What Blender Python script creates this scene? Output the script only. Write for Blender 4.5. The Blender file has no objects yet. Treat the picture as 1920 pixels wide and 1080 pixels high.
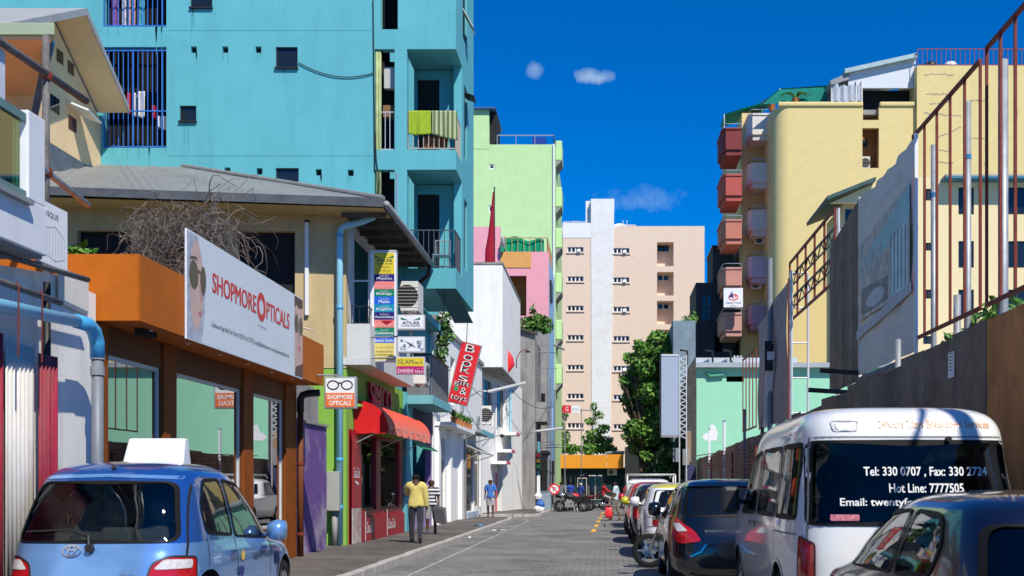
import bpy, bmesh, math, random
from mathutils import Vector, Matrix
R = math.radians
sc = bpy.context.scene
col = sc.collection
# ---------------------------------------------------------------- camera, sky, sun, exposure
F, VX, VY, H = 2165.0, 1135.0, 911.0, 1.38      # focal length (px of 1920), vanishing point, eye height
cam = bpy.data.objects.new('camera', bpy.data.cameras.new('camera')); col.objects.link(cam)
cam.location = (0, 0, H); cam.rotation_euler = (R(90), 0, 0)
cam.data.sensor_width = 36; cam.data.lens = 36 * F / 1920
cam.data.shift_x = (960 - VX) / 1920; cam.data.shift_y = (VY - 540) / 1920
cam.data.clip_start = .1; cam.data.clip_end = 2000
cam.data.dof.use_dof = True; cam.data.dof.focus_distance = 27; cam.data.dof.aperture_fstop = 4.0
sc.camera = cam
SUN = Vector((.46, -.80, 1.08)).normalized()     # towards the sun
w = bpy.data.worlds.new('World'); sc.world = w; w.use_nodes = True
nt = w.node_tree; N = nt.nodes; L = nt.links
bg = N['Background']; sky = N.new('ShaderNodeTexSky'); sky.sky_type = 'NISHITA'; sky.sun_disc = False
sky.sun_elevation = math.asin(SUN.z); sky.sun_rotation = math.atan2(SUN.x, SUN.y)
sky.air_density = 1.0; sky.dust_density = 0.15; sky.ozone_density = 4.5; sky.altitude = 900
hs = N.new('ShaderNodeHueSaturation'); hs.inputs['Saturation'].default_value = 1.25; hs.inputs['Value'].default_value = .95
pol = N.new('ShaderNodeMix'); pol.data_type = 'RGBA'; pol.blend_type = 'MULTIPLY'; pol.inputs[0].default_value = 1; pol.inputs[7].default_value = (.45, 1.12, 1.95, 1)   # clear tropical sky through a polariser
L.new(sky.outputs[0], pol.inputs[6]); L.new(pol.outputs[2], hs.inputs['Color'])
tc = N.new('ShaderNodeTexCoord')
def pixdir(px, py): return Vector(((px - VX) / F, 1, (VY - py) / F)).normalized()
prev = hs.outputs[0]
nz = N.new('ShaderNodeTexNoise'); nz.inputs['Scale'].default_value = 34; nz.inputs['Detail'].default_value = 7; nz.inputs['Roughness'].default_value = .62
L.new(tc.outputs['Generated'], nz.inputs['Vector'])
# small fair-weather wisps, here and there over the whole sky
puffs = [(pixdir(1110, 142), 30, 9, .6), (pixdir(1004, 131), 11, 10, .3), (pixdir(1190, 372), 66, 18, .2)]
rs = random.Random(5)
for k in range(9):
    a = rs.uniform(0, 6.28); puffs.append((Vector((math.cos(a), math.sin(a), rs.uniform(.15, .8))).normalized(), rs.uniform(14, 60), rs.uniform(8, 18), rs.uniform(.2, .5)))
def mth(op, a, b=None, c=None):
    n = N.new('ShaderNodeMath'); n.operation = op
    for i, v in enumerate((a, b, c)):
        if v is None: continue
        if hasattr(v, 'links'): L.new(v, n.inputs[i])
        else: n.inputs[i].default_value = v
    return n.outputs[0]
for (d, rx, rz, amt) in puffs:
    side = Vector((0, 0, 1)).cross(d).normalized(); up = d.cross(side)
    def dot(v):
        n = N.new('ShaderNodeVectorMath'); n.operation = 'DOT_PRODUCT'
        L.new(tc.outputs['Generated'], n.inputs[0]); n.inputs[1].default_value = v; return n.outputs['Value']
    a = mth('POWER', mth('MULTIPLY', dot(side), F / rx / 1.6), 2.0); b = mth('POWER', mth('MULTIPLY', dot(up), F / rz / 1.6), 2.0)
    front = mth('GREATER_THAN', dot(d), 0.0)
    t = mth('MULTIPLY', mth('SUBTRACT', mth('SUBTRACT', nz.outputs[0], .33), mth('MULTIPLY', mth('ADD', a, b), .22)), 3.2); t.node.use_clamp = True
    m = mth('MULTIPLY', mth('MULTIPLY', t, front), amt)
    mx = N.new('ShaderNodeMix'); mx.data_type = 'RGBA'; L.new(m, mx.inputs[0]); L.new(prev, mx.inputs[6]); mx.inputs[7].default_value = (9.5, 12.2, 13, 1); prev = mx.outputs[2]
L.new(prev, bg.inputs['Color']); bg.inputs['Strength'].default_value = .069
sun = bpy.data.objects.new('sun', bpy.data.lights.new('sun', 'SUN')); col.objects.link(sun)
sun.data.energy = 5.0; sun.data.angle = R(.53); sun.data.color = (1, .945, .83)
sun.rotation_euler = SUN.to_track_quat('Z', 'Y').to_euler()
vs = sc.view_settings; vs.view_transform = 'Standard'; vs.look = 'None'; vs.exposure = 0.12; vs.gamma = 1; vs.use_curve_mapping = False
sc.cycles.max_bounces = 8; sc.cycles.diffuse_bounces = 4; sc.cycles.transparent_max_bounces = 24; sc.cycles.use_denoising = True
# ---------------------------------------------------------------- helpers
def X(px, Y): return (px - VX) * Y / F
def Z(py, Y): return H + (VY - py) * Y / F
def sr(h):
    h = h.lstrip('#'); c = [int(h[i:i+2], 16) / 255 for i in (0, 2, 4)]
    return tuple((v / 12.92 if v <= .04045 else ((v + .055) / 1.055) ** 2.4) for v in c)
MATS = {}
def mat(name, c, rough=.6, metal=0, var=.12, scale=2.0, bump=.0, bscale=30, dirt=0, dirtc=(.08, .07, .06), coat=0, spec=.5, emit=0, streak=False, trans=0, sheen=0):
    if name in MATS: return MATS[name]
    if isinstance(c, str): c = sr(c)
    m = bpy.data.materials.new(name); m.use_nodes = True; MATS[name] = m
    n = m.node_tree.nodes; l = m.node_tree.links; b = n['Principled BSDF']
    b.inputs['Roughness'].default_value = rough; b.inputs['Metallic'].default_value = metal
    b.inputs['Specular IOR Level'].default_value = spec if rough < .6 or spec != .5 else .22; b.inputs['Coat Weight'].default_value = coat; b.inputs['Coat Roughness'].default_value = .04
    t = n.new('ShaderNodeTexCoord')
    nn = n.new('ShaderNodeTexNoise'); nn.inputs['Scale'].default_value = scale; nn.inputs['Detail'].default_value = 6; nn.inputs['Roughness'].default_value = .65
    l.new(t.outputs['Object'], nn.inputs['Vector'])
    rp = n.new('ShaderNodeValToRGB'); e = rp.color_ramp.elements; e[0].position = .3; e[1].position = .72
    e[0].color = tuple(max(0, v * (1 - var)) for v in c) + (1,); e[1].color = tuple(min(1, v * (1 + var)) for v in c) + (1,)
    l.new(nn.outputs[0], rp.inputs[0]); out = rp.outputs[0]
    if dirt:
        mp = n.new('ShaderNodeMapping'); mp.inputs['Scale'].default_value = (2.2, 2.2, .22) if streak else (1, 1, 1)
        l.new(t.outputs['Object'], mp.inputs[0])
        d = n.new('ShaderNodeTexNoise'); d.inputs['Scale'].default_value = 1.3 if streak else 1.1; d.inputs['Detail'].default_value = 9; d.inputs['Roughness'].default_value = .72
        l.new(mp.outputs[0], d.inputs['Vector'])
        r2 = n.new('ShaderNodeValToRGB'); r2.color_ramp.elements[0].position = .48; r2.color_ramp.elements[1].position = .73
        r2.color_ramp.elements[0].color = (0, 0, 0, 1); r2.color_ramp.elements[1].color = (dirt, dirt, dirt, 1)
        l.new(d.outputs[0], r2.inputs[0])
        mx = n.new('ShaderNodeMix'); mx.data_type = 'RGBA'; l.new(r2.outputs[0], mx.inputs[0]); l.new(out, mx.inputs[6]); mx.inputs[7].default_value = tuple(dirtc) + (1,)
        out = mx.outputs[2]
    l.new(out, b.inputs['Base Color'])
    if bump:
        bn = n.new('ShaderNodeTexNoise'); bn.inputs['Scale'].default_value = bscale; bn.inputs['Detail'].default_value = 5
        l.new(t.outputs['Object'], bn.inputs['Vector'])
        bp = n.new('ShaderNodeBump'); bp.inputs['Strength'].default_value = bump; bp.inputs['Distance'].default_value = .02
        l.new(bn.outputs[0], bp.inputs['Height']); l.new(bp.outputs[0], b.inputs['Normal'])
    if emit:
        l.new(out, b.inputs['Emission Color']); b.inputs['Emission Strength'].default_value = emit
    if trans: b.inputs['Transmission Weight'].default_value = trans
    if sheen: b.inputs['Sheen Weight'].default_value = sheen
    return m
def glass(name, tint=(.6, .7, .68), ior=1.5, rough=.01, boost=1.0):
    """thin pane: tinted see-through plus a mirror film by Fresnel"""
    if name in MATS: return MATS[name]
    m = bpy.data.materials.new(name); m.use_nodes = True; MATS[name] = m
    n = m.node_tree.nodes; l = m.node_tree.links; n.remove(n['Principled BSDF'])
    tr = n.new('ShaderNodeBsdfTransparent'); tr.inputs[0].default_value = tuple(tint) + (1,)
    gl = n.new('ShaderNodeBsdfGlossy'); gl.inputs['Roughness'].default_value = rough
    fr = n.new('ShaderNodeFresnel'); fr.inputs[0].default_value = ior
    mm = n.new('ShaderNodeMath'); mm.operation = 'MULTIPLY'; mm.inputs[1].default_value = boost; mm.use_clamp = True; l.new(fr.outputs[0], mm.inputs[0])
    mx = n.new('ShaderNodeMixShader'); l.new(mm.outputs[0], mx.inputs[0]); l.new(tr.outputs[0], mx.inputs[1]); l.new(gl.outputs[0], mx.inputs[2])
    l.new(mx.outputs[0], n['Material Output'].inputs[0]); return m
ORG = {}
def thing(name, label, cat, loc=(0, 0, 0), group=None, rz=0, local=False):
    o = bpy.data.objects.new(name, None); col.objects.link(o); o.empty_display_size = .2
    o.location = loc; o.rotation_euler = (0, 0, rz); o['label'] = label; o['category'] = cat
    if group: o['group'] = group
    ORG[o.name] = Vector((0, 0, 0)) if local else Vector(loc)
    return o
def tag(o, label, cat, group=None):
    o['label'] = label; o['category'] = cat
    if group: o['group'] = group
    return o
def kind(o, k): o['kind'] = k; return o
class MB:
    def __init__(s): s.v = []; s.f = []
    def add(s, vs, fs):
        b = len(s.v); s.v += [tuple(p) for p in vs]; s.f += [tuple(i + b for i in q) for q in fs]; return s
    def box(s, x0, x1, y0, y1, z0, z1):
        return s.add([(x0, y0, z0), (x1, y0, z0), (x1, y1, z0), (x0, y1, z0), (x0, y0, z1), (x1, y0, z1), (x1, y1, z1), (x0, y1, z1)],
                     [(0, 3, 2, 1), (4, 5, 6, 7), (0, 1, 5, 4), (1, 2, 6, 5), (2, 3, 7, 6), (3, 0, 4, 7)])
    def obox(s, c, ax, ay, az):
        c, ax, ay, az = map(Vector, (c, ax, ay, az))
        p = [c + ax * a + ay * b + az * d for d in (-1, 1) for (a, b) in ((-1, -1), (1, -1), (1, 1), (-1, 1))]
        return s.add(p, [(0, 3, 2, 1), (4, 5, 6, 7), (0, 1, 5, 4), (1, 2, 6, 5), (2, 3, 7, 6), (3, 0, 4, 7)])
    def beam(s, p, q, wd, ht=None, up=(0, 0, 1)):
        p, q = Vector(p), Vector(q); ht = ht or wd; d = q - p; u = Vector(up)
        if abs(d.normalized().dot(u)) > .99: u = Vector((0, 1, 0))
        sx = d.cross(u).normalized(); sz = sx.cross(d).normalized()
        return s.obox((p + q) / 2, sx * wd / 2, d / 2, sz * ht / 2)
    def tube(s, pts, r, n=8, caps=True):
        pts = [Vector(p) for p in pts]; rs_ = r if isinstance(r, (list, tuple)) else [r] * len(pts)
        vs_, fs = [], []; pu = None
        for i, p in enumerate(pts):
            d = (pts[min(i + 1, len(pts) - 1)] - pts[max(i - 1, 0)]).normalized()
            if pu is None:
                u = Vector((0, 0, 1)) if abs(d.z) < .9 else Vector((1, 0, 0))
            else: u = pu
            a = d.cross(u).normalized(); b = a.cross(d).normalized(); pu = b
            for k in range(n):
                t = 2 * math.pi * k / n; vs_.append(p + (a * math.cos(t) + b * math.sin(t)) * rs_[i])
        for i in range(len(pts) - 1):
            for k in range(n): fs.append((i * n + k, i * n + (k + 1) % n, (i + 1) * n + (k + 1) % n, (i + 1) * n + k))
        if caps: fs.append(tuple(range(n - 1, -1, -1))); fs.append(tuple((len(pts) - 1) * n + k for k in range(n)))
        return s.add(vs_, fs)
    def prism(s, poly, axis, a, b):
        """2-D polygon extruded along axis; poly given in the two other axes in order (x,y,z without axis)"""
        def P(p, t):
            q = list(p); q.insert('xyz'.index(axis), t); return q
        n = len(poly)
        return s.add([P(p, a) for p in poly] + [P(p, b) for p in poly], [tuple(range(n - 1, -1, -1)), tuple(range(n, 2 * n))] + [(i, (i + 1) % n, n + (i + 1) % n, n + i) for i in range(n)])
    def lathe(s, prof, c=(0, 0, 0), n=16, axis='z', caps=True):
        vs_, fs = [], []
        for (r, h) in prof:
            for k in range(n):
                t = 2 * math.pi * k / n; p = [r * math.cos(t), r * math.sin(t), h]
                if axis == 'x': p = [p[2], p[0], p[1]]
                if axis == 'y': p = [p[0], p[2], p[1]]
                vs_.append((p[0] + c[0], p[1] + c[1], p[2] + c[2]))
        m = len(prof)
        for i in range(m - 1):
            for k in range(n): fs.append((i * n + k, i * n + (k + 1) % n, (i + 1) * n + (k + 1) % n, (i + 1) * n + k))
        if caps and prof[0][0] > 1e-4: fs.append(tuple(range(n - 1, -1, -1)))
        if caps and prof[-1][0] > 1e-4: fs.append(tuple((m - 1) * n + k for k in range(n)))
        return s.add(vs_, fs)
    def grid(s, rows, close=False):
        n = len(rows[0]); b = []
        for r in rows: b += [tuple(p) for p in r]
        fs = []
        for i in range(len(rows) - 1):
            for k in range(n if close else n - 1): fs.append((i * n + k, i * n + (k + 1) % n, (i + 1) * n + (k + 1) % n, (i + 1) * n + k))
        return s.add(b, fs)
    def slab(s, mp, u0, u1, z0, z1, holes=(), t=.2):
        """wall slab with rectangular openings; mp(u, z, d) -> xyz, d = depth behind the front"""
        us = sorted({u0, u1} | {min(max(h[i], u0), u1) for h in holes for i in (0, 1)}); zs = sorted({z0, z1} | {min(max(h[i], z0), z1) for h in holes for i in (2, 3)})
        def full(i, j):
            if i < 0 or j < 0 or i >= len(us) - 1 or j >= len(zs) - 1: return False
            u, z = (us[i] + us[i + 1]) / 2, (zs[j] + zs[j + 1]) / 2
            return not any(h[0] < u < h[1] and h[2] < z < h[3] for h in holes)
        idx = {}
        def V(i, j, d):
            k = (i, j, d)
            if k not in idx: idx[k] = len(s.v); s.v.append(tuple(mp(us[i], zs[j], t * d)))
            return idx[k]
        for i in range(len(us) - 1):
            for j in range(len(zs) - 1):
                if not full(i, j): continue
                s.f.append((V(i, j, 0), V(i + 1, j, 0), V(i + 1, j + 1, 0), V(i, j + 1, 0)))
                s.f.append((V(i, j, 1), V(i, j + 1, 1), V(i + 1, j + 1, 1), V(i + 1, j, 1)))
                if not full(i - 1, j): s.f.append((V(i, j, 0), V(i, j + 1, 0), V(i, j + 1, 1), V(i, j, 1)))
                if not full(i + 1, j): s.f.append((V(i + 1, j, 0), V(i + 1, j, 1), V(i + 1, j + 1, 1), V(i + 1, j + 1, 0)))
                if not full(i, j - 1): s.f.append((V(i, j, 0), V(i, j, 1), V(i + 1, j, 1), V(i + 1, j, 0)))
                if not full(i, j + 1): s.f.append((V(i, j + 1, 0), V(i + 1, j + 1, 0), V(i + 1, j + 1, 1), V(i, j + 1, 1)))
        return s
    def build(s, name, m, parent=None, smooth=False, bevel=0, sub=0, org=None):
        o_ = ORG.get(parent.name, Vector((0, 0, 0))) if parent else Vector(org or (0, 0, 0))
        me = bpy.data.meshes.new(name); me.from_pydata([(p[0] - o_[0], p[1] - o_[1], p[2] - o_[2]) for p in s.v], [], s.f)
        bm = bmesh.new(); bm.from_mesh(me); bmesh.ops.recalc_face_normals(bm, faces=bm.faces); bm.to_mesh(me); bm.free()
        me.materials.append(m); o = bpy.data.objects.new(name, me); col.objects.link(o)
        if parent: o.parent = parent
        elif org is not None: o.location = org
        ORG[o.name] = o_
        if smooth:
            for p in me.polygons: p.use_smooth = True
        if bevel:
            md = o.modifiers.new('bevel', 'BEVEL'); md.width = bevel; md.segments = 2; md.limit_method = 'ANGLE'; md.angle_limit = R(40)
        if sub: md = o.modifiers.new('sub', 'SUBSURF'); md.levels = sub; md.render_levels = sub
        return o
def fy(y): return lambda u, z, d: (u, y + d, z)              # wall that faces the camera
def fxl(x): return lambda u, z, d: (x - d, u, z)             # street wall on the left (faces +x)
def fxr(x): return lambda u, z, d: (x + d, u, z)             # street wall on the right (faces -x)
def box(name, m, parent, *b, bevel=0): return MB().box(*b).build(name, m, parent, bevel=bevel)
def copy_tree(o, parent=None, org=None):
    c = o.copy(); col.objects.link(c); c.parent = parent
    ORG[c.name] = ORG.get(o.name, Vector((0, 0, 0)))
    for ch in [k for k in o.children]: copy_tree(ch, c)
    return c
def text(body, O, u, v, width=None, height=None, m=None, parent=None, name='lettering', bold=0, shear=0, align='l', depth=.002, nrm=None):
    cu = bpy.data.curves.new('t', 'FONT'); cu.body = body; cu.size = 1; cu.offset = bold; cu.shear = shear; cu.resolution_u = 3; cu.fill_mode = 'FRONT'; cu.space_line = .95
    if align == 'c': cu.align_x = 'CENTER'
    o = bpy.data.objects.new('t', cu); col.objects.link(o)
    me = bpy.data.meshes.new_from_object(o.evaluated_get(bpy.context.evaluated_depsgraph_get())); bpy.data.objects.remove(o); bpy.data.curves.remove(cu)
    xs = [q.co.x for q in me.vertices]; ys = [q.co.y for q in me.vertices]
    if not xs: return None
    x0, x1, y0, y1 = min(xs), max(xs), min(ys), max(ys)
    sx = width / (x1 - x0) if width else None; sy = height / (y1 - y0) if height else None
    sx = sx or sy; sy = sy or sx
    O, u, v = Vector(O), Vector(u).normalized(), Vector(v).normalized(); nn = Vector(nrm) if nrm else u.cross(v)
    oo = ORG.get(parent.name, Vector((0, 0, 0))) if parent else Vector((0, 0, 0))
    cx = (x0 + x1) / 2 if align == 'c' else x0
    for q in me.vertices:
        q.co = O + u * (q.co.x - cx) * sx + v * (q.co.y - y0) * sy + nn * depth - oo
    me.materials.append(m); ob = bpy.data.objects.new(name, me); col.objects.link(ob); ob.parent = parent; me.name = name
    return ob
def poly2(pts, O, u, v, m, parent, name, depth=.003):
    """flat printed shape on a board"""
    O, u, v = Vector(O), Vector(u), Vector(v); n = u.cross(v).normalized()
    return MB().add([O + u * a + v * b + n * depth for a, b in pts], [tuple(range(len(pts)))]).build(name, m, parent)
def ell(cx, cy, rx, ry, n=20, a0=0, a1=2 * math.pi): return [(cx + rx * math.cos(a0 + (a1 - a0) * k / n), cy + ry * math.sin(a0 + (a1 - a0) * k / n)) for k in range(n)]
rnd = random.Random(11)
# ---------------------------------------------------------------- shared materials
M_white = mat('white_paint', (.84, .82, .77), .7, var=.06, dirt=.6, dirtc=(.40, .33, .25), streak=True, bump=.15)
M_whiteclean = mat('clean_white', (.8, .8, .8), .45, var=.03)
M_black = mat('black_paint', (.012, .012, .013), .5)
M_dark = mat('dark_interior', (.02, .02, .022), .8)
M_steel = mat('galvanised_steel', (.42, .44, .46), .42, metal=.7, var=.15, scale=8)
M_grey = mat('grey_metal', (.25, .26, .27), .55, var=.15, scale=6)
M_alu = mat('aluminium', (.62, .62, .61), .5, metal=.15)
M_rust = mat('red_oxide_steel', (.19, .035, .022), .6, var=.25, scale=7)
M_dglass = mat('dark_window_glass', (.012, .016, .02), .06, var=.02, spec=.6)
M_conc = mat('raw_concrete', (.30, .29, .28), .85, var=.2, scale=1.5, bump=.25, dirt=.5, streak=True)
M_timber = mat('weathered_timber', (.07, .065, .06), .85, var=.35, scale=4, bump=.3, bscale=18, dirt=.5, dirtc=(.15, .14, .13), streak=True)
M_acwhite = mat('ac_casing', (.66, .65, .6), .5, var=.06)
M_leaf = [mat('leaf_%d' % k, c, .55, var=.3, scale=1.2, spec=.35) for k, c in enumerate([(.05, .15, .02), (.085, .22, .03), (.15, .29, .045), (.03, .09, .018)])]
M_bark = mat('bark', (.11, .08, .055), .9, var=.3, scale=5, bump=.4)
M_red = mat('sign_red', (.72, .02, .03), .45, var=.05)
M_cable = mat('black_cable', (.015, .015, .016), .6)
# ---------------------------------------------------------------- ground
def pavers(name, c, bw, bh, mort, rough=.8, stain=.35):
    m = bpy.data.materials.new(name); m.use_nodes = True; n = m.node_tree.nodes; l = m.node_tree.links; b = n['Principled BSDF']
    t = n.new('ShaderNodeTexCoord'); br = n.new('ShaderNodeTexBrick'); br.inputs['Scale'].default_value = 1; br.inputs['Brick Width'].default_value = bw; br.inputs['Row Height'].default_value = bh
    br.inputs['Mortar Size'].default_value = mort; br.inputs['Color1'].default_value = tuple(v * 1.12 for v in c) + (1,); br.inputs['Color2'].default_value = tuple(v * .84 for v in c) + (1,)
    br.inputs['Mortar'].default_value = tuple(v * .45 for v in c) + (1,); br.inputs['Mortar Smooth'].default_value = .3
    l.new(t.outputs['Object'], br.inputs['Vector'])
    nn = n.new('ShaderNodeTexNoise'); nn.inputs['Scale'].default_value = .55; nn.inputs['Detail'].default_value = 10; nn.inputs['Roughness'].default_value = .7; l.new(t.outputs['Object'], nn.inputs['Vector'])
    rp = n.new('ShaderNodeValToRGB'); rp.color_ramp.elements[0].position = .35; rp.color_ramp.elements[1].position = .68; rp.color_ramp.elements[0].color = (1 - stain,) * 3 + (1,); rp.color_ramp.elements[1].color = (1.1, 1.09, 1.06, 1); l.new(nn.outputs[0], rp.inputs[0])
    n2 = n.new('ShaderNodeTexNoise'); n2.inputs['Scale'].default_value = 9; n2.inputs['Detail'].default_value = 8; n2.inputs['Roughness'].default_value = .8; l.new(t.outputs['Object'], n2.inputs['Vector'])
    r2 = n.new('ShaderNodeValToRGB'); r2.color_ramp.elements[0].position = .3; r2.color_ramp.elements[1].position = .62; r2.color_ramp.elements[0].color = (.62, .61, .6, 1); r2.color_ramp.elements[1].color = (1.05, 1.05, 1.05, 1); l.new(n2.outputs[0], r2.inputs[0])
    o = br.outputs[0]
    for r_ in (rp, r2):
        mx = n.new('ShaderNodeMix'); mx.data_type = 'RGBA'; mx.blend_type = 'MULTIPLY'; mx.inputs[0].default_value = 1; l.new(o, mx.inputs[6]); l.new(r_.outputs[0], mx.inputs[7]); o = mx.outputs[2]
    l.new(o, b.inputs['Base Color']); b.inputs['Roughness'].default_value = rough
    bp = n.new('ShaderNodeBump'); bp.inputs['Strength'].default_value = .5; bp.inputs['Distance'].default_value = .008; l.new(br.outputs['Fac'], bp.inputs['Height']); bp.invert = True; l.new(bp.outputs[0], b.inputs['Normal'])
    return m
M_road = pavers('road_pavers', (.27, .262, .255), .22, .11, .008, stain=.5)
M_pave = pavers('footway_pavers', (.185, .163, .15), .2, .1, .008, stain=.55)
M_kerb = mat('kerb_concrete', (.40, .385, .36), .85, var=.2, scale=5, bump=.3, dirt=.5, dirtc=(.16, .15, .14))
kind(MB().add([(-400, -60, -.012), (400, -60, -.012), (400, 900, -.012), (-400, 900, -.012)], [(0, 1, 2, 3)]).build('ground', mat('bare_ground', (.22, .2, .18), .9)), 'structure')
kind(MB().add([(-9, -30, 0), (4.4, -30, 0), (4.4, 120, 0), (-9, 120, 0)], [(0, 1, 2, 3)]).build('road', M_road), 'structure')
def flatpoly(pts, z0, z1): return MB().prism(pts, 'z', z0, z1)
pv1 = [(-5.9, -10), (-5.35, -10), (-5.35, 14), (-4.6, 14.6), (-3.75, 15.4), (-3.75, 44)] + [(-5.4 + 1.65 * math.cos(a), 45.5 + 1.9 * math.sin(a)) for a in [k * math.pi / 16 for k in range(0, 9)]] + [(-5.9, 47.4)]
kind(flatpoly(pv1, -.01, .12).build('footway', M_pave), 'structure')
pv2 = [(-5.9, 51.2)] + [(-4.1 + 1.05 * math.sin(a), 52.25 - 1.05 * math.cos(a)) for a in [k * math.pi / 12 for k in range(0, 7)]] + [(-3.05, 80), (-5.9, 80)]
kind(flatpoly(pv2, -.01, .12).build('footway_far', M_pave), 'structure')
kind(MB().box(3.42, 4.3, -10, 84, -.01, .12).build('footway_right', M_pave), 'structure')
def kerb(name, pts):
    """kerb stones along a polyline, each stone a piece of its own"""
    k = kind(bpy.data.objects.new(name, None), 'structure'); col.objects.link(k); ORG[k.name] = Vector((0, 0, 0))
    acc = 0
    for (a, b) in zip(pts, pts[1:]):
        a, b = Vector(a), Vector(b); ln = (b - a).length; n = max(1, round(ln / .9)); d = (b - a) / n
        for i in range(n):
            p, q = a + d * i, a + d * (i + 1); t = d.normalized() * .006; s = Vector((-d.y, d.x)).normalized() * .075
            dz = rnd.uniform(-.006, .006)
            mb = MB()
            P = [p + t, q - t]
            mb.add([(*(P[0] - s), -.02), (*(P[0] + s), -.02), (*(P[1] + s), -.02), (*(P[1] - s), -.02), (*(P[0] - s), .132 + dz), (*(P[0] + s), .132 + dz), (*(P[1] + s), .132 + dz), (*(P[1] - s), .132 + dz)],
                   [(0, 3, 2, 1), (4, 5, 6, 7), (0, 1, 5, 4), (1, 2, 6, 5), (2, 3, 7, 6), (3, 0, 4, 7)])
            mb.build('kerb_stone', M_kerb, k, bevel=.02)
kerb('kerb', [(-5.28, 8), (-5.28, 13.94), (-4.58, 14.52), (-3.68, 15.36), (-3.68, 44)] + [(-5.4 + 1.72 * math.cos(a), 45.5 + 1.97 * math.sin(a)) for a in [k * math.pi / 8 for k in range(1, 5)]])
kerb('kerb_far', [(-5.9, 51.13)] + [(-4.1 + 1.12 * math.sin(a), 52.25 - 1.12 * math.cos(a)) for a in [k * math.pi / 8 for k in range(0, 5)]] + [(-2.98, 66)])
kerb('kerb_right', [(3.35, 14), (3.35, 60)])
gl_ = [(-3.02, 15.5 + k * 2.5) for k in range(13)] + [(-3.4, 48), (-4.2, 50.2)]
kind(MB().grid([[(x - .03, y, .004) for x, y in gl_], [(x + .03, y, .004) for x, y in gl_]]).build('gutter_channel', mat('channel_concrete', (.36, .35, .33), .85, var=.35, scale=2)), 'structure')
M_yel = mat('road_yellow', (.75, .38, .05), .7, var=.25, scale=14)
rm = kind(bpy.data.objects.new('road_marking', None), 'structure'); col.objects.link(rm)
for y in (34.4, 38.9, 43.6, 48.3, 53.0, 57.5):
    x = -.36 + (y - 35) * .010
    MB().add([(x - .07, y, .004), (x + .07, y, .004), (x + .085, y + 2.3, .004), (x - .055, y + 2.3, .004)], [(0, 1, 2, 3)]).build('dash', M_yel, rm)
M_paper = mat('litter_paper', (.7, .7, .68), .8); M_bluebag = mat('litter_blue', (.05, .3, .6), .5)
for (px, py, m, nm, lb) in ((935, 995, M_paper, 'litter', 'white paper scrap lying by the kerb in the gutter'), (893, 986, M_bluebag, 'litter', 'blue plastic scrap lying on the left footway'), (868, 1009, M_paper, 'litter', 'long white paper strip lying in the gutter nearest the camera')):
    Y = H * F / (py - VY); z = .006 if px != 893 else .126
    if px == 893: Y = (H - .12) * F / (py - VY)
    x = X(px, Y); mb = MB(); rr = rnd
    rows = [[(x - .2 + .1 * i, Y - .14 + .14 * j, z + rr.uniform(0, .035)) for i in range(5)] for j in range(3)]
    tag(mb.grid(rows).build(nm, m, None), lb, 'litter')
# ---------------------------------------------------------------- helpers for buildings
def win(parent, mp, u0, u1, z0, z1, d=.08, fw=.045, nu=1, nz=1, fm=None, gm=None, name='window', dep=.05):
    fm = fm or M_alu; gm = gm or M_dglass
    du, dz = (u1 - u0) / nu, (z1 - z0) / nz
    holes = [(u0 + i * du + fw, u0 + (i + 1) * du - fw, z0 + j * dz + fw, z0 + (j + 1) * dz - fw) for i in range(nu) for j in range(nz)]
    f = MB().slab(lambda u, z, k: mp(u, z, d + k), u0 + .002, u1 - .002, z0 + .002, z1 - .002, holes, dep).build(name, fm, parent)
    for h in holes:
        p = MB(); p.slab(lambda u, z, k: mp(u, z, d + dep * .4 + k), h[0] - .004, h[1] + .004, h[2] - .004, h[3] + .004, (), .008); p.build('pane', gm, f)
    return f
def block(parent, x0, x1, y0, y1, z0, z1, m, front=(), right=(), left=(), t=.22, name='wall', roof=True):
    """hollow rectangular building: front faces the camera, right faces +x, left faces -x"""
    mb = MB()
    mb.slab(fy(y0), x0, x1, z0, z1, front, t)
    mb.slab(lambda u, z, d: (x1 - d, u, z), y0 + t, y1, z0, z1, right, t)
    mb.slab(lambda u, z, d: (x0 + d, u, z), y0 + t, y1, z0, z1, left, t)
    mb.slab(lambda u, z, d: (u, y1 - d, z), x0 + t, x1 - t, z0, z1, (), t)
    if roof: mb.box(x0 + t, x1 - t, y0 + t, y1 - t, z1 - .3, z1 - .05)
    return mb.build(name, m, parent)
def rail(parent, pts, z0, z1, m, gap=.12, r=.012, name='railing'):
    """railing along a polyline of xy points"""
    mb = MB()
    for a, b in zip(pts, pts[1:]):
        a, b = Vector(a), Vector(b)
        for z in (z0, z1): mb.beam((*a, z), (*b, z), r * 2.2)
        n = max(1, int((b - a).length / gap))
        for i in range(n + 1):
            p = a + (b - a) * i / n; mb.beam((*p, z0), (*p, z1), r * 1.5)
    return mb.build(name, m, parent)
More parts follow.
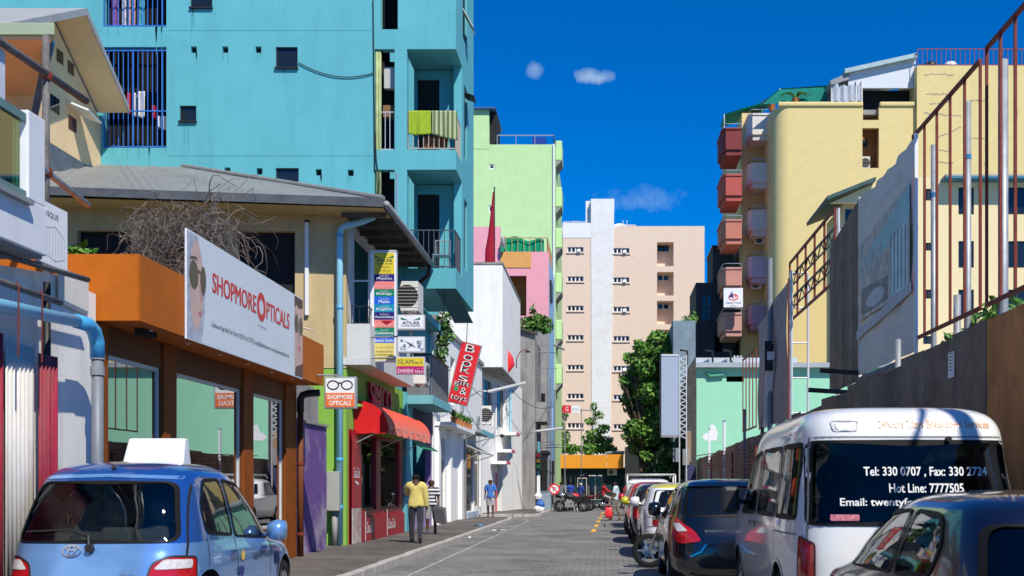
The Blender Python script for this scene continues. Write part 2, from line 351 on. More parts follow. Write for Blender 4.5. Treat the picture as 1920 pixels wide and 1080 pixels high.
def ac_unit(loc, wx, wy, h, label, face='y', group='air conditioner units'):
    """outdoor air conditioner: casing, fan grille, feet"""
    t = thing('air_conditioner', label, 'air conditioner', loc, group); x, y, z = loc
    box('casing', M_acwhite, t, x - wx / 2, x + wx / 2, y - wy / 2, y + wy / 2, z + .04, z + h, bevel=.012)
    mb = MB(); g = MB()
    if face == 'y':
        g.lathe([(.0, 0), (h * .34, 0), (h * .36, .01), (h * .36, -.004)], (x - wx * .12, y - wy / 2 - .006, z + h * .5 + .02), 18, 'y')
        for k in range(7): mb.box(x - wx * .12 - h * .36, x - wx * .12 + h * .36, y - wy / 2 - .014, y - wy / 2 - .008, z + h * (.18 + k * .105), z + h * (.18 + k * .105) + .008)
    else:
        s = 1 if face == 'x' else -1; xx = x + s * wx / 2
        g.lathe([(.0, 0), (h * .34, 0), (h * .36, .01 * s), (h * .36, -.004 * s)], (xx + .006 * s, y, z + h * .5 + .02), 18, 'x')
        for k in range(7): mb.box(min(xx + .008 * s, xx + .014 * s), max(xx + .008 * s, xx + .014 * s), y - h * .36, y + h * .36, z + h * (.18 + k * .105), z + h * (.18 + k * .105) + .008)
    g.build('fan', M_dark, t); mb.build('grille', M_acwhite, t)
    for sx in (-1, 1): MB().box(x + sx * wx * .35 - .03, x + sx * wx * .35 + .03, y - wy / 2, y + wy / 2, z, z + .038).build('foot', M_grey, t)
    return t
def sign_box(name, label, x0, x1, y0, z0, z1, dep, face, frame=None, group=None, ang=0):
    """box sign that faces the camera; returns root + face origin"""
    t = thing(name, label, 'sign', ((x0 + x1) / 2, y0 + dep / 2, z0), group)
    box('casing', frame or M_whiteclean, t, x0, x1, y0, y0 + dep, z0, z1, bevel=.008)
    if face: box('face', face, t, x0 + .025, x1 - .025, y0 - .004, y0 - .001, z0 + .025, z1 - .025)
    return t
UX, UZ = Vector((1, 0, 0)), Vector((0, 0, 1)); UY = Vector((0, 1, 0))
# ================================================================ optician's shop (brown)
M_brown = mat('fascia_brown', (.46, .115, .006), .62, var=.12, scale=1.6, bump=.12, dirt=.3, dirtc=(.2, .07, .015))
M_brownd = mat('shop_timber_brown', (.15, .048, .014), .6, var=.15, scale=3)
t = thing('optician_shop', 'orange brown shop front with deep fascia and large display windows', 'shop', (-5.5, 16.4, .12))
wz = [(12.75, 14.3, .68, 2.84), (14.78, 17.46, .68, 2.84), (18.0, 19.75, .68, 2.84)]
MB().slab(fxl(-5.5), 12.4, 20.5, .12, 3.158, wz, .22).build('wall', M_brownd, t)
fs = MB().box(-9.0, -5.012, 12.412, 20.488, 3.16, 3.86).build('fascia', M_brown, t)
box('panel', M_brown, fs, -9.0, -5.014, 12.398, 12.409, 3.155, 3.87)
for k in range(7):
    y0 = 12.4 + k * 1.157; box('panel', M_brown, fs, -5.0115, -4.998 + rnd.uniform(-.003, .003), y0 + .004, y0 + 1.153, 3.155, 3.87 + rnd.uniform(-.004, .004))
box('soffit_lamp', M_dark, fs, -5.3, -5.2, 13.0, 13.4, 3.09, 3.158)
for k in range(6): MB().lathe([(.03, 0), (.03, .012)], (-5.2, 13.2 + k * 1.2, 3.146), 10).build('downlight', M_whiteclean, fs)
gsh = glass('shop_glass', (.45, .55, .5), 1.6, boost=3.3)
for (a, b, z0, z1) in wz: win(t, fxl(-5.5), a, b, z0, z1, d=.03, fw=.05, fm=M_alu, gm=gsh)
for (a, b) in ((14.3, 14.78), (17.46, 18.0), (19.75, 20.5), (12.4, 12.75)): box('mullion', mat('mullion_brown', (.25, .062, .006), .65, var=.15, scale=3), t, -5.499, -5.475, a + .03, b - .03, .125, 3.15)
box('side_wall', M_brownd, t, -9, -5.73, 20.3, 20.5, .12, 3.15); box('side_wall', M_brownd, t, -9, -5.73, 12.42, 12.6, .12, 3.15)
box('back_wall', mat('shop_inside', (.12, .13, .12), .8), t, -9.2, -9.02, 12.4, 20.5, .12, 3.15); box('floor', mat('shop_floor', (.12, .1, .08), .4), t, -9, -5.73, 12.62, 20.28, .122, .16)
for (y0, y1, z0, z1, m) in ((18.9, 19.5, .75, 2.4, mat('poster_red', (.55, .1, .05), .5)), (18.3, 18.6, .7, 1.9, M_whiteclean), (15.2, 15.8, .7, 1.5, M_whiteclean), (16.6, 17.2, .7, 1.3, mat('poster_pale', (.5, .5, .42), .5))):
    d = box('display_panel', m, t, -5.95, -5.9, y0, y1, z0, z1)
    if y0 == 18.3:
        for k in range(5): poly2(ell(-.07, .2 + k * .2, .06, .045) , (-5.9, 18.45, .72), UY, UZ, M_black, d, 'sunglasses'); poly2(ell(.07, .2 + k * .2, .06, .045), (-5.9, 18.45, .72), UY, UZ, M_black, d, 'sunglasses')
for k in range(3): box('display_shelf', mat('shelf_pale', (.4, .4, .38), .5), t, -8.9, -8.5, 13.5, 19.5, .8 + k * .6, .84 + k * .6)
# banner board on the fascia
bd = thing('signboard', 'long white shop board with red lettering and two faces in sunglasses', 'sign', (-4.97, 16.3, 3.13))
M_board = mat('board_white', (.66, .72, .78), .4, var=.05, scale=2)
box('panel', M_board, bd, -4.99, -4.965, 13.7, 18.94, 3.13, 4.44)
O = Vector((-4.965, 13.7, 3.13)); M_logo = mat('logo_red', (.66, .03, .035), .45, var=.06); M_logod = mat('logo_dark_red', (.4, .02, .02), .45); M_ink = mat('print_ink', (.07, .07, .08), .6)
for (s, a, b, z, h) in (('SHOPMORE', .88, 2.70, .70, .25), ('PTICALS', 3.20, 4.42, .70, .25)):
    for k_ in range(4): text(s, O + UY * (a + .009 * k_) + UZ * z, UY, UZ, b - a, h, M_logod if k_ == 3 else M_logo, bd, depth=.0045 - .0006 * k_)
text('O', O + UY * 2.75 + UZ * .62, UY, UZ, .42, .42, M_logo, bd, bold=.045, depth=.004)
text('by Shopmore', O + UY * 2.8 + UZ * .53, UY, UZ, .42, .03, M_ink, bd, depth=.004)
text('Fasdhuvaru Magu Male\' City | Phone: 3323233 | Fax: 3323733 | opticals@dhivehinet.net.mv | www.shopmoreopticals.com.mv', O + UY * .86 + UZ * .24, UY, UZ, 3.56, .085, M_ink, bd, depth=.004)
skin = mat('print_skin', (.62, .42, .36), .5, var=.12, scale=6); skin2 = mat('print_skin_shade', (.5, .3, .26), .5, var=.15, scale=6); scarf = mat('print_scarf', (.42, .45, .52), .6, var=.35, scale=9); lens = mat('print_lens', (.045, .04, .04), .3); lips = mat('print_lips', (.55, .2, .22), .5); brow = mat('print_brow', (.12, .08, .07), .6)
def pp(pts, m, nm, d): poly2(pts, O, UY, UZ, m, bd, nm, d)
pp([(.01, .02), (.50, .02), (.60, .35), (.62, .6), (.52, 1.0), (.36, 1.28), (.01, 1.29)], scarf, 'printed_headscarf', .002)
pp([(.12, .98), (.22, 1.2), (.36, 1.24), (.48, 1.08), (.53, .86), (.52, .62), (.55, .55), (.53, .47), (.5, .36), (.44, .22), (.36, .14), (.24, .16), (.13, .34), (.1, .6)], skin, 'printed_face', .003)
pp([(.43, .9), (.53, .62), (.55, .54), (.47, .51), (.43, .56)], skin2, 'printed_nose', .004); pp([(.36, .36), (.46, .395), (.52, .37), (.46, .32), (.4, .33)], lips, 'printed_lips', .005)
for c in ((.22, .80), (.545, .78)):
    pp(ell(c[0], c[1], .155 if c[0] < .4 else .10, .175), lens, 'printed_sunglasses', .006)
pp([(.3, .86), (.5, .84), (.5, .87), (.3, .89)], lens, 'printed_bridge', .0065); pp([(.1, 1.0), (.3, 1.03), (.36, .98), (.3, 1.0), (.1, .97)], brow, 'printed_eyebrow', .006)
pp([(4.76, .02), (5.235, .02), (5.235, 1.29), (4.74, 1.29)], skin, 'printed_face', .002); pp([(4.76, .02), (5.235, .02), (5.235, .25), (5.0, .2), (4.8, .16)], brow, 'printed_beard', .003)
pp([(4.74, 1.1), (4.85, 1.16), (5.0, 1.12), (5.235, 1.15), (5.235, 1.29), (4.74, 1.29)], brow, 'printed_hair', .003)
pp([(4.92, .5), (5.05, .53), (5.13, .48), (5.03, .4)], lips, 'printed_lips', .004); pp([(4.95, .82), (5.0, .82), (5.06, .56), (4.94, .57)], skin2, 'printed_nose', .0035)
for c in ((4.85, .86), (5.12, .84)): pp(ell(c[0], c[1], .12, .15), lens, 'printed_sunglasses', .005)
# hanging sign with spectacles
s = sign_box('hanging_sign', 'small square hanging sign with black spectacles over orange lettering panel', -4.87, -4.32, 20.0, 2.72, 3.27, .14, M_whiteclean, mat('sign_frame_grey', (.45, .46, .47), .4, metal=.5))
box('lettering_panel', mat('sign_orange', (.80, .17, .03), .45), s, -4.845, -4.345, 19.993, 19.9955, 2.745, 2.99)
text('SHOPMORE\nOPTICALS', (-4.595, 19.992, 2.775), UX, UZ, .44, .185, M_whiteclean, s, bold=.02, align='c', depth=.001)
def ring(cx, cz, rx, rz, w, y, m, p, nm):
    mb = MB(); a = ell(cx, cz, rx, rz, 24); b = ell(cx, cz, rx - w, rz - w, 24)
    mb.add([(q[0], y, q[1]) for q in a] + [(q[0], y, q[1]) for q in b], [(i, (i + 1) % 24, 24 + (i + 1) % 24, 24 + i) for i in range(24)]).build(nm, m, p)
for cx in (-4.715, -4.475): ring(cx, 3.125, .105, .085, .022, 19.993, M_black, s, 'spectacle_rim')
box('spectacle_bridge', M_black, s, -4.62, -4.57, 19.992, 19.994, 3.15, 3.175); box('bracket', M_grey, s, -4.64, -4.60, 20.02, 20.06, 3.27, 3.32); MB().tube([(-4.62, 20.04, 3.3), (-5.01, 20.04, 3.3)], .015).build('arm', M_grey, s)
# brown drain pipe at the shop corner
p = thing('drain_pipe', 'brown drain pipe with black elbow at the corner of the purple wall', 'pipe', (-5.44, 20.6, .12))
MB().tube([(-5.44, 20.6, .12), (-5.44, 20.6, 2.75)], .055, 10).build('pipe', M_brownd, p, smooth=True)
MB().tube([(-5.44, 20.6, 2.7), (-5.44, 20.6, 2.92), (-5.4, 20.6, 3.0), (-5.3, 20.6, 3.03), (-5.1, 20.6, 3.04)], .065, 10).build('elbow', M_black, p, smooth=True)
for z in (.5, 1.75): MB().lathe([(.066, 0), (.066, .05)], (-5.44, 20.6, z), 10).build('clamp', M_rust, p)
# purple wall with zinc sheets above
p = thing('purple_wall', 'low purple wall with peeling paint beside the green house', 'wall', (-5.7, 21.8, .12))
M_purple = mat('purple_paint', (.15, .08, .27), .75, var=.12, dirt=.95, dirtc=(.5, .49, .5), scale=3, bump=.2)
MB().slab(fxl(-5.6), 20.7, 23.2, .12, 2.55, (), .2).build('masonry', M_purple, p); box('coping', M_conc, p, -5.85, -5.56, 20.68, 23.22, 2.552, 2.6)
for k in range(7): box('zinc_sheet', M_conc, p, -5.75 - .01 * (k % 2), -5.72, 20.7 + k * .33, 21.025 + k * .33, 2.602, 3.3 + rnd.uniform(-.06, .05))
# ================================================================ near left: corrugated fence, broken wall, pipes
c = thing('corrugated_fence', 'corrugated metal sheet fence painted white and crimson behind the blue taxi', 'fence', (-5.3, 10.4, .12))
M_crim = mat('crimson_sheet', (.30, .015, .035), .45, var=.2, scale=5, dirt=.6, dirtc=(.22, .13, .11), streak=True); M_wsheet = mat('white_sheet', (.60, .57, .52), .5, var=.1, dirt=.85, dirtc=(.28, .2, .14), streak=True)
def corr(y0, y1, z0, z1, m, x=-5.3, pitch=.075, amp=.012, nm='sheet'):
    n = int((y1 - y0) / pitch * 6); rows = [[(x + amp * math.sin((y0 + (y1 - y0) * i / n) / pitch * 2 * math.pi), y0 + (y1 - y0) * i / n, z) for i in range(n + 1)] for z in (z0, z1)]
    o = MB().grid(rows).build(nm, m, c, smooth=True); o.modifiers.new('thick', 'SOLIDIFY').thickness = .002; return o
corr(9.0, 10.15, .12, 2.72, M_crim); corr(10.2, 10.72, .12, 2.66, M_wsheet); corr(10.74, 11.12, .12, 2.62, M_crim, -5.285)
box('post', mat('fence_post', (.2, .15, .11), .9), c, -5.36, -5.32, 10.14, 10.2, .12, 2.68)
wl = thing('broken_wall', 'white plaster wall with crumbling top and exposed coral stone at its foot', 'wall', (-5.55, 11, .12))
top = [(7, 3.3), (9.5, 3.36), (10.1, 3.34), (10.9, 3.42), (11.4, 3.47), (11.6, 3.50), (12.05, 3.44), (12.35, 3.43)]
MB().prism([(7, .12), (12.35, .12)] + top[::-1], 'x', -5.7, -5.45).build('masonry', M_white, wl)
M_stone = mat('coral_stone', (.30, .25, .2), .95, var=.35, scale=9, bump=.6, bscale=14)
for k in range(90):
    y, z = 11.5 + rnd.random() * .78, .9 + rnd.random() * .72; r = rnd.uniform(.05, .1)
    if z > 1.55 - abs(y - 11.9) * .4: continue
    q_ = MB().lathe([(0, -r * .7), (r * .8, -r * .5), (r, 0), (r * .7, r * .5), (0, r * .6)], (0, y, z), 7); q_.v = [(-5.452 + p[0] * .4, p[1], p[2]) for p in q_.v]; q_.build('stone', M_stone, wl)
pf = mat('plaster_flake', (.72, .68, .6), .8, var=.1)
MB().obox((-5.41, 11.75, 3.36), (.008, 0, .02), (0, .32, -.02), (0, .0, .16)).build('loose_plaster', pf, wl)
pp_ = thing('blue_pipe', 'light blue plastic pipe turning down into a grey pipe beside the brown shop', 'pipe', (-5.15, 11.7, .12))
M_pblue = mat('pipe_blue', (.06, .36, .62), .35, var=.05)
MB().tube([(-5.15, 7, 2.78), (-5.15, 11.3, 2.985)], .06, 12).build('pipe', mat('pipe_pale_blue', (.22, .55, .75), .4, var=.05), pp_, smooth=True)
MB().tube([(-5.15, 11.25, 2.985), (-5.15, 11.5, 2.985), (-5.15, 11.63, 2.94), (-5.15, 11.7, 2.84), (-5.15, 11.71, 2.68)], .072, 12).build('elbow', M_pblue, pp_, smooth=True)
MB().tube([(-5.15, 11.71, 2.7), (-5.15, 11.71, .12)], .058, 12).build('downpipe', mat('pipe_grey', (.16, .18, .21), .5), pp_, smooth=True)
for (z,) in ((2.66,), (2.5,)): MB().lathe([(.07, 0), (.07, .09)], (-5.15, 11.71, z), 12).build('collar', M_grey, pp_)
sf = thing('scaffold_tubes', 'grey scaffold tubes lashed to a post on the broken white wall', 'scaffold', (-5.2, 11, .12))
def rodt(pts, r=.03, m=None, nm='tube'): return MB().tube(pts, r, 10).build(nm, m or mat('old_tube', (.14, .13, .125), .7, var=.4, scale=9), sf, smooth=True)
rodt([(-5.12, 8.5, 3.12), (-5.12, 10.85, 3.1)]); rodt([(-5.22, 9.5, 3.36), (-5.2, 11.6, 3.45)], .028); rodt([(-5.32, 11.0, .12), (-5.32, 11.0, 3.32)], .035, M_black, 'post')
rodt([(-5.62, 9.5, 5.48), (-5.6, 12.45, 5.53)], .04); rodt([(-5.62, 11.6, 3.3), (-5.62, 11.6, 5.9)], .035); rodt([(-5.6, 10.8, 4.62), (-5.6, 12.5, 4.42)], .035, M_steel)
for y in (10.0, 10.42): MB().tube([(-5.1, y, 3.15), (-5.08, y, 3.1), (-5.1, y + .03, 2.5)], .007, 6).build('wire', M_rust, sf)
for (y, z) in ((11.6, 5.5), (11.6, 4.53)): MB().lathe([(.05, -.04), (.06, 0), (.05, .04)], (-5.61, y, z), 8).build('clamp', M_rust, sf)
# white house with a green-glass balcony, top left
hb = thing('balcony_house', 'white house corner with green glass balcony at the left edge', 'house', (-5.6, 8.5, .12))
M_wh2 = mat('white_render', (.72, .73, .75), .6, var=.04, dirt=.15, streak=True)
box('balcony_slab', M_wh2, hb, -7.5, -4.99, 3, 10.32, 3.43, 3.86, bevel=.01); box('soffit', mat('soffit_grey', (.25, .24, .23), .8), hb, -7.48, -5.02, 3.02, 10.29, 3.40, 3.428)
box('post', M_wh2, hb, -5.16, -4.995, 10.0, 10.3, 3.862, 4.64, bevel=.012); box('ledge', M_grey, hb, -5.0, -4.93, 3, 9.97, 3.80, 3.845)
M_tealf = mat('teal_frame', (.12, .25, .24), .35, metal=.3)
g1 = MB(); g1.box(-5.07, -5.01, 3, 9.99, 4.53, 4.60).box(-5.07, -5.01, 3, 9.99, 3.87, 3.93).build('handrail', M_tealf, hb)
pn = glass('green_glass', (.16, .5, .36), 1.5, boost=2.5)
for k in range(4): box('pane', pn, hb, -5.05, -5.035, 9.95 - 1.3 * (k + 1), 9.95 - 1.3 * k - .02, 3.93, 4.53)
box('room_wall', M_wh2, hb, -8.2, -7.5, 2.5, 12.2, .12, 7.2); box('glazing_frame', M_tealf, hb, -7.49, -7.44, 4, 10, 3.9, 6.3)
box('hoarding_sheet', mat('pale_sheet', (.6, .62, .68), .5), hb, -5.66, -5.64, 9.4, 10.85, 4.98, 5.46)
# upper storey with pale green roof slab
ur = thing('roof_slab_house', 'cream upper storey under a pale green flat roof slab at top left', 'house', (-9.5, 17, 3))
M_cream = mat('cream_paint', (.84, .60, .34), .75, var=.06, bump=.1, dirt=.15, dirtc=(.4, .3, .2), streak=True)
rsl = [(-16, 15), (X(102, 15), 15), (X(70, 17.5), 17.5), (-16, 17.5)]
MB().prism(rsl, 'z', 7.24, 7.40).build('roof_slab', mat('pale_green_paint', (.34, .42, .28), .6, var=.08), ur, bevel=.01); MB().prism([(p[0] - .05, p[1] + .04) for p in rsl], 'z', 7.20, 7.238).build('soffit', M_cream, ur)
block(ur, -16, X(62, 17.2), 17.2, 17.7, 3, 7.198, M_cream, front=[(X(22, 17.2), X(58, 17.2), 6.25, 6.95)], name='wall')
box('vent_box', mat('vent_grey', (.3, .32, .36), .6), ur, X(22, 17), X(57, 17), 17.0, 17.6, 6.3, 6.9)
MB().tube([(X(96, 15.2), 15.2, 7.22), (X(80, 15.8), 15.8, 7.0), (X(68, 17.1), 17.05, 6.85), (X(66, 17.1), 17.05, 3.4)], .05, 10).build('downpipe', mat('pipe_dark_blue', (.03, .11, .22), .4), ur, smooth=True)
# notice board
nb = thing('notice_board', 'white notice board with a line drawing of a building beside the balcony', 'sign', (-5.25, 11, 3.5))
box('panel', M_whiteclean, nb, -5.27, -5.25, 10.3, 11.27, 3.47, 4.05); O = Vector((-5.25, 10.3, 3.47)); lg = mat('print_grey', (.5, .5, .52), .7)
text('MOSQUE', O + UY * .42 + UZ * .44, UY, UZ, .36, .06, M_ink, nb, bold=.01)
def lineb(a, b, O_, u, v, wd, m, par, nm='drawn_line', dep=.002):
    a, b = Vector((*a, 0)), Vector((*b, 0)); d = (b - a).normalized(); q = Vector((-d.y, d.x, 0)) * wd / 2
    poly2([(a - q).xy, (b - q).xy, (b + q).xy, (a + q).xy], O_, u, v, m, par, nm, dep)
for a, b in (((.5, .1), (.5, .33)), ((.5, .33), (.72, .38)), ((.72, .38), (.9, .3)), ((.9, .3), (.9, .1)), ((.72, .38), (.72, .05)), ((.5, .1), (.72, .05)), ((.72, .05), (.9, .1)), ((.55, .12), (.55, .32)), ((.6, .1), (.6, .33)), ((.66, .08), (.66, .35)), ((.78, .1), (.78, .33)), ((.84, .1), (.84, .3))): lineb(a, b, O, UY, UZ, .008, lg, nb)
# ================================================================ cream gabled house
ch = thing('gabled_house', 'cream house with steep overhanging gable roof against the turquoise block', 'house', (-14, 27, 8))
GX = -13.1
ridge = (27.4, 12.55)
def gz(y): return ridge[1] - (y - ridge[0]) * .62 if y > ridge[0] else ridge[1] - (ridge[0] - y) * .5
gw = MB().prism([(22.5, 7.5), (29.98, 7.5), (29.98, gz(29.98) - .12), (ridge[0], ridge[1] - .12), (22.5, gz(22.5) - .12)], 'x', GX - .3, GX).build('wall', M_cream, ch)
M_vergr = mat('verge_grey', (.33, .33, .34), .6)
for (ya, yb, nm) in ((ridge[0], 29.85, 'roof_slope'), (22.3, ridge[0], 'roof_slope')):
    za, zb = gz(ya), gz(yb); th = .17
    MB().add([(x, y, z) for x in (GX - 4, GX + .8) for (y, z) in ((ya, za), (yb, zb), (yb, zb + th), (ya, za + th))], [(0, 1, 2, 3), (7, 6, 5, 4), (0, 4, 5, 1), (1, 5, 6, 2), (2, 6, 7, 3), (3, 7, 4, 0)]).build(nm, M_vergr, ch)
    MB().add([(x, y, z - .006) for x in (GX + .002, GX + .78) for (y, z) in ((ya, za), (yb, zb))], [(0, 1, 3, 2)]).build('soffit', M_cream, ch)
for (px0, px1, py0, py1) in ((106, 118, 90, 112), (127, 138, 112, 133)):
    Ya, Yb = GX * F / (px0 - VX), GX * F / (px1 - VX); za, zb = Z(py1 + 2, Ya), Z(py0, Ya)
    box('window', M_dglass, ch, GX, GX + .012, Ya, Yb, za, zb)
Ya = GX * F / (94 - VX); box('window', M_dglass, ch, GX, GX + .012, Ya, Ya + .45, Z(205, Ya), Z(175, Ya))
Ya = GX * F / (128 - VX); box('window', mat('window_brown', (.08, .04, .025), .4), ch, GX, GX + .012, Ya, Ya + .42, Z(240, Ya), Z(214, Ya))
MB().add([(GX, Ya - .1, Z(190, Ya)), (GX, Ya + .62, Z(198, Ya)), (GX + .55, Ya - .1, Z(207, Ya)), (GX + .55, Ya + .62, Z(215, Ya))], [(0, 1, 3, 2)]).build('window_hood', M_whiteclean, ch).modifiers.new('thick', 'SOLIDIFY').thickness = .04
box('flashing', mat('lead_flashing', (.12, .14, .17), .6, var=.3, scale=5), ch, GX - .02, GX + .05, 23, 29.97, 8.6, Z(300, 28.6))
# ================================================================ turquoise apartment block
M_turq = mat('turquoise_paint', (.115, .425, .48), .78, var=.07, scale=.8, bump=.3, bscale=9, dirt=.5, dirtc=(.085, .33, .38), streak=True)
YT = 30.0; XE = X(855, YT)
tq = thing('turquoise_block', 'tall turquoise apartment block with grilled windows and corner balconies', 'apartment block', (-10, 33, .12))
def hp(a, b, c, d, Y=YT): return (X(a, Y), X(b, Y), Z(d, Y), Z(c, Y))
grl = [hp(193, 312, 88, 277), hp(193, 312, -140, 50), hp(193, 312, 313, 480)]
smw = [hp(337, 368, 198, 230), hp(517, 558, 88, 130), hp(517, 560, 315, 348), hp(357, 398, -25, 17)]
vents = [hp(a, a + 11, 87, 99) for a in (358, 417, 479)] + [hp(a, a + 11, b, b + 12) for a, b in ((362, 313), (421, 314), (481, 315), (592, 317), (652, 318))]
nar = [hp(702, 740, 92, 281), hp(702, 740, 318, 520), hp(714, 746, -120, 55)]
XB0 = X(763, YT); balc = [(XB0, XE, Z(281, YT), Z(92, YT)), (XB0, XE, Z(503, YT), Z(318, YT))]
Zb = Z(541, YT)
mb = MB()
mb.slab(fy(YT), -22, X(757, YT), Zb, 17, grl + smw + vents + nar, .25)
mb.slab(fy(YT), -22, -5.62, .12, Zb - .001, [], .25)                                          # lower storeys, set back
mb.slab(fy(YT), X(757, YT), XE, Zb, 17, balc, .25)                                             # overhanging corner bay
side_h = [(YT + .25, YT + 1.25, b[2], b[3]) for b in balc] + [(YT + 1.75, YT + 2.45, b[2] + .35, b[3] - .3) for b in balc] + [(YT + 1.4, YT + 2.4, 13.6, 15.6)]
mb.slab(fxl(XE), YT + .25, 34, Zb, 17, side_h, .22)
mb.slab(lambda u, z, d: (u, 34 - d, z), X(757, YT), XE - .22, Zb, 17, (), .2)
mb.box(-22, -5.8, 40, 40.2, .12, 17); mb.box(-22, XE, YT + .25, 34, 16.7, 16.95)
mb.slab(fxl(-5.6), YT + .26, 37, 4.0, Zb - .002, (), .2)
mb.box(-5.6, X(757, YT) - .01, YT + .26, 37, Zb - .2, Zb - .003)
mb.build('wall', M_turq, tq)
for z in (Zb, balc[1][3] + .02, balc[0][3] + .02):
    box('balcony_slab', M_turq, tq, X(757, YT) + .004, XE - .225, YT + .255, 33.79, z + .004, z + (.45 if z == Zb else .48))
for b in balc:
    MB().slab(fy(YT + 1.55), X(757, YT) + .01, XE - .23, b[2] - .02, b[3], [(XB0 + .02, XB0 + .62, b[2], b[3] - .25)], .12).build('inner_wall', M_turq, tq)
    box('door', M_dark, tq, XB0 + .02, XB0 + .62, YT + 1.6, YT + 1.66, b[2] + .02, b[3] - .26)
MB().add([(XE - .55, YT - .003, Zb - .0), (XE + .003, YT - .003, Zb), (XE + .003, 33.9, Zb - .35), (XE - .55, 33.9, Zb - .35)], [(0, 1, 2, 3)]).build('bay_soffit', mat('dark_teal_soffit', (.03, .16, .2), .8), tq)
# dark rooms behind the openings
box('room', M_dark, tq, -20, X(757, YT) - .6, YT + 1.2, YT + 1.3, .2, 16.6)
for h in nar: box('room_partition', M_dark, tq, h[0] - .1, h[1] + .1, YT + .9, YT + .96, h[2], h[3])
M_bluebar = mat('blue_bar_paint', (.03, .16, .55), .45)
for i, h in enumerate(grl):
    g = MB(); n = 13
    for k in range(n + 1):
        x = h[0] + (h[1] - h[0]) * k / n; g.beam((x, YT + .06, h[2]), (x, YT + .06, h[3]), .034 if k % 6 == 0 else .018)
    for z in (h[2] + .04, h[2] + (h[3] - h[2]) * .37, h[3] - .08): g.beam((h[0], YT + .05, z), (h[1], YT + .05, z), .03)
    g.build('window_grille', M_bluebar, tq)
for h in smw:
    f = win(tq, fy(YT), *h, d=.05, fw=.035, fm=M_black)
    MB().obox(((h[0] + h[1]) / 2, YT - .03, h[2] + .02), ((h[1] - h[0]) / 2 + .02, 0, 0), (0, .04, 0), (0, 0, .02)).build('window_sill', M_black, tq)
for h in vents:
    box('vent', M_dark, tq, h[0], h[1], YT + .14, YT + .2, h[2], h[3])
# pipes, cables and electrics on the block
M_ypipe = mat('yellowed_pipe', (.36, .42, .2), .6, var=.25, scale=4)
for k, x in enumerate((706, 711)): MB().tube([(X(x, YT), YT + .08, 7.4), (X(x, YT), YT + .08, 13.2 + k)], .045, 8).build('pipe', M_ypipe, tq, smooth=True)
def sag(a, b, s, n=12): return [Vector(a).lerp(Vector(b), i / n) - Vector((0, 0, s * 4 * (i / n) * (1 - i / n))) for i in range(n + 1)]
MB().tube(sag((X(560, YT), YT - .03, Z(118, YT)), (X(700, YT), YT - .03, Z(138, YT)), .22), .013, 6).build('cable', M_cable, tq)
MB().tube(sag((X(700, YT), YT - .03, Z(0, YT)), (X(703, YT), YT - .03, Z(320, YT)), .05), .014, 6).build('cable', M_cable, tq)
MB().tube([(X(704, YT), YT - .03, Z(250, YT)), (X(706, YT), YT - .04, Z(300, YT)), (X(712, YT), YT - .05, Z(340, YT)), (X(703, YT), YT - .03, Z(420, YT))], .014, 6).build('cable', M_cable, tq)
box('meter_box', mat('meter_grey', (.5, .52, .5), .5), tq, X(716, YT), X(734, YT), YT + .3, YT + .45, Z(158, YT), Z(118, YT)); box('crate', mat('card_box', (.25, .14, .07), .8), tq, X(714, YT), X(732, YT), YT + .3, YT + .6, Z(212, YT), Z(190, YT))
h = nar[0]; rail(tq, [(h[0] + .02, YT + .1), (h[1] - .02, YT + .1)], h[2] + .04, Z(208, YT), mat('pale_bar', (.45, .5, .6), .5), .11, .011)
for b, m in zip(balc, (mat('rusty_white_bar', (.42, .38, .33), .6), mat('dark_bar', (.06, .07, .08), .5))):
    rail(tq, [(XB0 + .02, YT + .05), (XE - .04, YT + .05), (XE - .04, YT + 1.22)], b[2] + .05, b[2] + 1.0, m, .125, .012)
for (y0, y1, z0, z1) in side_h[2:]: box('window', M_black, tq, XE - .12, XE - .06, y0, y1, z0, z1)
MB().obox((XE + .12, YT + 2.1, balc[0][3] - .55), (.14, 0, -.05), (0, .3, 0), (.005, 0, .01)).build('open_sash', M_black, tq)
MB().obox((XE + .12, YT + 1.9, 14.2), (.14, 0, -.25), (0, .3, 0), (.005, 0, .01)).build('open_sash', M_alu, tq)
M_run = mat('rain_run', (.088, .345, .395), .8, var=.1); sr_ = random.Random(17)
for h in smw + vents + grl[:2]:
    for k in range(max(2, int((h[1] - h[0]) * 4))):
        x = sr_.uniform(h[0], h[1]); w_ = sr_.uniform(.012, .045); l_ = sr_.uniform(.15, .9) if h[1] - h[0] > .3 else sr_.uniform(.1, .45)
        if h[2] - l_ > Zb + .1: MB().add([(x - w_, YT - .003, h[2] - .004), (x + w_, YT - .003, h[2] - .004), (x + w_ * .5, YT - .003, h[2] - l_ * .6), (x + w_ * .1, YT - .003, h[2] - l_), (x - w_ * .4, YT - .003, h[2] - l_ * .7)], [(0, 1, 2, 3, 4)]).build('rain_stain', M_run, tq)
for z in (Z(57, YT), Z(292, YT)):
    for (a, b) in ((-20, X(190, YT)), (X(316, YT), X(698, YT))): box('render_joint', M_run, tq, a, b, YT - .004, YT - .001, z - .008, z + .008)
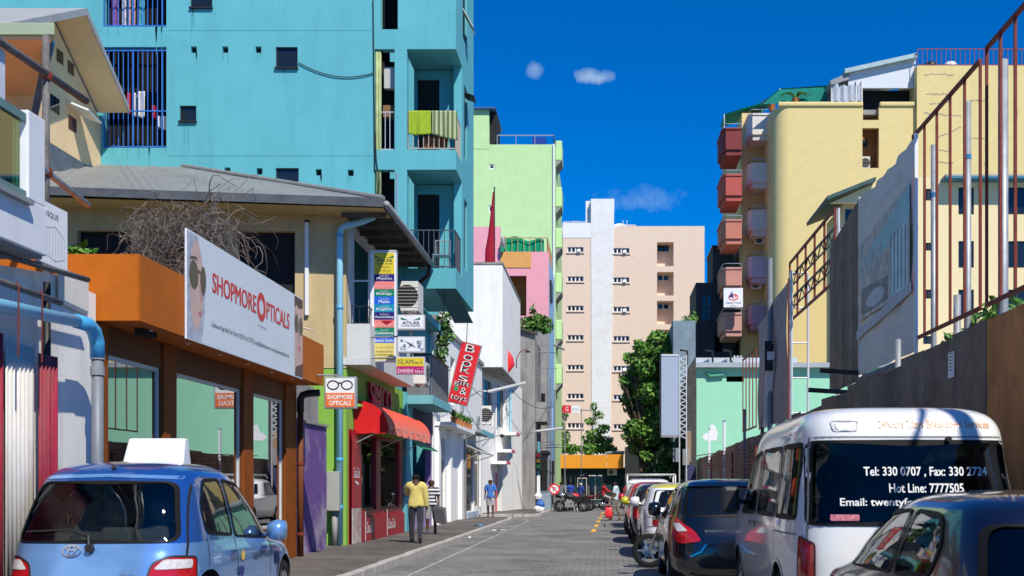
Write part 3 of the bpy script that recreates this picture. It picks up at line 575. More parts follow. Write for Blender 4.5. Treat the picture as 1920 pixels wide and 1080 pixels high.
# laundry
def cloth(name, label, x0, x1, y, z0, z1, m, amp=.025, freq=9, group=None, drape=.12, tilt=0, rough=0):
    r_ = random.Random(hash((round(x0, 2), round(z0, 2))) & 255); ph = r_.uniform(0, 6); rows = []
    n = 24; mm = 14
    for j in range(mm + 1):
        f = j / mm; row = []
        for i in range(n + 1):
            u = i / n; z = z1 - f * (z1 - z0 + tilt * (u - .5)) ; dy = -.02 - amp * f * math.sin(freq * u + ph) - amp * .5 * f * math.sin(freq * 2.3 * u + 1.3 * f + ph)
            row.append((x0 + (x1 - x0) * (u + .02 * f * math.sin(7 * u + ph)), y + dy, z + .02 * math.sin(5 * u + ph) * f))
        rows.append(row)
    back = [[(p[0], y + .05, z1 - drape * k / 2) for p in rows[0]] for k in (2, 1)]
    o = MB().grid(back + [[(p[0], y + .02, z1 + .012) for p in rows[0]]] + rows).build(name, m, None, smooth=True); o.modifiers.new('thick', 'SOLIDIFY').thickness = .006
    return tag(o, label, 'laundry', group)
M_towg = mat('towel_green', (.30, .42, .02), .9, var=.15, scale=12, sheen=.3)
def stripes(name, c1, c2, freq, axis=0):
    m = bpy.data.materials.new(name); m.use_nodes = True; n = m.node_tree.nodes; l = m.node_tree.links; b = n['Principled BSDF']; b.inputs['Roughness'].default_value = .85
    t = n.new('ShaderNodeTexCoord'); s_ = n.new('ShaderNodeSeparateXYZ'); l.new(t.outputs['Object'], s_.inputs[0])
    a = n.new('ShaderNodeMath'); a.operation = 'MULTIPLY'; a.inputs[1].default_value = freq; l.new(s_.outputs[axis], a.inputs[0])
    f = n.new('ShaderNodeMath'); f.operation = 'FRACT'; l.new(a.outputs[0], f.inputs[0])
    g = n.new('ShaderNodeMath'); g.operation = 'GREATER_THAN'; g.inputs[1].default_value = .5; l.new(f.outputs[0], g.inputs[0])
    mx = n.new('ShaderNodeMix'); mx.data_type = 'RGBA'; l.new(g.outputs[0], mx.inputs[0]); mx.inputs[6].default_value = (*c1, 1); mx.inputs[7].default_value = (*c2, 1); l.new(mx.outputs[2], b.inputs['Base Color']); MATS[name] = m; return m
M_tows = stripes('towel_striped', (.10, .16, .05), (.42, .44, .25), 8.5)
zr = balc[0][2] + 1.02
cloth('towel', 'plain lime green towel hung over the upper corner balcony railing', X(766, YT), X(808, YT), YT + .02, Z(252, YT), zr, M_towg)
cloth('towel', 'olive striped towel hung over the upper corner balcony railing', X(810, YT), X(857, YT), YT + .02, Z(258, YT), zr, M_tows, tilt=.12)
cloth('rust_cloth', 'rust brown cloth hanging low behind the balcony towels', X(790, YT), X(838, YT), YT + .2, Z(275, YT), Z(252, YT), mat('rust_cloth', (.28, .09, .04), .9), .03)
g = grl[0]
for (a, b, c_, d, cc, lb) in ((228, 236, 166, 205, (.55, .02, .03), 'small red garment drying in the middle grilled window'), (238, 246, 166, 210, (.6, .58, .55), 'grey white garment drying beside the red one in the grilled window'), (249, 262, 163, 212, (.68, .66, .62), 'wide pale garment drying at the centre of the grilled window'), (275, 283, 190, 215, (.5, .02, .04), 'dark red garment drying near the right of the grilled window'), (286, 304, 210, 235, (.6, .62, .66), 'white cloth hanging low at the right of the grilled window')):
    cloth('garment', lb, X(a, YT), X(b, YT), YT + .35, Z(d, YT), Z(c_, YT), mat('garment%d' % a, cc, .9), .03, 6, 'laundry in the grilled windows')
for (a, b, cc, lb) in ((198, 212, (.25, .1, .3), 'purple patterned cloth in the top grilled window'), (218, 228, (.6, .55, .55), 'pale cloth hanging in the top grilled window'), (232, 244, (.62, .35, .3), 'pink patterned cloth in the top grilled window'), (252, 262, (.1, .4, .5), 'teal cloth hanging in the top grilled window')):
    cloth('garment', lb, X(a, YT), X(b, YT), YT + .35, Z(50, YT), Z(-40, YT), mat('garment%d' % a, cc, .9, var=.5, scale=14), .03, 6, 'laundry in the grilled windows')
ct = thing('balcony_chair', 'metal garden chair standing on the lower turquoise balcony', 'chair', (X(828, YT + .9), YT + .9, balc[1][2]))
x0, y0, z0 = X(828, YT + .9), YT + .9, balc[1][2] + .05
for sx in (-.2, .2):
    for sy in (-.2, .2): MB().tube([(x0 + sx, y0 + sy, z0), (x0 + sx, y0 + sy, z0 + (.9 if sy > 0 else .45))], .014, 6).build('leg', M_steel, ct)
MB().box(x0 - .22, x0 + .22, y0 - .22, y0 + .22, z0 + .43, z0 + .46).build('seat', M_steel, ct)
for k in range(5): MB().tube([(x0 - .16 + .08 * k, y0 + .2, z0 + .46), (x0 - .16 + .08 * k, y0 + .2, z0 + .9)], .008, 6).build('back_bar', M_steel, ct)
MB().tube([(x0 - .2, y0 + .2, z0 + .9), (x0 + .2, y0 + .2, z0 + .9)], .014, 6).build('back_rail', M_steel, ct)
# ================================================================ tan house with hipped roof
tn = thing('tan_house', 'tan two storey house with grey hipped roof and white veranda', 'house', (-8, 27, .12))
M_tan = mat('tan_paint', (.55, .42, .22), .8, var=.08, bump=.15, dirt=.35, dirtc=(.3, .24, .16), streak=True)
YN = 24.5
wA = (X(145, YN), X(245, YN), 5.0, 6.8); wB = (X(445, YN), X(553, YN), 4.4, 6.78)
MB().slab(fy(YN), -14, -5.5, 3.88, 7.5, [wA, wB], .22).build('wall', M_tan, tn)
M_lime = mat('lime_green_paint', (.24, .46, .07), .75, var=.06, bump=.1, dirt=.2, dirtc=(.2, .3, .08), streak=True)
box('painted_base', M_lime, tn, -14, -5.497, YN - .01, YN + .21, .12, 3.86)
for q_ in (wA, wB): box('dark_fill', M_dark, tn, q_[0] - .02, q_[1] + .02, YN + .16, YN + .2, q_[2] - .02, q_[3] + .02)  # dark sheet fills each opening, standing in for the unlit room
M_wv = mat('veranda_white', (.62, .62, .6), .75, var=.06, dirt=.3, dirtc=(.3, .3, .3), streak=True)
MB().slab(fxl(-5.5), YN + .22, 29.98, 4.1, 7.3, [(25.3, 29.3, 4.85, 6.95)], .18).build('veranda_wall', M_wv, tn); box('veranda_back', mat('veranda_grey', (.25, .25, .25), .8), tn, -7.2, -7.1, YN + .3, 29.9, 3.9, 7.2)
box('veranda_slab', M_wv, tn, -5.68, -4.98, YN - .02, 30, 3.95, 4.10); MB().slab(lambda u, z, d: (u, YN - .01 + d, z), -5.49, -4.99, 4.102, 4.82, (), .1).build('parapet', M_wv, tn); box('parapet', M_wv, tn, -5.08, -4.985, YN + .1, 29.95, 4.102, 4.80)
rail(tn, [(-5.4, YN + .06), (-5.06, YN + .06), (-5.04, 26)], 4.84, 5.2, M_black, .17, .01)
# hipped corrugated roof
EX, EY, EZ = -4.55, 23.6, 7.14
M_roof = mat('zinc_roof', (.23, .23, .225), .5, var=.15, scale=3, dirt=.5, dirtc=(.14, .14, .14)); tp = math.tan(R(19))
rows = []
nx = 260
for j in range(9):
    f = j / 8; d = f * 6.7; row = []
    for i in range(nx + 1):
        x = EX - d - (14 + EX + 0 - d) * i / nx if True else 0
        lift = .035 * (EX - x)
        row.append((x, EY + d, EZ + d * tp + .018 * math.sin(x * 2 * math.pi / .2) + lift + .09))
    rows.append(row)
MB().grid(rows).build('roof_slope', M_roof, tn, smooth=True)
rows = [[(EX - d, EY + d + (30.0 - EY - d) * i / 150, EZ + d * tp + .018 * math.sin((EY + d + (30.0 - EY - d) * i / 150) * 2 * math.pi / .2) + .09) for i in range(151)] for d in [k * .8 for k in range(8)]]
MB().grid(rows).build('roof_slope', M_roof, tn, smooth=True)
MB().tube([(EX, EY, EZ + .12), (EX - 6.6, EY + 6.6, EZ + 6.6 * tp + .35)], .06, 8).build('hip_cap', M_roof, tn)
MB().add([(-14, EY - .02, EZ + .28), (EX, EY - .02, EZ - .06), (EX, EY - .02, EZ + .12), (-14, EY - .02, EZ + .45)], [(0, 1, 2, 3)]).build('fascia_board', mat('dark_fascia', (.09, .1, .11), .6, var=.3, scale=3), tn).modifiers.new('thick', 'SOLIDIFY').thickness = .03
box('fascia_board', MATS['dark_fascia'], tn, EX - .01, EX + .02, EY + .0, 29.98, EZ - .06, EZ + .12)
MB().add([(-14, EY, EZ + .22), (EX, EY, EZ - .08), (EX, 24.49, EZ - .08), (-14, 24.49, EZ + .22)], [(0, 1, 2, 3)]).build('soffit', M_tan, tn); MB().add([(-5.49, 24.5, EZ - .07), (EX, 24.5, EZ - .07), (EX, 29.98, EZ - .07), (-5.49, 29.98, EZ - .07)], [(0, 1, 2, 3)]).build('soffit', M_timber, tn)
for k in range(7): MB().beam((-5.48, 24.0 + k * .9, EZ - .13), (EX, 24.0 + k * .9, EZ - .13), .05, .09).build('rafter', M_timber, tn)
MB().tube([(EX + .07, EY, EZ), (EX + .07, 29.9, EZ - .04)], .07, 10).build('gutter', M_grey, tn, smooth=True)
MB().tube([(EX + .05, 29.6, EZ - .05), (EX, 29.7, EZ - .35), (EX - .3, 29.8, EZ - .55), (-5.3, 29.85, EZ - .62)], .05, 8).build('gutter_spout', M_black, tn, smooth=True)
# pole over the eave
MB().tube([(EX + .05, 24.9, EZ - .1), (EX + .05, 24.9, EZ + 1.0)], .02, 6).build('vent_pipe', M_steel, tn)
dp = thing('downpipe', 'tall light blue downpipe on the corner of the lime green wall', 'pipe', (-5.6, 24.35, .12))
M_dp = mat('downpipe_blue', (.28, .60, .74), .4, var=.06)
MB().tube([(-4.85, 24.2, 7.02), (-5.15, 24.28, 6.92), (-5.5, 24.33, 6.85), (-5.58, 24.35, 6.78), (-5.6, 24.35, 6.6), (-5.6, 24.35, .14)], .068, 12).build('pipe', M_dp, dp, smooth=True)
for z in (5.1, 1.9, .9, 6.62): MB().lathe([(.078, 0), (.085, .02), (.085, .05), (.078, .07)], (-5.6, 24.35, z), 12).build('collar', mat('collar_blue', (.08, .36, .55), .4), dp)
cd = thing('cable_trunking', 'white vertical cable trunking on the sunlit tan wall', 'conduit', (X(576, YN), YN, 5)); box('trunking', M_whiteclean, cd, X(573, YN), X(580, YN), YN - .08, YN - .005, Z(592, YN), Z(418, YN), bevel=.008); box('end_cap', M_black, cd, X(572.5, YN), X(580.5, YN), YN - .085, YN - .004, Z(418, YN), Z(414, YN))
# electricity box
eb = thing('electricity_box', 'grey steel electricity cabinet on a stub pole before the lime wall', 'cabinet', (-5.85, 24.25, .12))
box('cabinet', mat('cabinet_grey', (.36, .37, .34), .55, var=.12), eb, X(610, 24.2), X(637, 24.2), 24.12, 24.42, Z(958, 24.2), Z(884, 24.2), bevel=.015); box('door_seam', M_grey, eb, X(614, 24.2), X(615, 24.2), 24.113, 24.119, Z(955, 24.2), Z(888, 24.2)); MB().tube([(X(626, 24.2), 24.27, .12), (X(626, 24.2), 24.27, .86)], .06, 10).build('pole', M_conc, eb, smooth=True)
# antenna stub between board and tan wall
an = thing('antenna', 'small tilted white antenna with black rod on the brown shop roof', 'antenna', (-6.0, 21, 3.86))
MB().tube([(-5.55, 20.2, 3.86), (-5.55, 20.2, 4.3)], .02, 6).build('mast', M_black, an); MB().tube([(-5.85, 20.2, 4.0), (-5.45, 20.15, 4.32)], .035, 8).build('boom', M_whiteclean, an); MB().tube([(-5.7, 20.2, 4.25), (-5.1, 20.2, 4.1)], .012, 6).build('element', M_steel, an); MB().tube([(-5.72, 20.2, 3.86), (-5.72, 20.2, 4.3)], .015, 6).build('mast', M_black, an)
# dry vine tangle
def twigs(name, label, c, rx, ry, rz, n, seg, r0, m, seed, droop=.3, cat='vine'):
    rr = random.Random(seed); mb = MB()
    for k in range(n):
        a = rr.uniform(0, 6.28); el = rr.uniform(-1, 1); q = rr.random() ** .5
        p = Vector((c[0] + rx * q * math.cos(a) * math.cos(el), c[1] + ry * q * math.sin(a), c[2] + rz * q * math.sin(el * 1.4)))
        d = Vector((rr.gauss(0, 1), rr.gauss(0, .5), rr.gauss(.2, .8))).normalized(); pts = [p]
        for s in range(rr.randint(4, 8)):
            d = (d + Vector((rr.gauss(0, .45), rr.gauss(0, .35), rr.gauss(-droop * .3, .4)))).normalized(); p = p + d * seg * rr.uniform(.6, 1.3); pts.append(p)
        r = r0 * rr.uniform(.5, 1.4); mb.tube(pts, [r * (1 - .6 * i / len(pts)) for i in range(len(pts))], 3, caps=False)
    o = mb.build(name, m, None); return tag(o, label, cat)
M_twig = mat('dry_twig', (.15, .13, .115), .9, var=.4, scale=6)
twigs('dry_vine', 'dense tangle of dry grey twigs above the brown shop fascia', (X(335, 18.5), 18.5, 5.2), .85, .6, .66, 1500, .085, .006, M_twig, 3, 1.1)
twigs('dry_vine', 'thin trailing dry twigs hanging right of the big tangle', (X(415, 18.3), 18.3, 5.55), .4, .4, .6, 70, .15, .008, M_twig, 8, 1.2)
MB_t = MB()
for k in range(5): MB_t.tube([(X(330, 18.5) + k * .12, 18.6, 3.9), (X(335, 18.5) + k * .1, 18.6, 4.6), (X(345, 18.5) + rnd.uniform(-.4, .4), 18.5, 5.4)], [.03, .025, .012], 6)
tag(MB_t.build('vine_stem', M_twig), 'woody stems carrying the dry twig tangle', 'vine')
# ================================================================ signs of the tuition centre
def col_(n, c): return mat('sgn_' + n, c, .45, var=.04)
S_y, S_navy, S_pink, S_grn, S_blue, S_teal, S_mag = col_('yellow', (.72, .56, .02)), col_('navy', (.012, .012, .16)), col_('pink', (.80, .22, .20)), col_('green', (.0, .20, .10)), col_('blue', (.01, .12, .62)), col_('teal', (.0, .26, .38)), col_('magenta', (.50, .01, .14))
def thaana(O, w_, h_, m, par, seed, n=6):
    """small right-to-left script marks: hooked strokes with diacritics"""
    rr = random.Random(seed); mb = MB(); O = Vector(O)
    def st(pts, wd):
        for a, b in zip(pts, pts[1:]):
            a, b = Vector(a), Vector(b); d = (b - a).normalized(); q = Vector((-d.y, d.x)) * wd
            mb.add([O + Vector((p.x, -.003, p.y)) for p in (a - q, b - q, b + q, a + q)], [(0, 1, 2, 3)])
    for k in range(n):
        x = w_ * k / n; s_ = w_ / n; wd = h_ * .055
        base = rr.choice([[(.1, .2), (.5, .1), (.8, .35), (.5, .6)], [(.1, .55), (.3, .15), (.85, .2)], [(.15, .1), (.5, .5), (.85, .15)], [(.1, .3), (.8, .3), (.8, .65)]])
        st([(x + s_ * a, h_ * b) for a, b in base], wd); y = rr.choice((.82, .9, -.02)); st([(x + s_ * .3, h_ * y), (x + s_ * .7, h_ * (y + .08))], wd * .8)
    return mb.build('script_marks', m, par)
def wings(cx, z, w_, y, m, par):
    for s in (-1, 1): MB().add([(cx + s * w_ * .1, y, z - .02 * w_), (cx + s * w_ * .5, y, z + .14 * w_), (cx + s * w_ * .48, y, z + .02 * w_), (cx + s * w_ * .3, y, z - .0 * w_)], [(0, 1, 2, 3)]).build('logo_wing', m, par)
y0 = 25.0; xa, xb, za, zb = X(699, y0), X(742, y0), Z(678, y0), Z(472, y0)
s = thing('tuition_sign', 'tall vertical sign of stacked coloured subject bands on the veranda', 'sign', ((xa + xb) / 2, y0, za))
box('casing', M_whiteclean, s, xa - .06, xb, y0, y0 + .22, za, zb, bevel=.012); box('cap', M_alu, s, xa - .08, xb + .01, y0 - .01, y0 + .23, zb + .001, zb + .035)
bands = [(474, 514, S_y, None), (514, 527.5, S_navy, 'Physics'), (527.5, 542, S_pink, 'Chemistry'), (542, 556, S_grn, 'Biology'), (556, 570.5, S_blue, 'Maths'), (570.5, 585, S_teal, 'English'), (585, 599.5, S_navy, 'Accounting'), (599.5, 614, S_pink, 'Economics'), (614, 629, S_grn, 'Commerce'), (629, 643, S_blue, 'Business Studies'), (643, 675, col_('pale_yellow', (.70, .58, .16)), None)]
cx = (xa + xb) / 2; bw = (xb - xa) / 2 - .03
for k, (a, b, m, s_) in enumerate(bands):
    f = box('band', m, s, cx - bw, cx + bw, y0 - .006, y0 - .001, Z(b, y0), Z(a, y0) - .002)
    if s_:
        zz = Z(b, y0); tx = M_whiteclean if s_ not in ('Chemistry', 'Economics') else mat('faded_pink_ink', (.85, .4, .38), .6)
        text(s_, (cx, y0 - .008, zz + .025), UX, UZ, min(.078 * len(s_) * .62, bw * 1.85), .062, tx, s, align='c', depth=.001, bold=.01); thaana((cx - .1, y0 - .006, zz + .095), .2, .05, tx, s, k, 6)
wings(cx, Z(484, y0), bw * 1.9, y0 - .009, mat('logo_green', (.0, .16, .06), .5), s)
text('ATLAS', (cx, y0 - .008, Z(491, y0)), UX, UZ, bw * 1.55, .06, M_ink, s, align='c', bold=.03, depth=.001); text('TUITION CENTRE', (cx, y0 - .008, Z(496, y0)), UX, UZ, bw * 1.55, .032, M_ink, s, align='c', depth=.001, bold=.01); text('FOR ORDINARY\n&\nADVANCED LEVEL', (cx, y0 - .008, Z(509, y0)), UX, UZ, bw * 1.2, .11, M_ink, s, align='c', depth=.001); thaana((cx - .16, y0 - .006, Z(513, y0)), .32, .03, M_ink, s, 40, 9)
MB().add([(cx - .08, y0 - .009, Z(601, y0)), (cx + .2, y0 - .009, Z(601, y0)), (cx + .05, y0 - .009, Z(610, y0))], [(0, 1, 2)]).build('torn_patch', mat('torn_red', (.4, .01, .02), .6), s)
thaana((cx - .2, y0 - .006, Z(653, y0)), .4, .045, M_ink, s, 41, 9); text('Excellent Service\nat affordable rates', (cx, y0 - .008, Z(667, y0)), UX, UZ, bw * 1.8, .12, M_ink, s, align='c', shear=.25, depth=.001); text('TEL.318848', (cx, y0 - .008, Z(673, y0)), UX, UZ, bw * .9, .035, M_ink, s, align='c', depth=.001)
MB().tube([(xa - .09, y0 + .1, za - .1), (xa - .09, y0 + .1, zb - .02)], .035, 8).build('pole', M_whiteclean, s, smooth=True)
for z in (Z(525, y0), Z(615, y0), za - .06): MB().tube([(xa - .09, y0 + .1, z), (-5.52, y0 + .1, z)], .02, 6).build('bracket', M_whiteclean, s)
Y6 = 24.3
t6 = sign_box('name_sign', 'small white sign with green wings logo right of the tall vertical sign', X(745, Y6), X(796, Y6), Y6, Z(618, Y6), Z(590, Y6), .12, M_whiteclean, mat('sign_edge', (.55, .56, .56), .5)); cx = X(770, Y6)
wings(cx, Z(600, Y6), .42, Y6 - .008, MATS['logo_green'], t6); text('ATLAS', (cx, Y6 - .006, Z(608, Y6)), UX, UZ, .36, .06, M_ink, t6, align='c', bold=.03, depth=.002); text('TUITION CENTRE', (cx, Y6 - .006, Z(612.5, Y6)), UX, UZ, .4, .035, M_ink, t6, align='c', depth=.002, bold=.01)
t6 = sign_box('mosaic_sign', 'white sign with grey blue squares and black swallow under the logo sign', X(745, Y6), X(796, Y6), Y6, Z(661, Y6), Z(631, Y6), .12, M_whiteclean, MATS['sign_edge'])
rr = random.Random(4)
for k in range(16):
    a = rr.choice((rr.uniform(.0, .15), rr.uniform(.38, .5))); b = rr.uniform(.04, .26); q = rr.uniform(.025, .06)
    poly2([(a + .03, b), (a + .03 + q, b), (a + .03 + q, b + q), (a + .03, b + q)], (X(745, Y6), Y6 - .005, Z(661, Y6)), UX, UZ, mat('mosaic%d' % (k % 3), ((.12, .2, .28), (.25, .33, .4), (.45, .5, .52))[k % 3], .5), t6, 'square', .001 + .0005 * k)
poly2([(.14, .26), (.3, .15), (.42, .1), (.28, .19)], (X(745, Y6), Y6 - .005, Z(661, Y6)), UX, UZ, M_ink, t6, 'swallow', .012); poly2([(.22, .1), (.3, .15), (.34, .22), (.29, .17)], (X(745, Y6), Y6 - .005, Z(661, Y6)), UX, UZ, M_ink, t6, 'swallow', .0125)
t6 = sign_box('subject_sign', 'yellow and magenta sign with two subject names above the red awning', X(742, Y6), X(796, Y6), Y6, Z(702, Y6), Z(669, Y6), .12, None, MATS['sign_edge'])
zm = Z(686.5, Y6); xl, xr = X(743.5, Y6), X(794.5, Y6)
box('band', S_y, t6, xl, xr, Y6 - .004, Y6 - .001, zm, Z(671, Y6)); box('band', S_mag, t6, xl, xr, Y6 - .004, Y6 - .001, Z(700.5, Y6), zm - .003)
text('ISLAM', (xl + .03, Y6 - .005, zm + .04), UX, UZ, .32, .1, M_ink, t6, depth=.001); text('DHIVEHI', (xl + .03, Y6 - .005, Z(699, Y6)), UX, UZ, .32, .08, M_whiteclean, t6, depth=.001); thaana((xr - .22, Y6 - .004, zm + .04), .2, .1, M_ink, t6, 50, 5); thaana((xr - .18, Y6 - .004, zm - .14), .16, .1, M_whiteclean, t6, 51, 4)
sp = thing('sign_bracket', 'grey steel bracket post carrying the three small stacked signs', 'bracket', (X(771, 24.5), 24.5, 3.7))
MB().tube([(X(771, 24.45), 24.46, 3.8), (X(771, 24.45), 24.46, 4.98)], .03, 8).build('post', M_grey, sp)
for z in (4.1, 4.55): MB().tube([(X(771, 24.45), 24.46, z), (-5.0, 24.6, z)], .02, 6).build('arm', M_grey, sp)
ac_unit((X(767, 27.2), 27.6, Z(586, 27.2)), .42, .8, .74, 'air conditioner high on the turquoise block behind the tall sign', 'y')
ac_unit((X(785, 30), 30.4, Z(722, 30)), .34, .7, .62, 'air conditioner beside the yellow and magenta sign', 'x')
# ================================================================ corner shop with red awning
rsx = thing('corner_shop', 'red corner shop front with lime wall and drink advertising panels', 'shop', (-5.5, 28.4, .12))
M_cola = mat('cola_red', (.36, .010, .022), .4, var=.3, scale=5, dirt=.5, dirtc=(.12, .01, .015)); M_colad = mat('cola_dark', (.16, .01, .02), .4, var=.2, scale=5)
op = [(25.75, 27.75, .82, 2.56), (28.3, 30.85, .82, 2.56)]
MB().slab(fxl(-5.5), 24.75, 31.4, .12, 2.6, op, .18).build('shop_front', M_cola, rsx)
box('upper_wall', M_lime, rsx, -5.7, -5.5, 24.72, 31.4, 2.602, 3.948)
gg = glass('dim_glass', (.25, .22, .2), 1.5, boost=1.5)
for o_ in op: win(rsx, fxl(-5.5), *o_, d=.05, fw=.05, nu=1, fm=M_colad, gm=gg)
for (a, b) in ((26.3, 27.1), (29.1, 30.4)): box('window_poster', mat('poster_dark', (.06, .03, .025), .5, var=.7, scale=5), rsx, -5.62, -5.6, a, b, .85, 2.5)
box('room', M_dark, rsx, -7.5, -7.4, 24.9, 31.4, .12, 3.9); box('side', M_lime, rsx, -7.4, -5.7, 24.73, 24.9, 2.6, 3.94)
box('plinth', M_cola, rsx, -5.498, -5.44, 25.7, 31.3, .12, .66)
for (y, w_) in ((26.3, .7), (28.9, 1.0)):
    box('white_border', M_whiteclean, rsx, -5.441, -5.437, y - .12, y - .07, .14, .8)
    text('Coca-Cola', (-5.44, y, .3), UY, UZ, w_, .26, M_whiteclean, rsx, shear=.3, depth=.003, bold=.01)
pan = MB().box(-5.44, -5.42, 24.78, 25.65, .9, 2.58).build('pillar_panel', M_cola, rsx); text('Coca-Cola', (-5.42, 24.86, 1.55), UY, UZ, .6, .24, M_whiteclean, rsx, shear=.3, depth=.003, bold=.01)
box('pillar_base', mat('peeled_white', (.5, .45, .44), .8, var=.3, scale=5, dirt=.6, dirtc=(.3, .05, .05)), rsx, -5.44, -5.42, 24.78, 25.65, .125, .895)
lineb((.15, -.14), (.5, -.2), (-5.42, 24.86, 1.62), UY, UZ, .05, M_whiteclean, rsx, 'logo_wave', .003)
for y in (28.0, 30.98): text('Coca-Cola', (-5.497, y + .12, 1.1), UZ, -UY, 1.1, .14, mat('faded_white', (.4, .36, .36), .6), rsx, shear=.3, depth=.003)
M_let = mat('letter_maroon', (.26, .012, .05), .4, var=.2)
o = text('SIMCO', (-5.38, 26.5, 3.22), UY, UZ, 2.6, .56, M_let, rsx, bold=-.0, depth=0, name='raised_letters'); o.modifiers.new('thick', 'SOLIDIFY').thickness = .09
o = text('Shop', (-5.34, 26.5, 3.18), UY, UZ, .9, .3, mat('letter_pink', (.6, .03, .12), .4), rsx, depth=0, name='raised_letters', shear=.3); o.modifiers.new('thick', 'SOLIDIFY').thickness = .04
box('letter_ledge', M_lime, rsx, -5.498, -5.3, 25.0, 31.3, 3.10, 3.16)
# awning
aw = thing('awning', 'bright red rounded fabric awning over the corner shop front', 'awning', (-5.5, 28.2, 2.5))
M_aw = mat('awning_red', (.80, .075, .02), .7, var=.07, scale=2, sheen=.2); M_awe = mat('awning_end_red', (.62, .012, .015), .7, var=.06)
n = 16; prof = [(-5.48 + .74 * math.sin(k / n * math.pi / 2), 2.68 + .57 * math.cos(k / n * math.pi / 2)) for k in range(n + 1)]
ribs = [25.2 + k * (6.1 / 60) for k in range(61)]
rows = []
for k, y in enumerate(ribs):
    sg = .018 * abs(math.sin(k / 60 * math.pi * 6)); rows.append([(x - sg * (i / n), y, z - sg * math.sin(i / n * 3.1)) for i, (x, z) in enumerate(prof)])
MB().grid(rows).build('canopy', M_aw, aw, smooth=True)
MB().add([(x, 25.2, z) for x, z in prof] + [(-5.48, 25.2, 2.68)], [tuple(range(n + 2))]).build('end_panel', M_awe, aw); MB().add([(x, 31.3, z) for x, z in prof] + [(-5.48, 31.3, 2.68)], [tuple(range(n + 2))]).build('end_panel', M_awe, aw)
val = [[(-4.74 + .012 * math.sin(y * 9), y, 2.68) for y in ribs], [(-4.735 + .03 * math.sin(y * 7 + 1), y, 2.60) for y in ribs], [(-4.74 + .02 * math.sin(y * 11), y, 2.535 - .025 * abs(math.sin(y * 4.2))) for y in ribs]]
o = MB().grid(val).build('valance', M_aw, aw, smooth=True)
xs_ = [-5.48 + .74 * k / 12 for k in range(13)]; MB().grid([[(x, 25.195 + .006 * math.sin(x * 30), 2.68) for x in xs_], [(x, 25.19 + .012 * math.sin(x * 25), 2.54 - .02 * abs(math.sin(x * 8))) for x in xs_]]).build('valance', M_awe, aw, smooth=True)
MB().tube([(-4.76, 25.2, 2.67), (-4.76, 31.3, 2.67)], .018, 6).build('front_bar', M_steel, aw)
for y in (25.22, 28.2, 31.28): MB().tube([(-5.48, y, 2.3), (-4.77, y, 2.66)], .014, 6).build('arm', M_steel, aw)
# teal pilaster, small green awning, dark recess
pl = thing('teal_pilaster', 'narrow turquoise painted pilaster right of the red shop front', 'pilaster', (-5.5, 31.9, .12)); box('shaft', mat('pale_turquoise', (.12, .42, .5), .75, var=.08, dirt=.2), pl, -5.75, -5.42, 31.45, 32.5, .12, 3.94, bevel=.01)
rc = thing('purple_kiosk', 'dark purple and teal recessed shop under the turquoise overhang', 'shop', (-5.9, 34.6, .12))
box('back_wall', mat('dark_purple', (.04, .025, .06), .7), rc, -6.6, -6.4, 32.5, 36.9, .12, 5.5); box('fascia', mat('dark_purple2', (.05, .035, .09), .7), rc, -6.4, -5.5, 32.52, 36.85, 3.0, 3.7)
box('pillar', mat('lilac_paint', (.3, .2, .45), .7), rc, -5.62, -5.46, 36.0, 36.3, .12, 3.0); box('low_wall', mat('lilac_wall', (.32, .26, .46), .75), rc, -5.66, -5.5, 33.3, 36.0, .12, .75)
for k in range(4): box('goods', mat('goods%d' % k, ((.1, .15, .2), (.25, .3, .3), (.1, .08, .06), (.3, .12, .1))[k], .7, var=.5, scale=7), rc, -6.35, -6.0, 32.8 + k * .85, 33.5 + k * .85, .12, 1.5 + .25 * (k % 2))
tag(MB().add([(-5.7, 32.8, 2.78), (-5.7, 35.6, 2.78), (-5.15, 35.6, 2.45), (-5.15, 32.8, 2.45)], [(0, 1, 2, 3)]).build('green_awning', mat('awning_green', (.02, .35, .15), .6)), 'small flat green awning behind the red one', 'awning').modifiers.new('thick', 'SOLIDIFY').thickness = .03
lt = thing('wall_lamp', 'small white box lamp hanging under the turquoise balcony ledge', 'lamp', (X(801, 36), 36, 3.1)); box('shade', M_whiteclean, lt, X(797, 36), X(805, 36), 35.95, 36.05, Z(772, 36), Z(758, 36), bevel=.02); MB().tube([(X(801, 36), 36, Z(758, 36)), (X(801, 36), 36, Z(750, 36))], .012, 6).build('stem', M_black, lt)
# lime ground end wall under the veranda (camera side of the corner shop) is the tan house's painted base
# ================================================================ white terrace beyond the turquoise block
M_wt = mat('white_terrace', (.87, .86, .83), .75, var=.05, dirt=.35, dirtc=(.5, .47, .43), streak=True, bump=.1)
M_tledge = mat('turquoise_ledge', (.16, .42, .48), .7, var=.1)
w1 = thing('white_terrace', 'white two storey terrace with dark doors beyond the red awning', 'building', (-6.5, 43, .12))
MB().slab(fxl(-5.5), 36.9, 51.5, .12, 6.7, [(37.9, 39.7, .3, 3.0), (44.8, 48.2, .35, 2.9), (48.6, 51.0, .5, 2.9), (38.2, 39.3, 4.0, 6.2), (41.0, 42.2, 4.3, 6.0)], .25).build('wall', M_wt, w1)
MB().slab(fy(36.9), -9, -5.75, 3.7, 6.7, (), .2).build('end_wall', M_turq, w1); box('roof', M_conc, w1, -9, -5.4, 36.9, 51.5, 6.702, 6.85); box('room', M_dark, w1, -7, -6.9, 37.2, 51.4, .12, 6.6)
for (a, b) in ((37.9, 38.75), (38.85, 39.7)): box('door', mat('door_dark', (.04, .045, .05), .5), w1, -5.66, -5.6, a + .03, b, .3, 2.3)
box('transom', M_alu, w1, -5.64, -5.58, 37.9, 39.7, 2.3, 2.38)
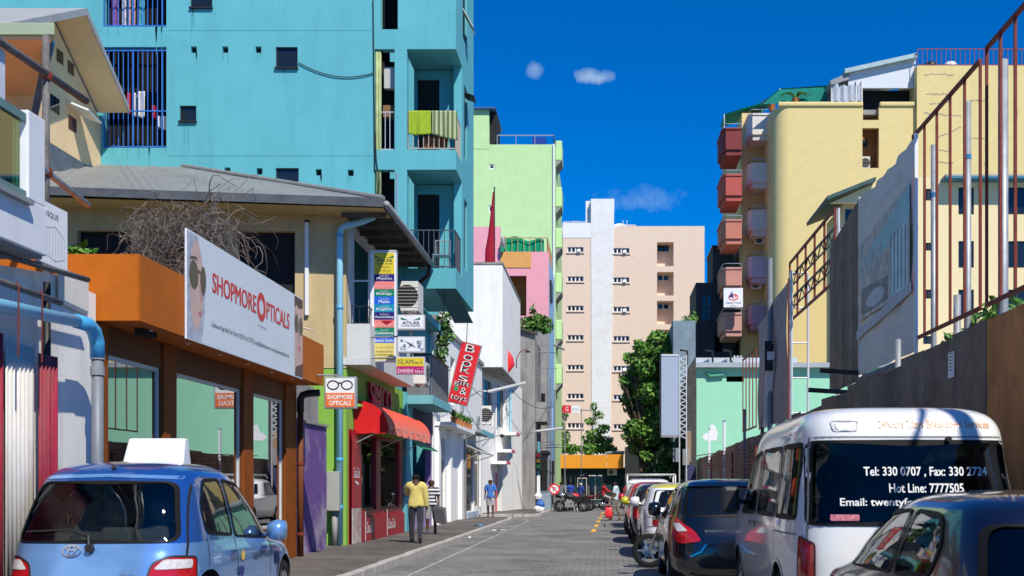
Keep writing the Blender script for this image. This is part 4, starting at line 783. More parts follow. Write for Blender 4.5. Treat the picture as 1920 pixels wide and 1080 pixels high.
for (a, b) in ((44.8, 46.4), (46.5, 48.2)):
    d = box('door', M_dglass, w1, -5.6, -5.56, a, b, .35, 2.88); box('handle', M_alu, d, -5.555, -5.53, b - .15, b - .11, 1.0, 1.35)
box('window', M_dglass, w1, -5.62, -5.58, 48.6, 51, .5, 2.9); box('step', mat('pale_blue_step', (.4, .5, .58), .7), w1, -5.5, -5.3, 44.6, 48.4, .12, .34)
for y in (37.5, 40.3, 43.4): box('pilaster', M_wt, w1, -5.5, -5.36, y - .25, y + .25, .12, 3.3, bevel=.01)
box('pilaster', M_conc, w1, -5.5, -5.34, 44.1, 44.45, .12, 3.4)
ldg = box('ledge', M_wt, w1, -5.5, -4.95, 37.2, 43.9, 3.32, 3.45, bevel=.01)
b1 = thing('corner_balcony', 'grey sheet balcony on a turquoise slab left of the red book sign', 'balcony', (-5.2, 33.5, 3.5))
box('slab', M_tledge, b1, -5.5, -4.72, 31.6, 35.3, 3.62, 3.86, bevel=.01)
for k in range(11): box('sheet', mat('sheet_grey', (.16, .16, .17), .6, var=.2), b1, -4.80 - .008 * (k % 2), -4.775, 31.75 + k * .31, 32.05 + k * .31, 3.862, 4.95)
MB().beam((-4.79, 31.7, 4.99), (-4.79, 35.2, 4.99), .05).build('handrail', M_black, b1); box('sheet', MATS['sheet_grey'], b1, -5.45, -4.83, 31.71, 31.74, 3.862, 4.95); MB().beam((-5.45, 31.72, 4.99), (-4.8, 31.72, 4.99), .05).build('handrail', M_black, b1)
for k in range(6):
    y = 35.6 + k * .9; q = thing('flower_pot', '%s potted plant in the row on the turquoise ledge' % ('first', 'second', 'third', 'fourth', 'fifth', 'sixth')[k], 'plant', (-5.0, 38 + k * .9, 3.45), 'pots on the ledge')
    MB().lathe([(.07, 0), (.1, .18), (.11, .2)], (-5.0, 38 + k * .9, 3.452), 10).build('pot', mat('terracotta', (.42, .16, .06), .8), q)
    lf = MB()
    for j in range(26):
        a = rnd.uniform(0, 6.28); e = rnd.uniform(.3, 1.4); d = Vector((math.cos(a) * math.cos(e), math.sin(a) * math.cos(e), math.sin(e))); p0 = Vector((-5.0, 38 + k * .9, 3.64)); s_ = d.cross(Vector((0, 0, 1))).normalized() * .03
        lf.add([p0, p0 + d * .14 + s_, p0 + d * .3, p0 + d * .14 - s_], [(0, 1, 2, 3)])
    lf.build('leaves', M_leaf[k % 3], q)
def leafcloud(mb, blobs, n, size, rr, flat=.0):
    tot = sum(b[3] * b[4] * b[5] for b in blobs)
    for (x, y, z, rx, ry, rz) in blobs:
        for k in range(int(n * rx * ry * rz / tot)):
            while True:
                q = Vector((rr.uniform(-1, 1), rr.uniform(-1, 1), rr.uniform(-1, 1)))
                if .25 < q.length < 1: break
            if rr.random() > q.length ** 1.2: continue
            p = Vector((x + q.x * rx, y + q.y * ry, z + q.z * rz)); nrm = (q.normalized() * .5 + Vector((rr.gauss(0, .6), rr.gauss(0, .6), rr.gauss(.5, .6)))).normalized()
            a = nrm.cross(Vector((rr.gauss(0, 1), rr.gauss(0, 1), rr.gauss(0, 1)))).normalized(); b = nrm.cross(a); s_ = size * rr.uniform(.5, 1.7)
            mb.add([p - a * s_, p + b * s_ * .45 + nrm * s_ * .1, p + a * s_, p - b * s_ * .45 + nrm * s_ * .1], [(0, 1, 2, 3)])
    return mb
def bush(name, label, blobs, n, size, seed, cat='plant', mats=(0, 1, 2), stem=None, group=None):
    rr = random.Random(seed); b0 = blobs[0]; t_ = thing(name, label, cat, (b0[0], b0[1], b0[2] - b0[5]), group)
    for i, mi in enumerate(mats): leafcloud(MB(), blobs, n // len(mats), size, rr).build('foliage', M_leaf[mi], t_)
    st = MB()
    for (x, y, z, rx, ry, rz) in blobs: st.tube([(b0[0] if stem is None else stem[0], b0[1] if stem is None else stem[1], b0[2] - b0[5] if stem is None else stem[2]), ((x + b0[0]) / 2, y, z - rz * .5), (x, y, z + rz * .3)], [.05 * min(1, rx), .03 * min(1, rx), .01], 6)
    st.build('stem', M_bark, t_); return t_
bush('ivy_plant', 'climbing plant trailing down beside the turquoise overhang', [(X(832, 37), 37, Z(600, 37), .22, .2, .35), (X(835, 37), 37, Z(625, 37), .3, .2, .4), (X(828, 37), 37, Z(655, 37), .2, .2, .5), (X(822, 37), 37, Z(690, 37), .13, .15, .5)], 900, .07, 21, 'climbing plant', (3, 0, 2))
bush('green_shrub', 'bright green shrub behind the brown fascia end at left', [(X(150, 15.5), 15.5, 4.35, .22, .3, .3), (X(135, 15.5), 15.5, 4.2, .18, .3, .35), (X(160, 15.5), 15.5, 4.1, .2, .3, .3)], 420, .085, 23, 'shrub', (1, 2, 0))
# red tilted book shop sign
bs = thing('book_sign', 'tilted tall red sign with black outlined white lettering', 'sign', (X(867, 36.6), 36.6, Z(760, 36.6)))
ang = R(-13.5); u = Vector((math.cos(ang), 0, math.sin(ang))); v = Vector((-math.sin(ang), 0, math.cos(ang))); O = Vector((X(838, 36.6), 36.6, Z(753, 36.6))); W_, H_ = .66, 1.98
nb_ = MB().obox(O + u * W_ / 2 + v * H_ / 2 + Vector((0, .06, 0)), u * W_ / 2, (0, .055, 0), v * H_ / 2).build('casing', M_grey, bs); MB().obox(O + u * W_ / 2 + v * H_ / 2, u * (W_ / 2 - .025), (0, .002, 0), v * (H_ / 2 - .025)).build('face', M_red, bs)
zz = H_ - .29
for s_, h_, dx in (('B', .26, .0), ('o', .19, 0), ('o', .19, 0), ('k', .26, 0), ('s', .18, 0), ('gift', .22, .0), ('&', .25, .1), ('toys', .22, 0)):
    wd = .28 if len(s_) == 1 else .48; h_ *= .83
    for bo, m, dp in ((.06, M_black, .004), (-.012, M_whiteclean, .006)): text(s_, O + u * (W_ / 2 + dx) + v * zz, u, v, wd * (1.08 if bo else 1) if s_ != '&' else .21, h_ * (1.1 if bo else 1), m, bs, align='c', bold=bo, depth=dp)
    zz -= h_ + .047
poly2(ell(.19, .47, .08, .075), O, u, v, mat('apple_green', (.05, .3, .15), .5), bs, 'printed_apple', .006); text('7777666', O + u * .1 + v * .04, u, v, .25, .04, M_black, bs, depth=.005)
MB().tube([(O.x + .1, 36.7, O.z + 1.0), (-5.7, 37.0, O.z + 1.0)], .02, 6).build('bracket', M_grey, bs)
# street lamps with fluorescent tubes
def tube_lamp(label, p, q, base):
    l_ = thing('street_lamp', label, 'street lamp', base, 'fluorescent street lamps'); p, q, base = map(Vector, (p, q, base))
    MB().tube([base, base.lerp(p, .5) + Vector((0, 0, .12)), p], .03, 8).build('arm', M_steel, l_, smooth=True); d = (q - p); MB().beam(p, q, .12, .09).build('housing', M_alu, l_, bevel=.01); MB().tube([p + d * .05 - Vector((0, 0, .06)), q - d * .05 - Vector((0, 0, .06))], .025, 8).build('lamp_tube', M_whiteclean, l_); return l_
tube_lamp('near fluorescent street lamp reaching out right of the book sign', (X(915, 47), 47, Z(734, 47)), (X(986, 47), 47, Z(717, 47)), (-5.5, 47.2, Z(742, 47)))
tube_lamp('far fluorescent street lamp reaching over the motorcycles', (X(1006, 60), 60, Z(808, 60)), (X(1056, 60), 60, Z(802, 60)), (X(985, 60), 60.3, Z(822, 60)))
# canopies on the terrace
def canopy(name, label, x0, x1, y0, y1, z0, z1, m, edge=None):
    t_ = thing(name, label, 'canopy', (x0, (y0 + y1) / 2, z0)); MB().add([(x0, y0, z1), (x0, y1, z1), (x1, y1, z0), (x1, y0, z0), (x0, y0, z1 + .06), (x0, y1, z1 + .06), (x1, y1, z0 + .06), (x1, y0, z0 + .06)], [(0, 3, 2, 1), (4, 5, 6, 7), (0, 1, 5, 4), (1, 2, 6, 5), (2, 3, 7, 6), (3, 0, 4, 7)]).build('sheet', m, t_)
    for y in (y0 + .1, y1 - .1): MB().beam((x0, y, z0 - .2), (x1 - .05, y, z0), .03).build('strut', M_grey, t_)
    if edge: box('front_edge', edge, t_, x1, x1 + .03, y0 - .01, y1 + .01, z0 - .05, z0 + .14)
    return t_
canopy('grey_canopy', 'small sloping grey canopy over the dark shop door', -5.5, -4.7, 44.6, 48.6, 2.62, 3.0, mat('canopy_grey', (.38, .38, .37), .6)); canopy('teal_canopy', 'turquoise edged concrete canopy above the grey one', -5.5, -4.75, 44.3, 49, 3.42, 3.5, M_conc, M_tledge)
cc = thing('security_camera', 'small black security camera on an arm at the white wall', 'camera', (-5.2, 50.5, 3.5)); MB().tube([(X(905, 50), 50.5, 3.5), (X(938, 50), 50.5, 3.58)], .02, 6).build('arm', M_black, cc); box('body', M_black, cc, X(936, 50), X(942, 50), 50.4, 50.65, 3.5, 3.64)
# white block with upper overhang
w2 = thing('white_block', 'white rendered block with overhanging blank upper floor and red flag', 'building', (-6, 56, .12))
A, B = Vector((-5.75, 53.3)), Vector((-4.55, 63.0)); dd = (B - A).normalized(); nn_ = Vector((dd.y, -dd.x))
mpw = lambda u_, z, d: (A.x + dd.x * u_ - nn_.x * d, A.y + dd.y * u_ - nn_.y * d, z); LW = (B - A).length
MB().slab(mpw, 0, LW, .12, 6.7, [(.6, 2.6, 4.3, 6.4), (3.3, 4.6, .12, 2.5), (3.2, 5.4, 4.3, 6.4)], .25).build('wall', M_wt, w2)
MB().slab(fy(53.3), -9, -5.76, .12, 6.7, (), .2).build('end_wall', M_wt, w2)
for a in (.6, 3.2): win(w2, mpw, a, a + 2.1, 4.3, 6.4, d=.1, fw=.05, nu=4, nz=1, fm=M_grey)
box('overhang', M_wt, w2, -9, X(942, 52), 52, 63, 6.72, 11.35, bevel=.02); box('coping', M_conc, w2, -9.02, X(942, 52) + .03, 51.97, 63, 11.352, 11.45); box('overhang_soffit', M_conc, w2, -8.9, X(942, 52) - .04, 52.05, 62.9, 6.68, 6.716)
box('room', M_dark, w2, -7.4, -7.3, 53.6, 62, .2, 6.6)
for (k, z, s_) in ((0, 4.0, .55), (1, 3.1, .5), (2, 2.5, .35)):
    p = Vector(mpw(3.0 + 1.5 * (2 - k) * .8, z, 0)); MB().obox((p.x + .3, p.y, z), (.35, 0, 0), (0, 1.1, 0), (0, 0, .07)).build('porch_slab', M_wt, w2); MB().obox((p.x + .66, p.y, z), (.01, 0, 0), (0, 1.1, 0), (0, 0, .07)).build('porch_edge', mat('pink_edge', (.7, .15, .2), .6), w2)
MB().tube([(mpw(2.9, 0, -.08)[0], mpw(2.9, 0, -.08)[1], .12), (mpw(2.9, 0, -.08)[0], mpw(2.9, 0, -.08)[1], 6.4)], .04, 8).build('downpipe', M_whiteclean, w2); MB().tube([(mpw(6.3, 0, -.08)[0], mpw(6.3, 0, -.08)[1], 2.9), (mpw(6.3, 0, -.08)[0], mpw(6.3, 0, -.08)[1], 6.6)], .05, 8).build('downpipe', M_dp, w2)
MB().tube([(mpw(2.9, 0, -.08)[0] + .01, mpw(2.9, 0, -.08)[1] - .05, .12), (mpw(2.9, 0, -.08)[0] + .01, mpw(2.9, 0, -.08)[1] - .05, 2.0)], .03, 8).build('red_pipe', M_red, w2)
ac_unit((X(912, 51.5), 51.7, Z(797, 51.5)), .42, .36, .86, 'air conditioner low on the white block left of the louvred windows')
# flags
def flag(name, label, pole, furl, cat='flag', mcol=None):
    f = thing(name, label, cat, pole[0]); MB().tube(pole, .03, 8).build('pole', M_black, f, smooth=True)
    rows = []
    for (p, wd) in furl:
        p = Vector(p); rows.append([(p.x + wd * math.cos(a) * .5 + .05 * wd * math.sin(3 * a), p.y + wd * .3 * math.sin(a), p.z) for a in [k * math.pi / 8 for k in range(16)]])
    MB().grid(rows, close=True).build('cloth', mcol or M_red, f, smooth=True); return f
zf = 11.45; xf = X(927, 52.5)
flag('tall_flag', 'tall furled dark red flag on the white block roof', [(xf, 52.5, zf), (xf, 52.5, Z(350, 52.5))], [((xf - .05, 52.5, Z(360, 52.5)), .05), ((xf - .09, 52.5, Z(400, 52.5)), .16), ((xf - .14, 52.5, Z(440, 52.5)), .28), ((xf - .2, 52.5, Z(470, 52.5)), .42), ((xf - .2, 52.5, Z(492, 52.5)), .45)], mcol=mat('flag_crimson', (.32, .01, .03), .8, var=.2, scale=5))
xf = X(950, 55); flag('wall_flag', 'short red flag with green patch drooping from the white block wall', [(X(943, 55), 55, Z(705, 55)), (xf, 55, Z(655, 55))], [((xf, 55, Z(655, 55)), .1), ((xf + .1, 55, Z(670, 55)), .4), ((xf + .12, 55, Z(685, 55)), .5), ((xf, 55, Z(698, 55)), .25)])
hn = thing('hanging_lamp', 'old swan neck lamp leaning over the grey gable', 'lamp', (X(970, 57), 57, 6)); MB().tube([(X(968, 57), 57, Z(690, 57)), (X(969, 57), 57, Z(672, 57)), (X(975, 57), 57, Z(660, 57)), (X(986, 57), 57, Z(654, 57))], .025, 6).build('arm', M_rust, hn, smooth=True); MB().lathe([(.02, .1), (.16, 0), (.14, -.02)], (X(989, 57), 57, Z(660, 57)), 10).build('shade', M_black, hn)
# grey gable house
gh = thing('grey_gable_house', 'raw grey concrete house with gable and arched opening', 'house', (-5, 66, .12))
g0, g1_ = X(940, 64), X(1003, 64)
MB().slab(fy(64), g0 - 3, g1_, .12, 7.6, [(X(948, 64), X(985, 64), Z(648, 64), Z(638, 64) + .02), (X(958, 64), X(978, 64), Z(675, 64), Z(655, 64))], .25).build('wall', M_conc, gh)
MB().prism([(g0 - 3, 7.602), (g1_, 7.602), (g1_, Z(628, 64)), (g0 - .1, Z(606, 64)), (g0 - 3, Z(606, 64))], 'y', 64, 64.25).build('gable', M_conc, gh)
MB().slab(fxl(g1_), 64.25, 70, .12, 9.6, [(65, 66, 1, 2.6), (66.6, 67.5, 4.5, 6.2)], .25).build('street_wall', M_conc, gh); MB().beam((g0 - .2, 63.95, Z(604, 64)), (g1_ + .15, 63.95, Z(627, 64)), .3, .12).build('verge', M_timber, gh)
box('room', M_dark, gh, g0, g1_ - .3, 64.8, 64.9, .2, 9); box('balcony', M_conc, gh, g1_, g1_ + .6, 65, 69, 5.0, 6.1); box('shop_shutter', M_dark, gh, g1_ + .0, g1_ + .03, 64.6, 69.5, .12, 3.0); box('canopy', M_black, gh, g1_, g1_ + .7, 64.4, 69, 3.2, 3.35)
bush('ledge_plants', 'leafy green plants spilling over the ledge of the pink house', [(X(985, 66), 67, Z(607, 66), .8, .5, .55), (X(1008, 66), 67, Z(600, 66), .6, .5, .5), (X(1022, 66), 67, Z(605, 66), .45, .5, .5), (X(996, 66), 67, Z(585, 66), .2, .3, .6)], 1500, .12, 31, 'plants', (1, 2, 0))
# pink house
pk = thing('pink_house', 'pink house with orange recessed balcony and pale blue street side', 'house', (-5, 73, .12))
M_pink = mat('pink_paint', (.80, .36, .42), .8, var=.05, dirt=.12, dirtc=(.6, .3, .33), streak=True); M_orn = mat('orange_paint', (.70, .36, .11), .8, var=.06); M_lblue = mat('light_blue_paint', (.30, .52, .80), .8, var=.06)
P0, P1 = X(885, 70.2), X(1029, 70.2); zt = Z(472, 70.2)
box('lower_wall', M_conc, pk, P0 - 4, P1, 70.2, 70.5, .12, Z(612, 70.2) - .01); box('lower_shop', M_dark, pk, X(1004, 70.1), P1 - .02, 70.1, 70.19, .12, 3.4); box('lower_window', M_dglass, pk, X(1008, 70.1), X(1022, 70.1), 70.14, 70.19, 5.2, 7.0)
MB().slab(fy(70.2), P0 - 4, P1, Z(612, 70.2), zt, [(X(942, 70.2), X(987, 70.2), Z(592, 70.2), Z(517, 70.2))], .25).build('wall', M_pink, pk)
box('upper_wall', M_pink, pk, P0 - 4, X(938, 70.2), 70.2, 70.5, zt, Z(425, 70.2)); box('balcony_wall', M_orn, pk, X(938, 70.2), X(996, 70.2), 70.16, 70.198, Z(502, 70.2), zt - .02)
box('recess_back', M_orn, pk, X(930, 70.2), X(990, 70.2), 72, 72.1, Z(600, 70.2), Z(510, 70.2)); box('recess_side', M_orn, pk, X(988, 70.2), X(990, 70.2), 70.46, 72, Z(600, 70.2), Z(510, 70.2)); win(pk, fy(71.9), X(943, 72), X(958, 72), Z(560, 72), Z(520, 72), d=.02, fm=M_black); box('recess_parapet', M_orn, pk, X(942, 70.2), X(972, 70.2), 70.3, 70.4, Z(592, 70.2), Z(561, 70.2))
MB().slab(fxl(P1), 70.45, 77.9, .12, zt - .3, [(71.2, 73.5, Z(555, 72), Z(530, 72)), (71.5, 73, 5, 6.6), (74, 75.5, 5, 6.6)], .25).build('street_wall', M_lblue, pk); box('window', M_black, pk, P1 - .02, P1 + .1, 71.3, 73.4, Z(562, 72), Z(528, 72)); box('roof', M_conc, pk, P0 - 4, P1 - .26, 70.46, 77.8, zt - .4, zt - .1)
rail(pk, [(X(938, 71), 71), (X(1026, 71), 71), (X(1026, 71), 77)], zt, Z(446, 71), mat('orange_rail', (.5, .25, .12), .6), .35, .02); box('ground_shop', M_dark, pk, P1, P1 + .03, 71, 77, .12, 3.0)
M_net = mat('green_net', (.0, .30, .14), .8, var=.2, scale=2)
MB().grid([[(X(932 + 88 * i / 12, 71.2), 71.2 + .1 * math.sin(i), Z(443 + 8 * i / 12 + 3 * math.sin(i), 71.2)) for i in range(13)], [(X(934 + 86 * i / 12, 71.2), 71.2 + .08 * math.sin(i * 1.7), Z(474, 71.2)) for i in range(13)]]).build('shade_net', M_net, pk, smooth=True)
ds = thing('satellite_dish', 'white satellite dish beside the tall red flag', 'satellite dish', (X(938, 70), 70, zt + .1)); MB().lathe([(0, .0), (.2, .03), (.34, .1), (.42, .18), (.41, .19), (.2, .05), (0, .02)], (X(940, 69.9), 69.9, Z(454, 69.9)), 18, 'x').build('dish', mat('dish_grey', (.5, .52, .52), .4), ds, smooth=True); MB().tube([(X(938, 70), 70, zt), (X(939, 70), 69.95, Z(454, 70))], .03, 6).build('mast', M_steel, ds)
d2 = thing('wall_dish', 'dark satellite dish on a bracket from the grey house', 'satellite dish', (X(1045, 66), 66, 7.5)); MB().obox((X(1048, 66), 66, Z(651, 66)), (.32, 0, -.14), (0, .3, 0), (.01, 0, .03)).build('dish', M_grey, d2, bevel=.02); MB().tube([(X(1005, 66), 66.2, Z(658, 66)), (X(1045, 66), 66, Z(662, 66)), (X(1046, 66), 66, Z(653, 66))], .022, 6).build('arm', M_steel, d2)
# light green block
lgk = thing('green_block', 'tall pale green apartment block with small square windows and street balconies', 'apartment block', (-7, 82, .12))
M_lg = mat('pale_green_wall', (.50, .72, .36), .8, var=.05, dirt=.15, dirtc=(.42, .6, .3), streak=True)
YG = 78.2; GXe = X(1041, YG); zt = Z(271, YG); hs_ = [(X(917, YG), X(927, YG), Z(317, YG), Z(308, YG)), (X(916, YG), X(925, YG), Z(398, YG), Z(385, YG))]
block(lgk, -16, GXe, YG, 90, .12, zt, M_lg, front=hs_)
box('stair_tower', M_lg, lgk, -16, X(917, YG), YG - .02, YG + 5, zt - .3, Z(206, YG)); box('tower_roof', mat('blue_roof', (.05, .12, .3), .6), lgk, -16, X(930, YG), YG - .3, YG + 5, Z(206, YG), Z(203, YG)); box('roof_shed', M_dark, lgk, X(917, YG) + .02, X(930, YG), YG + .4, YG + 3, zt, Z(208, YG))
for h in hs_: win(lgk, fy(YG), *h, d=.05, fw=.08, fm=M_whiteclean)
rail(lgk, [(X(932, YG), YG + .1), (GXe - .1, YG + .1), (GXe - .1, YG + 6)], zt, Z(253, YG), mat('roof_rail', (.25, .3, .38), .5), 1.1, .03); box('water_tank', mat('tank_blue', (.01, .04, .3), .4), lgk, X(997, YG), X(1022, YG), YG + .6, YG + 1.8, zt, Z(252, YG))
for k, pyb in enumerate((308, 394, 470, 553, 640, 722)):
    zb_ = Z(pyb, 80); box('balcony', M_lg, lgk, GXe, GXe + .42, 79, 81.2, zb_, zb_ + 1.35, bevel=.05)
    MB().prism([(GXe, zb_ - .5), (GXe + .4, zb_ - .02), (GXe, zb_ - .02)], 'y', 79.02, 81.18).build('bracket', M_conc, lgk)
MB().tube([(GXe - .1, YG - .08, 1), (GXe - .1, YG - .08, zt)], .07, 8).build('downpipe', M_whiteclean, lgk)
# ================================================================ hoarding on the right
M_ply = [mat('hoarding_ply%d' % k, c, .85, var=.3, scale=2.2, bump=.2, bscale=25, dirt=.6, dirtc=d, streak=True) for k, (c, d) in enumerate((((.24, .175, .125), (.36, .28, .2)), ((.30, .22, .155), (.14, .10, .07)), ((.20, .15, .11), (.33, .26, .2)), ((.46, .2, .075), (.22, .095, .04))))]
HX = 4.2
hd = thing('hoarding', 'long dark plywood hoarding fence along the right side of the street', 'fence', (HX, 25, 0))
def htop(y): return 3.22 - max(0, y - 12) * .022 if y < 30 else 2.82 - (y - 30) * .012
y = 3.0; k = 0
while y < 52.3:
    w_ = 1.22 if y < 30 else 1.6; zt = htop(y) + rnd.uniform(-.05, .05); m = M_ply[3] if 10.9 < y < 12.4 or y < 9 and k % 3 == 0 else M_ply[k % 3]
    MB().prism([(y + .006, .1), (y + w_ - .006, .1), (y + w_ - .006, zt + rnd.uniform(-.03, .03)), (y + .006, zt)], 'x', HX + rnd.uniform(0, .015), HX + .03).build('panel', m, hd); y += w_; k += 1
for y in range(4, 52, 3): box('post', M_timber, hd, HX + .035, HX + .12, y, y + .09, .1, htop(y) - .1)
box('rail', M_timber, hd, HX + .032, HX + .08, 3, 52, 1.0, 1.08)
nt_ = thing('paper_notice', 'small white paper notice pasted on the dark hoarding', 'notice', (HX - .01, 13.9, 2.3)); yn = 2165 * HX / (1785 - VX)
box('sheet', M_whiteclean, nt_, HX - .012, HX - .008, yn - .12, yn + .12, Z(708, yn), Z(660, yn)); o_n = Vector((HX - .012, yn + .12, Z(708, yn)))
for k in range(6): lineb((.04, .09 + k * .04), (.2, .09 + k * .04), o_n, -UY, UZ, .01, M_ink, nt_, 'printed_line')
bt = thing('blue_tarp', 'scrap of blue tarpaulin tied to the hoarding above the van', 'tarpaulin', (HX - .05, 13.1, 2.0)); MB().grid([[(HX - .05 + .04 * math.sin(i * 2 + j), 12.9 + i * .12, 2.18 - j * .1 + .03 * math.sin(i * 3)) for i in range(6)] for j in range(4)]).build('sheet', mat('tarp_blue', (.03, .2, .5), .5), bt, smooth=True)
# billboard frames behind the hoarding
BX = 4.62
def YB(px, x=BX): return x * F / (px - VX)
M_tube = mat('grey_pipe', (.30, .32, .34), .5, metal=.3, var=.2, scale=6)
def frame(label, ya, yb, za, zb, posts=2, diag=False, mid=()):
    f = thing('billboard_frame', label, 'frame', (BX, (ya + yb) / 2, za), 'billboard frames behind the hoarding')
    for z in (za, zb): MB().beam((BX, ya, z), (BX, yb, z), .045).build('rail', M_rust, f)
    for i in range(posts + 2): y = ya + (yb - ya) * i / (posts + 1); MB().beam((BX, y, za), (BX, y, zb), .032).build('upright', M_rust, f)
    for z in mid: MB().beam((BX, ya, z), (BX, yb, z), .03).build('rail', M_rust, f)
    return f
def bpole(label, y, z1, blue=True, x=BX + .12, z0=.1, r=.042):
    p = thing('pole', label, 'pole', (x, y, z0), 'steel poles behind the hoarding'); MB().tube([(x, y, z0), (x, y, z1)], r, 12).build('shaft', M_tube, p, smooth=True)
    if blue: MB().lathe([(r + .004, 0), (r + .004, .06)], (x, y, z1 - .75), 12).build('band', mat('band_blue', (.02, .2, .4), .5), p)
    return p
nf_ = frame('nearest red steel billboard frame at the right edge of the picture', 9.6, YB(1850), 3.57, 6.68, 8); frame('red steel billboard frame between the nearest frame and the printed banner', YB(1838), YB(1712), 3.57, 6.62, 4)

for y_, r_ in ((5.3, .045), (6.35, .08)): MB().tube([(BX + .12, y_, .1), (BX + .12, y_, 6.6)], r_, 10).build('unseen_pole', M_tube, nf_, smooth=True)  # unseen poles past the right edge, placed for their shadows on the van
MB().beam((BX, 4.9, 6.68), (BX, 9.6, 6.68), .045).build('rail', M_rust, nf_)
bpole('thick steel pole nearest the camera behind the red frames', YB(1862), 6.45, False, r=.06); bpole('steel pole with blue band second from the right edge', YB(1797), 6.4, True, r=.047); bpole('steel pole with blue band right of the printed banner', YB(1735), 6.3, True)
bpole('short capped steel stub right of the banner foot', YB(1778), 3.95, False, r=.05); bpole('short rusty steel stub in front of the banner foot', YB(1679, 4.3), 3.55, False, x=4.34, r=.045)
# printed banner
bn = thing('banner', 'grey printed property banner with interior picture and pale lettering', 'banner', (BX - .05, 18.4, 3.35)); ya, yb = YB(1722), YB(1617); za, zb = 3.36, 6.52
BNX = BX - .06
M_ban = mat('banner_grey', (.80, .71, .60), .6, var=.08, scale=1.2)
MB().grid([[(BNX + .02 * math.sin(i * 1.1 + j), ya + (yb - ya) * i / 16, za + (zb - za) * j / 14 - .05 * math.sin(math.pi * i / 16) * (1 if j == 14 else 0) + .03 * math.sin(i * 2.1) * (j == 14)) for i in range(17)] for j in range(15)]).build('cloth', M_ban, bn, smooth=True)
O = Vector((BNX - .035, yb, za)); U_, V_ = -UY, UZ; Wb, Hb = yb - ya, zb - za   # as read from the street
def bp_(pts, m, nm, d=.004): poly2([(a * Wb, b * Hb) for a, b in pts], O, U_, V_, m, bn, nm, d)
bp_([(.03, .30), (.97, .30), (.97, .80), (.03, .72)], mat('print_room', (.62, .55, .46), .6, var=.4, scale=3), 'printed_room'); bp_([(.03, .60), (.97, .80), (.97, .66), (.4, .55)], mat('print_teal', (.38, .62, .6), .6, var=.2), 'printed_glazing', .006)
bp_([(.65, .32), (.95, .32), (.95, .66), (.65, .58)], mat('print_window', (.6, .78, .76), .6, var=.25, scale=4), 'printed_window', .007)
for k in range(5): bp_([(.66 + .06 * k, .33), (.672 + .06 * k, .33), (.672 + .06 * k, .63), (.66 + .06 * k, .62)], mat('print_dark', (.2, .2, .19), .6), 'printed_mullion', .009)
for k in range(4): bp_([(.12 + .1 * k, .52), (.2 + .1 * k, .53), (.2 + .1 * k, .64), (.12 + .1 * k, .62)], mat('print_picture', (.55, .55, .5), .6, var=.4, scale=8), 'printed_picture', .008)
bp_([(.1, .32), (.62, .32), (.62, .44), (.1, .47)], mat('print_floor', (.3, .28, .25), .6, var=.4, scale=6), 'printed_floor', .007)
poly2([(a * Wb, b * Hb) for a, b in ell(.38, .375, .17, .045)], O, U_, V_, mat('print_table', (.62, .63, .63), .6), bn, 'printed_table', .01); poly2([(a * Wb, b * Hb) for a, b in ell(.38, .36, .1, .03)], O, U_, V_, MATS['print_dark'], bn, 'printed_table_base', .0095)
bp_([(.0, .2), (1, .28), (1, .33), (0, .25)], mat('print_band', (.55, .55, .56), .6), 'printed_band', .011); M_pale = mat('pale_ink', (.9, .88, .84), .6)
text('BETA  LIVING  HOMES', O + U_ * Wb * .2 + V_ * Hb * .855, U_, V_, Wb * .6, .13, M_pale, bn, depth=.006); text('APARTMENTS', O + U_ * Wb * .22 + V_ * Hb * .235, U_, V_, Wb * .55, .1, M_ban, bn, depth=.013)
text('FOR SALES CALL 330 0000 / 777 0000', O + U_ * Wb * .1 + V_ * Hb * .15, U_, V_, Wb * .8, .05, M_pale, bn, depth=.006); text('www.properties.com.mv', O + U_ * Wb * .3 + V_ * Hb * .11, U_, V_, Wb * .4, .045, M_pale, bn, depth=.006)
for yy in (ya - .02, yb + .02): MB().beam((BX - .04, yy, za - .05), (BX - .04, yy, zb + .05), .05).build('edge_batten', M_whiteclean, bn)
MB().beam((BX - .04, ya, za - .08), (BX - .04, yb, za - .08), .09).build('foot_batten', M_conc, bn)
# weathered board
wb = thing('weathered_board', 'tall weathered brown plank billboard left of the printed banner', 'billboard', (BX, 22, 3.3)); ya, yb = YB(1617) + .08, YB(1560); n = 6
for k in range(n):
    a = ya + (yb - ya) * k / n; b = ya + (yb - ya) * (k + 1) / n - .012; MB().prism([(a, 3.28 + rnd.uniform(-.03, .03)), (b, 3.28), (b, 6.5 - .06 * k), (a, 6.55 - .06 * k)], 'x', BX - .05 + rnd.uniform(-.006, .006), BX).build('plank', M_ply[k % 2], wb)
def ladder(label, y, z0, z1, x=BX + .1, w_=.5):
    l_ = thing('scaffold_ladder', label, 'scaffold', (x, y, z0), 'scaffold ladders'); 
    for dy in (0, w_): MB().tube([(x, y + dy * .3, z0), (x, y + dy * .3, z1)], .03, 8).build('stile', M_alu, l_); 
    for dx in (.4,): MB().tube([(x + dx, y, z0), (x + dx, y, z1 - .1)], .03, 8).build('stile', M_alu, l_)
    z = z0 + .5
    while z < z1: MB().tube([(x, y, z), (x + .4, y, z)], .02, 6).build('rung', M_alu, l_); z += .85
ladder('aluminium scaffold ladder at the near edge of the open red truss', YB(1563), .1, 7.0); ladder('aluminium scaffold ladder under the far edge of the open red truss', YB(1492), .1, 6.6, BX - .1)
tr = thing('truss_frame', 'open red steel truss billboard frame above the mint wall', 'frame', (BX, 25.5, 5.45)); ya, yb = YB(1566), YB(1481)
for z in (5.5, 6.95): MB().beam((BX, ya, z), (BX, yb, z), .05).build('rail', M_rust, tr)
